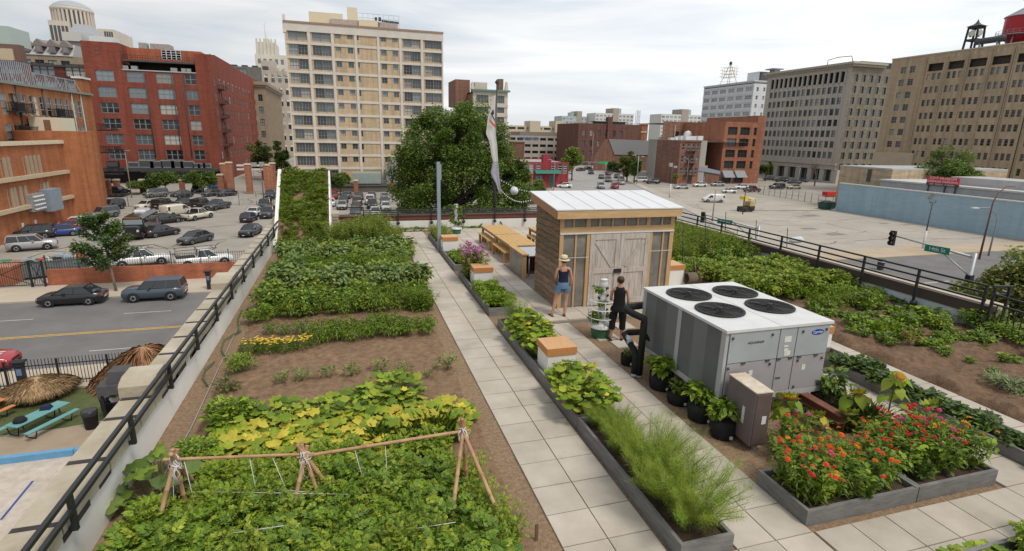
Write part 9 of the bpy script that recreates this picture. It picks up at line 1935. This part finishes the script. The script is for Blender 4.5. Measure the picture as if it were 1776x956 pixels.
e=picnic(72,742,62,mat('teal_board',(.14,.33,.33),rough=.6,var=.1),'teal picnic table with bags on it beside the thatched parasol'); picnic(-42,735,62,mat('orange_board',(.55,.20,.08),rough=.6),'orange picnic bench at the left photo edge')
b=MB(); b.box(-.2,-.25,.77,.25,.15,.95,tx=.7,ty=.6); o=b.build('backpack',mat('bag_navy',(.015,.02,.06)),loc=(0,0,0),local=True); o.location=(e.location.x+.1,e.location.y+.5,SZ); tag(o,'dark blue bag lying on the teal picnic table','bag')
b=MB(); b.lathe(0,0,[(.25,.77),(.28,.85),(.2,.98),(.02,1.0)],12); o=b.build('backpack',mat('bag_black',(.015,.015,.02)),loc=(0,0,0),local=True); o.location=(e.location.x-.4,e.location.y-.7,SZ); tag(o,'round black bag at the near end of the teal picnic table','bag')
thatch=mat('thatch',(.42,.29,.155),rough=.95,col2=(.58,.42,.24),scale=4,bump=.5,island=.4); thatch2=mat('thatch_red',(.36,.20,.095),rough=.95,col2=(.52,.32,.18),scale=4,bump=.5,island=.45)
def thatched(nm,lab,cat,x,y,ztop,r_,drop,m_,oval=1.0,ph=None,rings=9,seed=1,n=1500):
 e=thing(nm,lab,cat,(x,y,SZ)); h=ztop-SZ; b=MB(); b.lathe(0,0,[(r_,h-drop-.2)]+[(r_*t,h-drop*t**1.5) for t in (1,.85,.7,.55,.4,.25,.12,.01)],28); b.v=[(a*oval,c,d) for a,c,d in b.v]
 o=b.build('thatch_roof',m_,e,local=True); L=LM(seed); q=L.r; a=U(q,0,6.283,n); t_=np.sqrt(q.rand(n)); zz=h-drop*(t_**1.5); P=np.stack([r_*t_*np.cos(a)*oval,r_*t_*np.sin(a),zz+.03],1); L.add(T_GR,P,a,-np.arctan(1.5*drop/r_*t_**.5)+U(q,.0,.16,n),U(q,-.3,.3,n),r_*.3*U(q,.7,1.3,n),0); k_=420; a2=U(q,0,6.283,k_); L.add(T_BLD,np.stack([r_*np.cos(a2)*oval,r_*np.sin(a2),0*a2+h-drop],1),a2,-1.45,U(q,-.3,.3,k_),.34*U(q,.7,1.2,k_),0); me=L.mesh('straw',[]); me.materials.append(m_); inst('straw_layer',me,o)
 b=MB(); b.tube([(0,0,0),(0,0,h-.1)],.06,8); b.build('pole',mat('pole_wood',(.27,.22,.18)),e,local=True); return e
d_=29.0; q=at_depth(55,664,d_); thatched('thatched_parasol','round pale thatched parasol over the teal picnic table','parasol',q[0]+.25,q[1],q[2]+.25,1.5,.5,thatch,seed=2,n=2200)
q=at_depth(238,596,32.0); e=thatched('thatched_hut','large brown thatched hut roof behind the coping block','hut',q[0]+.6,q[1]-.9,q[2]+.1,3.3,2.9,thatch2,1.15,seed=3,n=5200)
q=at_depth(214,655,27.0); e=thing('grill_hood','dark grey boxy smoker hood beside the thatched hut','smoker',(q[0],q[1],SZ)); hz_=q[2]-SZ; hm=mat('hood_grey',(.075,.075,.08),rough=.6,var=.15); b=MB(); b.box(-.95,-.75,hz_-.55,.95,.75,hz_-.1,ty=.95); b.build('hood_base',hm,e,local=True); b=MB(); b.box(-.6,-.5,hz_-.1,.45,.55,hz_+.5,tx=.8,ty=.8); b.build('hood_top',hm,e,local=True); b=MB()
for x in (-.8,.8):
 for y in (-.6,.6):b.box(x-.05,y-.05,0,x+.05,y+.05,hz_-.55)
b.build('legs',dpl,e,local=True)
for (px,py,r_,h,lab) in ((160,742,.32,.9,'black rubbish bin with liner on the dirt by the picnic tables'),(188,712,.3,.8,'black bin behind the lined rubbish bin, under the smoker hood')):
 g_=gz(px,py); e=thing('rubbish_bin',lab,'bin',(g_[0],g_[1],SZ+.012),0,'black bins in the yard'); b=MB(); b.lathe(0,0,[(r_*.85,0),(r_,h),(r_*1.05,h+.02),(r_*.9,h-.05),(.01,h-.1)],16); b.build('bin_body',sigb,e,local=True); b=MB(); b.lathe(0,0,[(r_*1.06,h-.2),(r_*1.07,h+.03),(r_*.9,h+.04)],14); b.build('liner',mat('liner',(.03,.03,.035),rough=.25),e,local=True)
g_=gz(205,715); plant('flower_basket',bush(600,.5,.6,300,.1,T_OV,('red','olive','mid'), None,(-.6,.6),6),'flower basket with reddish leaves under the smoker hood','plant',g_[0],g_[1],SZ+.8)
b=MB(); b.lathe(0,0,[(.16,0),(.24,.25),(.22,.26)],12); o=b.build('flower_pot',whitef,loc=(0,0,0),local=True); o.location=(g_[0],g_[1]-.1,SZ+.62); tag(o,'white hanging pot under the reddish flower basket','pot')
e=thing('iron_fence','black picket fence between the yard and the street, lower left','fence',(-18,33.6,SZ)); b=MB()
for x in np.arange(-34,-6,.16):b.box(x-.012,33.9,SZ+.1,x+.012,33.93,SZ+1.75)
for z in (.3,1.35):b.box(-34,33.88,SZ+z,-6,33.95,SZ+z+.04)
b.build('pickets',blackm,e)
for x in np.arange(-33,-6,2.4):b=MB(); b.box(x-.04,33.86,SZ,x+.04,33.97,SZ+1.7); b.build('post',blackm,e)
g_=gz(180,722); e=thing('iron_fence','short black railing beside the bin, below the coping','fence',(g_[0],g_[1],SZ)); b=MB()
for k in range(14):b.box(.3+k*.1,-.6,0,.32+k*.1,-.58,.95)
b.box(.28,-.61,.92,1.7,-.57,.97); b.build('pickets',blackm,e,local=True)
# ================================================================ PEOPLE
def skin_body(joints,edges,m_,parent,name='body',sub=2):
 me=bpy.data.meshes.new(name); me.from_pydata([j[0] for j in joints],edges,[]); o=bpy.data.objects.new(name,me); COL.objects.link(o)
 sk=o.modifiers.new('skin','SKIN'); sk.use_smooth_shade= True; o.modifiers.new('sub','SUBSURF').levels=sub
 for v,j in zip(me.skin_vertices[0].data,joints):v.radius=j[1] if isinstance(j[1],tuple) else (j[1],j[1]); v.use_root= False
 me.skin_vertices[0].data[0].use_root= True
 dg=bpy.context.evaluated_depsgraph_get(); dg.update(); m2=bpy.data.meshes.new_from_object(o.evaluated_get(dg)); bpy.data.objects.remove(o)
 m2.materials.clear(); m2.materials.append(m_); m2.polygons.foreach_set('use_smooth',[True]*len(m2.polygons)); return inst(name,m2,parent)
skinm=mat('skin',(.50,.27,.19),rough=.55,var=.08,scale=8,spec=.35); skin2=mat('skin_tan',(.44,.23,.155),rough=.55,var=.08,scale=8)
def woman(label,x,y,z,rz,H,skn,hairm,pose):
 e=thing('person',label,'person',(x,y,z),rz); e.scale=(H/1.70,)*3; P=pose
 J=[((0,0,.93),(.135,.10)),((0,0,1.06),(.115,.085)),((0,.0,1.22),(.125,.09)),((0,-.005,1.36),(.125,.085)),((0,-.01,1.43),(.065,.055)),((0,0,1.48),.052),((0,.012,1.53),.055),((0,.018,1.60),(.078,.09)),((0,.015,1.665),(.066,.078))]
 E=[(0,1),(1,2),(2,3),(3,4),(4,5),(5,6),(6,7),(7,8)]
 hands=[]
 for s_ in (-1,1):
  sh,el,wr=P['arm'][s_]; i=len(J); J+=[((s_*.155,0,1.375),.05),(sh,.042),(el,.037),((Vector(el)*.5+Vector(wr)*.5)[:],.034),(wr,.024)]; E+=[(3,i),(i,i+1),(i+1,i+2),(i+2,i+3),(i+3,i+4)]; w_=Vector(wr); d=(w_-Vector(el)).normalized(); i=len(J)
  J+=[((w_+d*.05)[:],(.034,.020))]; E+=[(i-1,i)]; side=Vector((0,1,0)); side=(side-d*side.dot(d)).normalized()
  for k,(o_,ln) in enumerate(((-.03,.065),(-.010,.078),(.010,.075),(.028,.058))):
   j=len(J); b0=w_+d*.085+side*o_; J+=[(b0[:],.010),((b0+d*ln*.5+Vector((-s_*.006,0,0)))[:],.009),((b0+d*ln+Vector((-s_*.022,0,0)))[:],.007)]; E+=[(i,j),(j,j+1),(j+1,j+2)]
  j=len(J); b0=w_+d*.03+side*.035; J+=[(b0[:],.011),((b0+d*.03+side*.018)[:],.0095),((b0+d*.058+side*.022)[:],.008)]; E+=[(i,j),(j,j+1),(j+1,j+2)]
  hp,kn,an,toe=P['leg'][s_]; i=len(J); J+=[(hp,(.098,.10)),((Vector(hp)*.5+Vector(kn)*.5)[:],.080),(kn,.056),((Vector(kn)*.6+Vector(an)*.4)[:],.056),(an,.034),((Vector(an)*.3+Vector(toe)*.7+Vector((0,0,-.025)))[:],(.036,.026)),(toe,(.034,.016))]; E+=[(0,i)]+[(i+k,i+k+1) for k in range(6)]
 skin_body(J,E,skn,e)
 return e,P
def tube_cloth(name,rings,m_,e,n=24,cap=False):
 """rings: (cx, cy, z, rx, ry)"""
 b=MB(); b.smooth= True; V_=[(cx+rx*math.cos(a),cy+ry*math.sin(a),z+.004*math.sin(a*5+z*40)) for cx,cy,z,rx,ry in rings for a in np.linspace(0,math.tau,n+1)[:-1]]
 b.add(V_,[(i*n+j,i*n+(j+1)%n,(i+1)*n+(j+1)%n,(i+1)*n+j) for i in range(len(rings)-1) for j in range(n)]); o=b.build(name,m_,e,local=True); return o
def limb_cloth(name,pts,rs,m_,e):b=MB(); b.tube(pts,rs,16,cap=False); return b.build(name,m_,e,local=True)
def foot_wear(an,toe,m_,e,nm='sandal'):
 b=MB(); an,toe=Vector(an),Vector(toe); d=(toe-an); d.z=0; d.normalize(); q=Vector((-d.y,d.x,0)); h0=an-d*.05; P_=[]
 for t_,w_ in ((0,.03),(.06,.036),(.14,.034),(.2,.042),(.25,.036),(.275,.015)):P_.append((h0+d*t_,w_))
 out=[tuple((p+q*w_).xy)+(.0,) for p,w_ in P_]+[tuple((p-q*w_).xy)+(.0,) for p,w_ in P_[::-1]]; b.prism(out,(0,0,.018)); t2=toe-d*.05; b.tube([(t2+q*.04)[:2]+(.02,) if False else tuple((t2+q*.042).xy)+(.015,),tuple(t2.xy)+(.062,),tuple((t2-q*.042).xy)+(.015,)],.009,5); b.build(nm,m_,e,local=True)
def face_bits(e,hz=1.585,fy=.105):
 for s_ in (-1,1):
  b=MB(); b.lathe(s_*.03,fy,[(.001,hz-.008),(.009,hz),(.001,hz+.008)],8); b.build('eye',mat('eye_dark',(.03,.02,.015),rough=.2),e,local=True)
  b=MB(); b.lathe(s_*.082,.012,[(.001,hz-.035),(.012,hz-.02),(.015,hz),(.012,hz+.02),(.001,hz+.028)],8); b.build('ear',skinm,e,local=True)
 b=MB(); b.prism([(0,fy-.01,hz),(-.013,fy-.012,hz-.04),(0,fy+.016,hz-.036),(.013,fy-.012,hz-.04)],(0,.003,0)); b.build('nose',skinm,e,local=True)
 b=MB(); b.box(-.022,fy-.02,hz-.068,.022,fy-.004,hz-.058); b.build('mouth',mat('lips',(.35,.11,.10)),e,local=True)
def straight(s_,spread=.0,fw=0.): return ((s_*.10,0,.88),(s_*(.10+spread*.5),.02+fw*.5,.47),(s_*(.10+spread),-.02+fw,.065),(s_*(.115+spread*1.05),.13+fw,.022))
navy=mat('navy_cloth',(.012,.016,.045),rough=.85,var=.15,scale=20); denim=mat('denim',(.075,.15,.24),rough=.9,col2=(.14,.235,.34),scale=9); blackc=mat('black_cloth',(.010,.010,.011),rough=.85,var=.2,scale=18); straw=mat('straw_hat',(.62,.52,.30),rough=.85,col2=(.70,.60,.38),scale=30); hairb=mat('hair_brown',(.055,.03,.018),rough=.6,var=.3,scale=40,stretch=(1,1,.2))
g_=onZ(978,549,.12)
pose=dict(arm={-1:((-.19,.0,1.31),(-.225,.03,1.10),(-.10,.20,1.02)),1:((.19,-.0,1.31),(.235,-.02,1.08),(.225,.04,.84))},leg={-1:((-.10,0,.88),(-.19,.02,.47),(-.27,-.01,.065),(-.30,.13,.022)),1:((.10,0,.88),(.105,.015,.47),(.07,-.03,.065),(.10,.11,.022))})
e,P=woman('woman in straw hat, navy top and denim shorts, facing the shed',g_[0]-.05,g_[1]+.05,.12,rad(-8),1.70,skinm, None,pose)
tube_cloth('tank_top',[(0,0,.96,.155,.118),(0,0,1.06,.132,.102),(0,0,1.16,.134,.104),(0,.0,1.25,.146,.108),(0,-.0,1.31,.147,.105)],navy,e)
b=MB()
for s_ in (-1,1):b.tube([(s_*.085,-.10,1.30),(s_*.095,-.085,1.38),(s_*.10,-.0,1.425),(s_*.095,.085,1.37),(s_*.085,.10,1.30)],.008,6)
b.build('shoulder_straps',navy,e,local=True)
tube_cloth('shorts',[(0,0,1.0,.145,.112),(0,-.005,.93,.168,.130),(0,-.008,.86,.182,.135),(0,-.005,.82,.19,.132)],denim,e)
for s_ in (-1,1):hp,kn=Vector(P['leg'][s_][0]),Vector(P['leg'][s_][1]); limb_cloth('shorts_leg',[tuple(hp+Vector((0,0,.02))),tuple(hp.lerp(kn,.18)),tuple(hp.lerp(kn,.40))],[.103,.112,.108],denim,e)
for s_ in (-1,1):foot_wear(P['leg'][s_][2],P['leg'][s_][3],mat('sandal_brown',(.13,.05,.03)),e)
b=MB(); b.lathe(0,.012,[(.165,1.612),(.168,1.618),(.098,1.645),(.094,1.70),(.084,1.745),(.05,1.757),(.001,1.75)],24); b.build('straw_hat',straw,e,local=True); b=MB(); b.lathe(0,.012,[(.101,1.645),(.099,1.672)],24); b.build('hat_band',blackc,e,local=True)
b=MB(); b.smooth= True; b.lathe(0,-.0,[(.03,1.53),(.075,1.555),(.092,1.60),(.092,1.65)],16); b.build('hair',hairb,e,local=True); face_bits(e)
g_=onZ(1069,590,.03)
pose=dict(arm={-1:((-.19,.01,1.31),(-.215,.05,1.09),(-.16,.24,1.02)),1:((.19,0,1.31),(.23,-.01,1.08),(.215,.10,.86))},leg={-1:((-.10,0,.88),(-.135,.02,.47),(-.15,-.04,.065),(-.19,.10,.022)),1:((.10,0,.88),(.125,.03,.47),(.13,.02,.065),(.17,.15,.022))})
e,P=woman('woman in black sleeveless top and cropped trousers, hair in a bun, by the tower garden',g_[0],g_[1]+.0,.03,rad(-22),1.66,skin2, None,pose)
tube_cloth('sleeveless_top',[(0,0,.90,.172,.132),(0,0,1.0,.158,.122),(0,0,1.12,.142,.11),(0,0,1.25,.15,.112),(0,-.005,1.34,.15,.108),(0,-.01,1.405,.125,.09),(0,-.012,1.44,.085,.07)],blackc,e)
tube_cloth('trousers_seat',[(0,0,.97,.148,.115),(0,-.01,.88,.178,.138),(0,-.008,.80,.187,.132)],blackc,e)
for s_ in (-1,1):hp,kn,an=[Vector(q) for q in P['leg'][s_][:3]]; limb_cloth('trouser_leg',[tuple(hp),tuple(hp.lerp(kn,.5)),tuple(kn),tuple(kn.lerp(an,.32)),tuple(kn.lerp(an,.42))],[.11,.102,.082,.084,.074],blackc,e)
for s_ in (-1,1):foot_wear(P['leg'][s_][2],P['leg'][s_][3],mat('flip_flop',(.03,.02,.02)),e)
b=MB(); b.smooth= True; b.lathe(0,.004,[(.045,1.535),(.082,1.57),(.096,1.62),(.088,1.67),(.055,1.705),(.001,1.715)],18); b.lathe(0,-.10,[(.001,1.60),(.038,1.62),(.045,1.65),(.035,1.68),(.001,1.69)],12); b.build('hair_bun',hairb,e,local=True); face_bits(e)
# ================================================================ separate pieces become parts of their own
def islands(o):
 me=o.data; n=len(me.vertices); P=list(range(n))
 def fd(i):
  while P[i]!=i:P[i]=P[P[i]]; i=P[i]
  return i
 for p in me.polygons:
  v=list(p.vertices); a=fd(v[0])
  for q in v[1:]:P[fd(q)]=a
 G={}
 for p in me.polygons:G.setdefault(fd(p.vertices[0]),[]).append(p)
 if len(G)<2 or len(G)>60: return
 for ps in G.values():
  ix={}
  for p in ps:
   for v in p.vertices:ix.setdefault(v,len(ix))
  m2=bpy.data.meshes.new(me.name); m2.from_pydata([me.vertices[v].co[:] for v in ix],[],[[ix[v] for v in p.vertices] for p in ps])
  for m_ in me.materials:m2.materials.append(m_)
  m2.polygons.foreach_set('material_index',[p.material_index for p in ps]); m2.polygons.foreach_set('use_smooth',[p.use_smooth for p in ps]); m2.update(); c=o.copy(); c.data=m2; COL.objects.link(c)
 bpy.data.objects.remove(o)
SPLIT={'front_post','hanging_lamp','latches','pier','penthouse','downpipe','sticker','roof_unit','finial','roof_vent','vent_nozzles','fascia_board','roof_tank','ground_floor_piers','legs','terrace_rail','pilaster','awning','teal_spandrel','fan_blade','dock_door','shop_window','canopy_posts','tail_light'}
for o in list(COL.objects):
 if o.type=='MESH' and o.name.split('.')[0] in SPLIT and o.parent and o.data.users==1:islands(o)
for o in COL.objects:
 if o.type=='MESH' and o.name.startswith('window') and o.parent and 'courthouse' in o.parent.get('label',''):islands(o); break
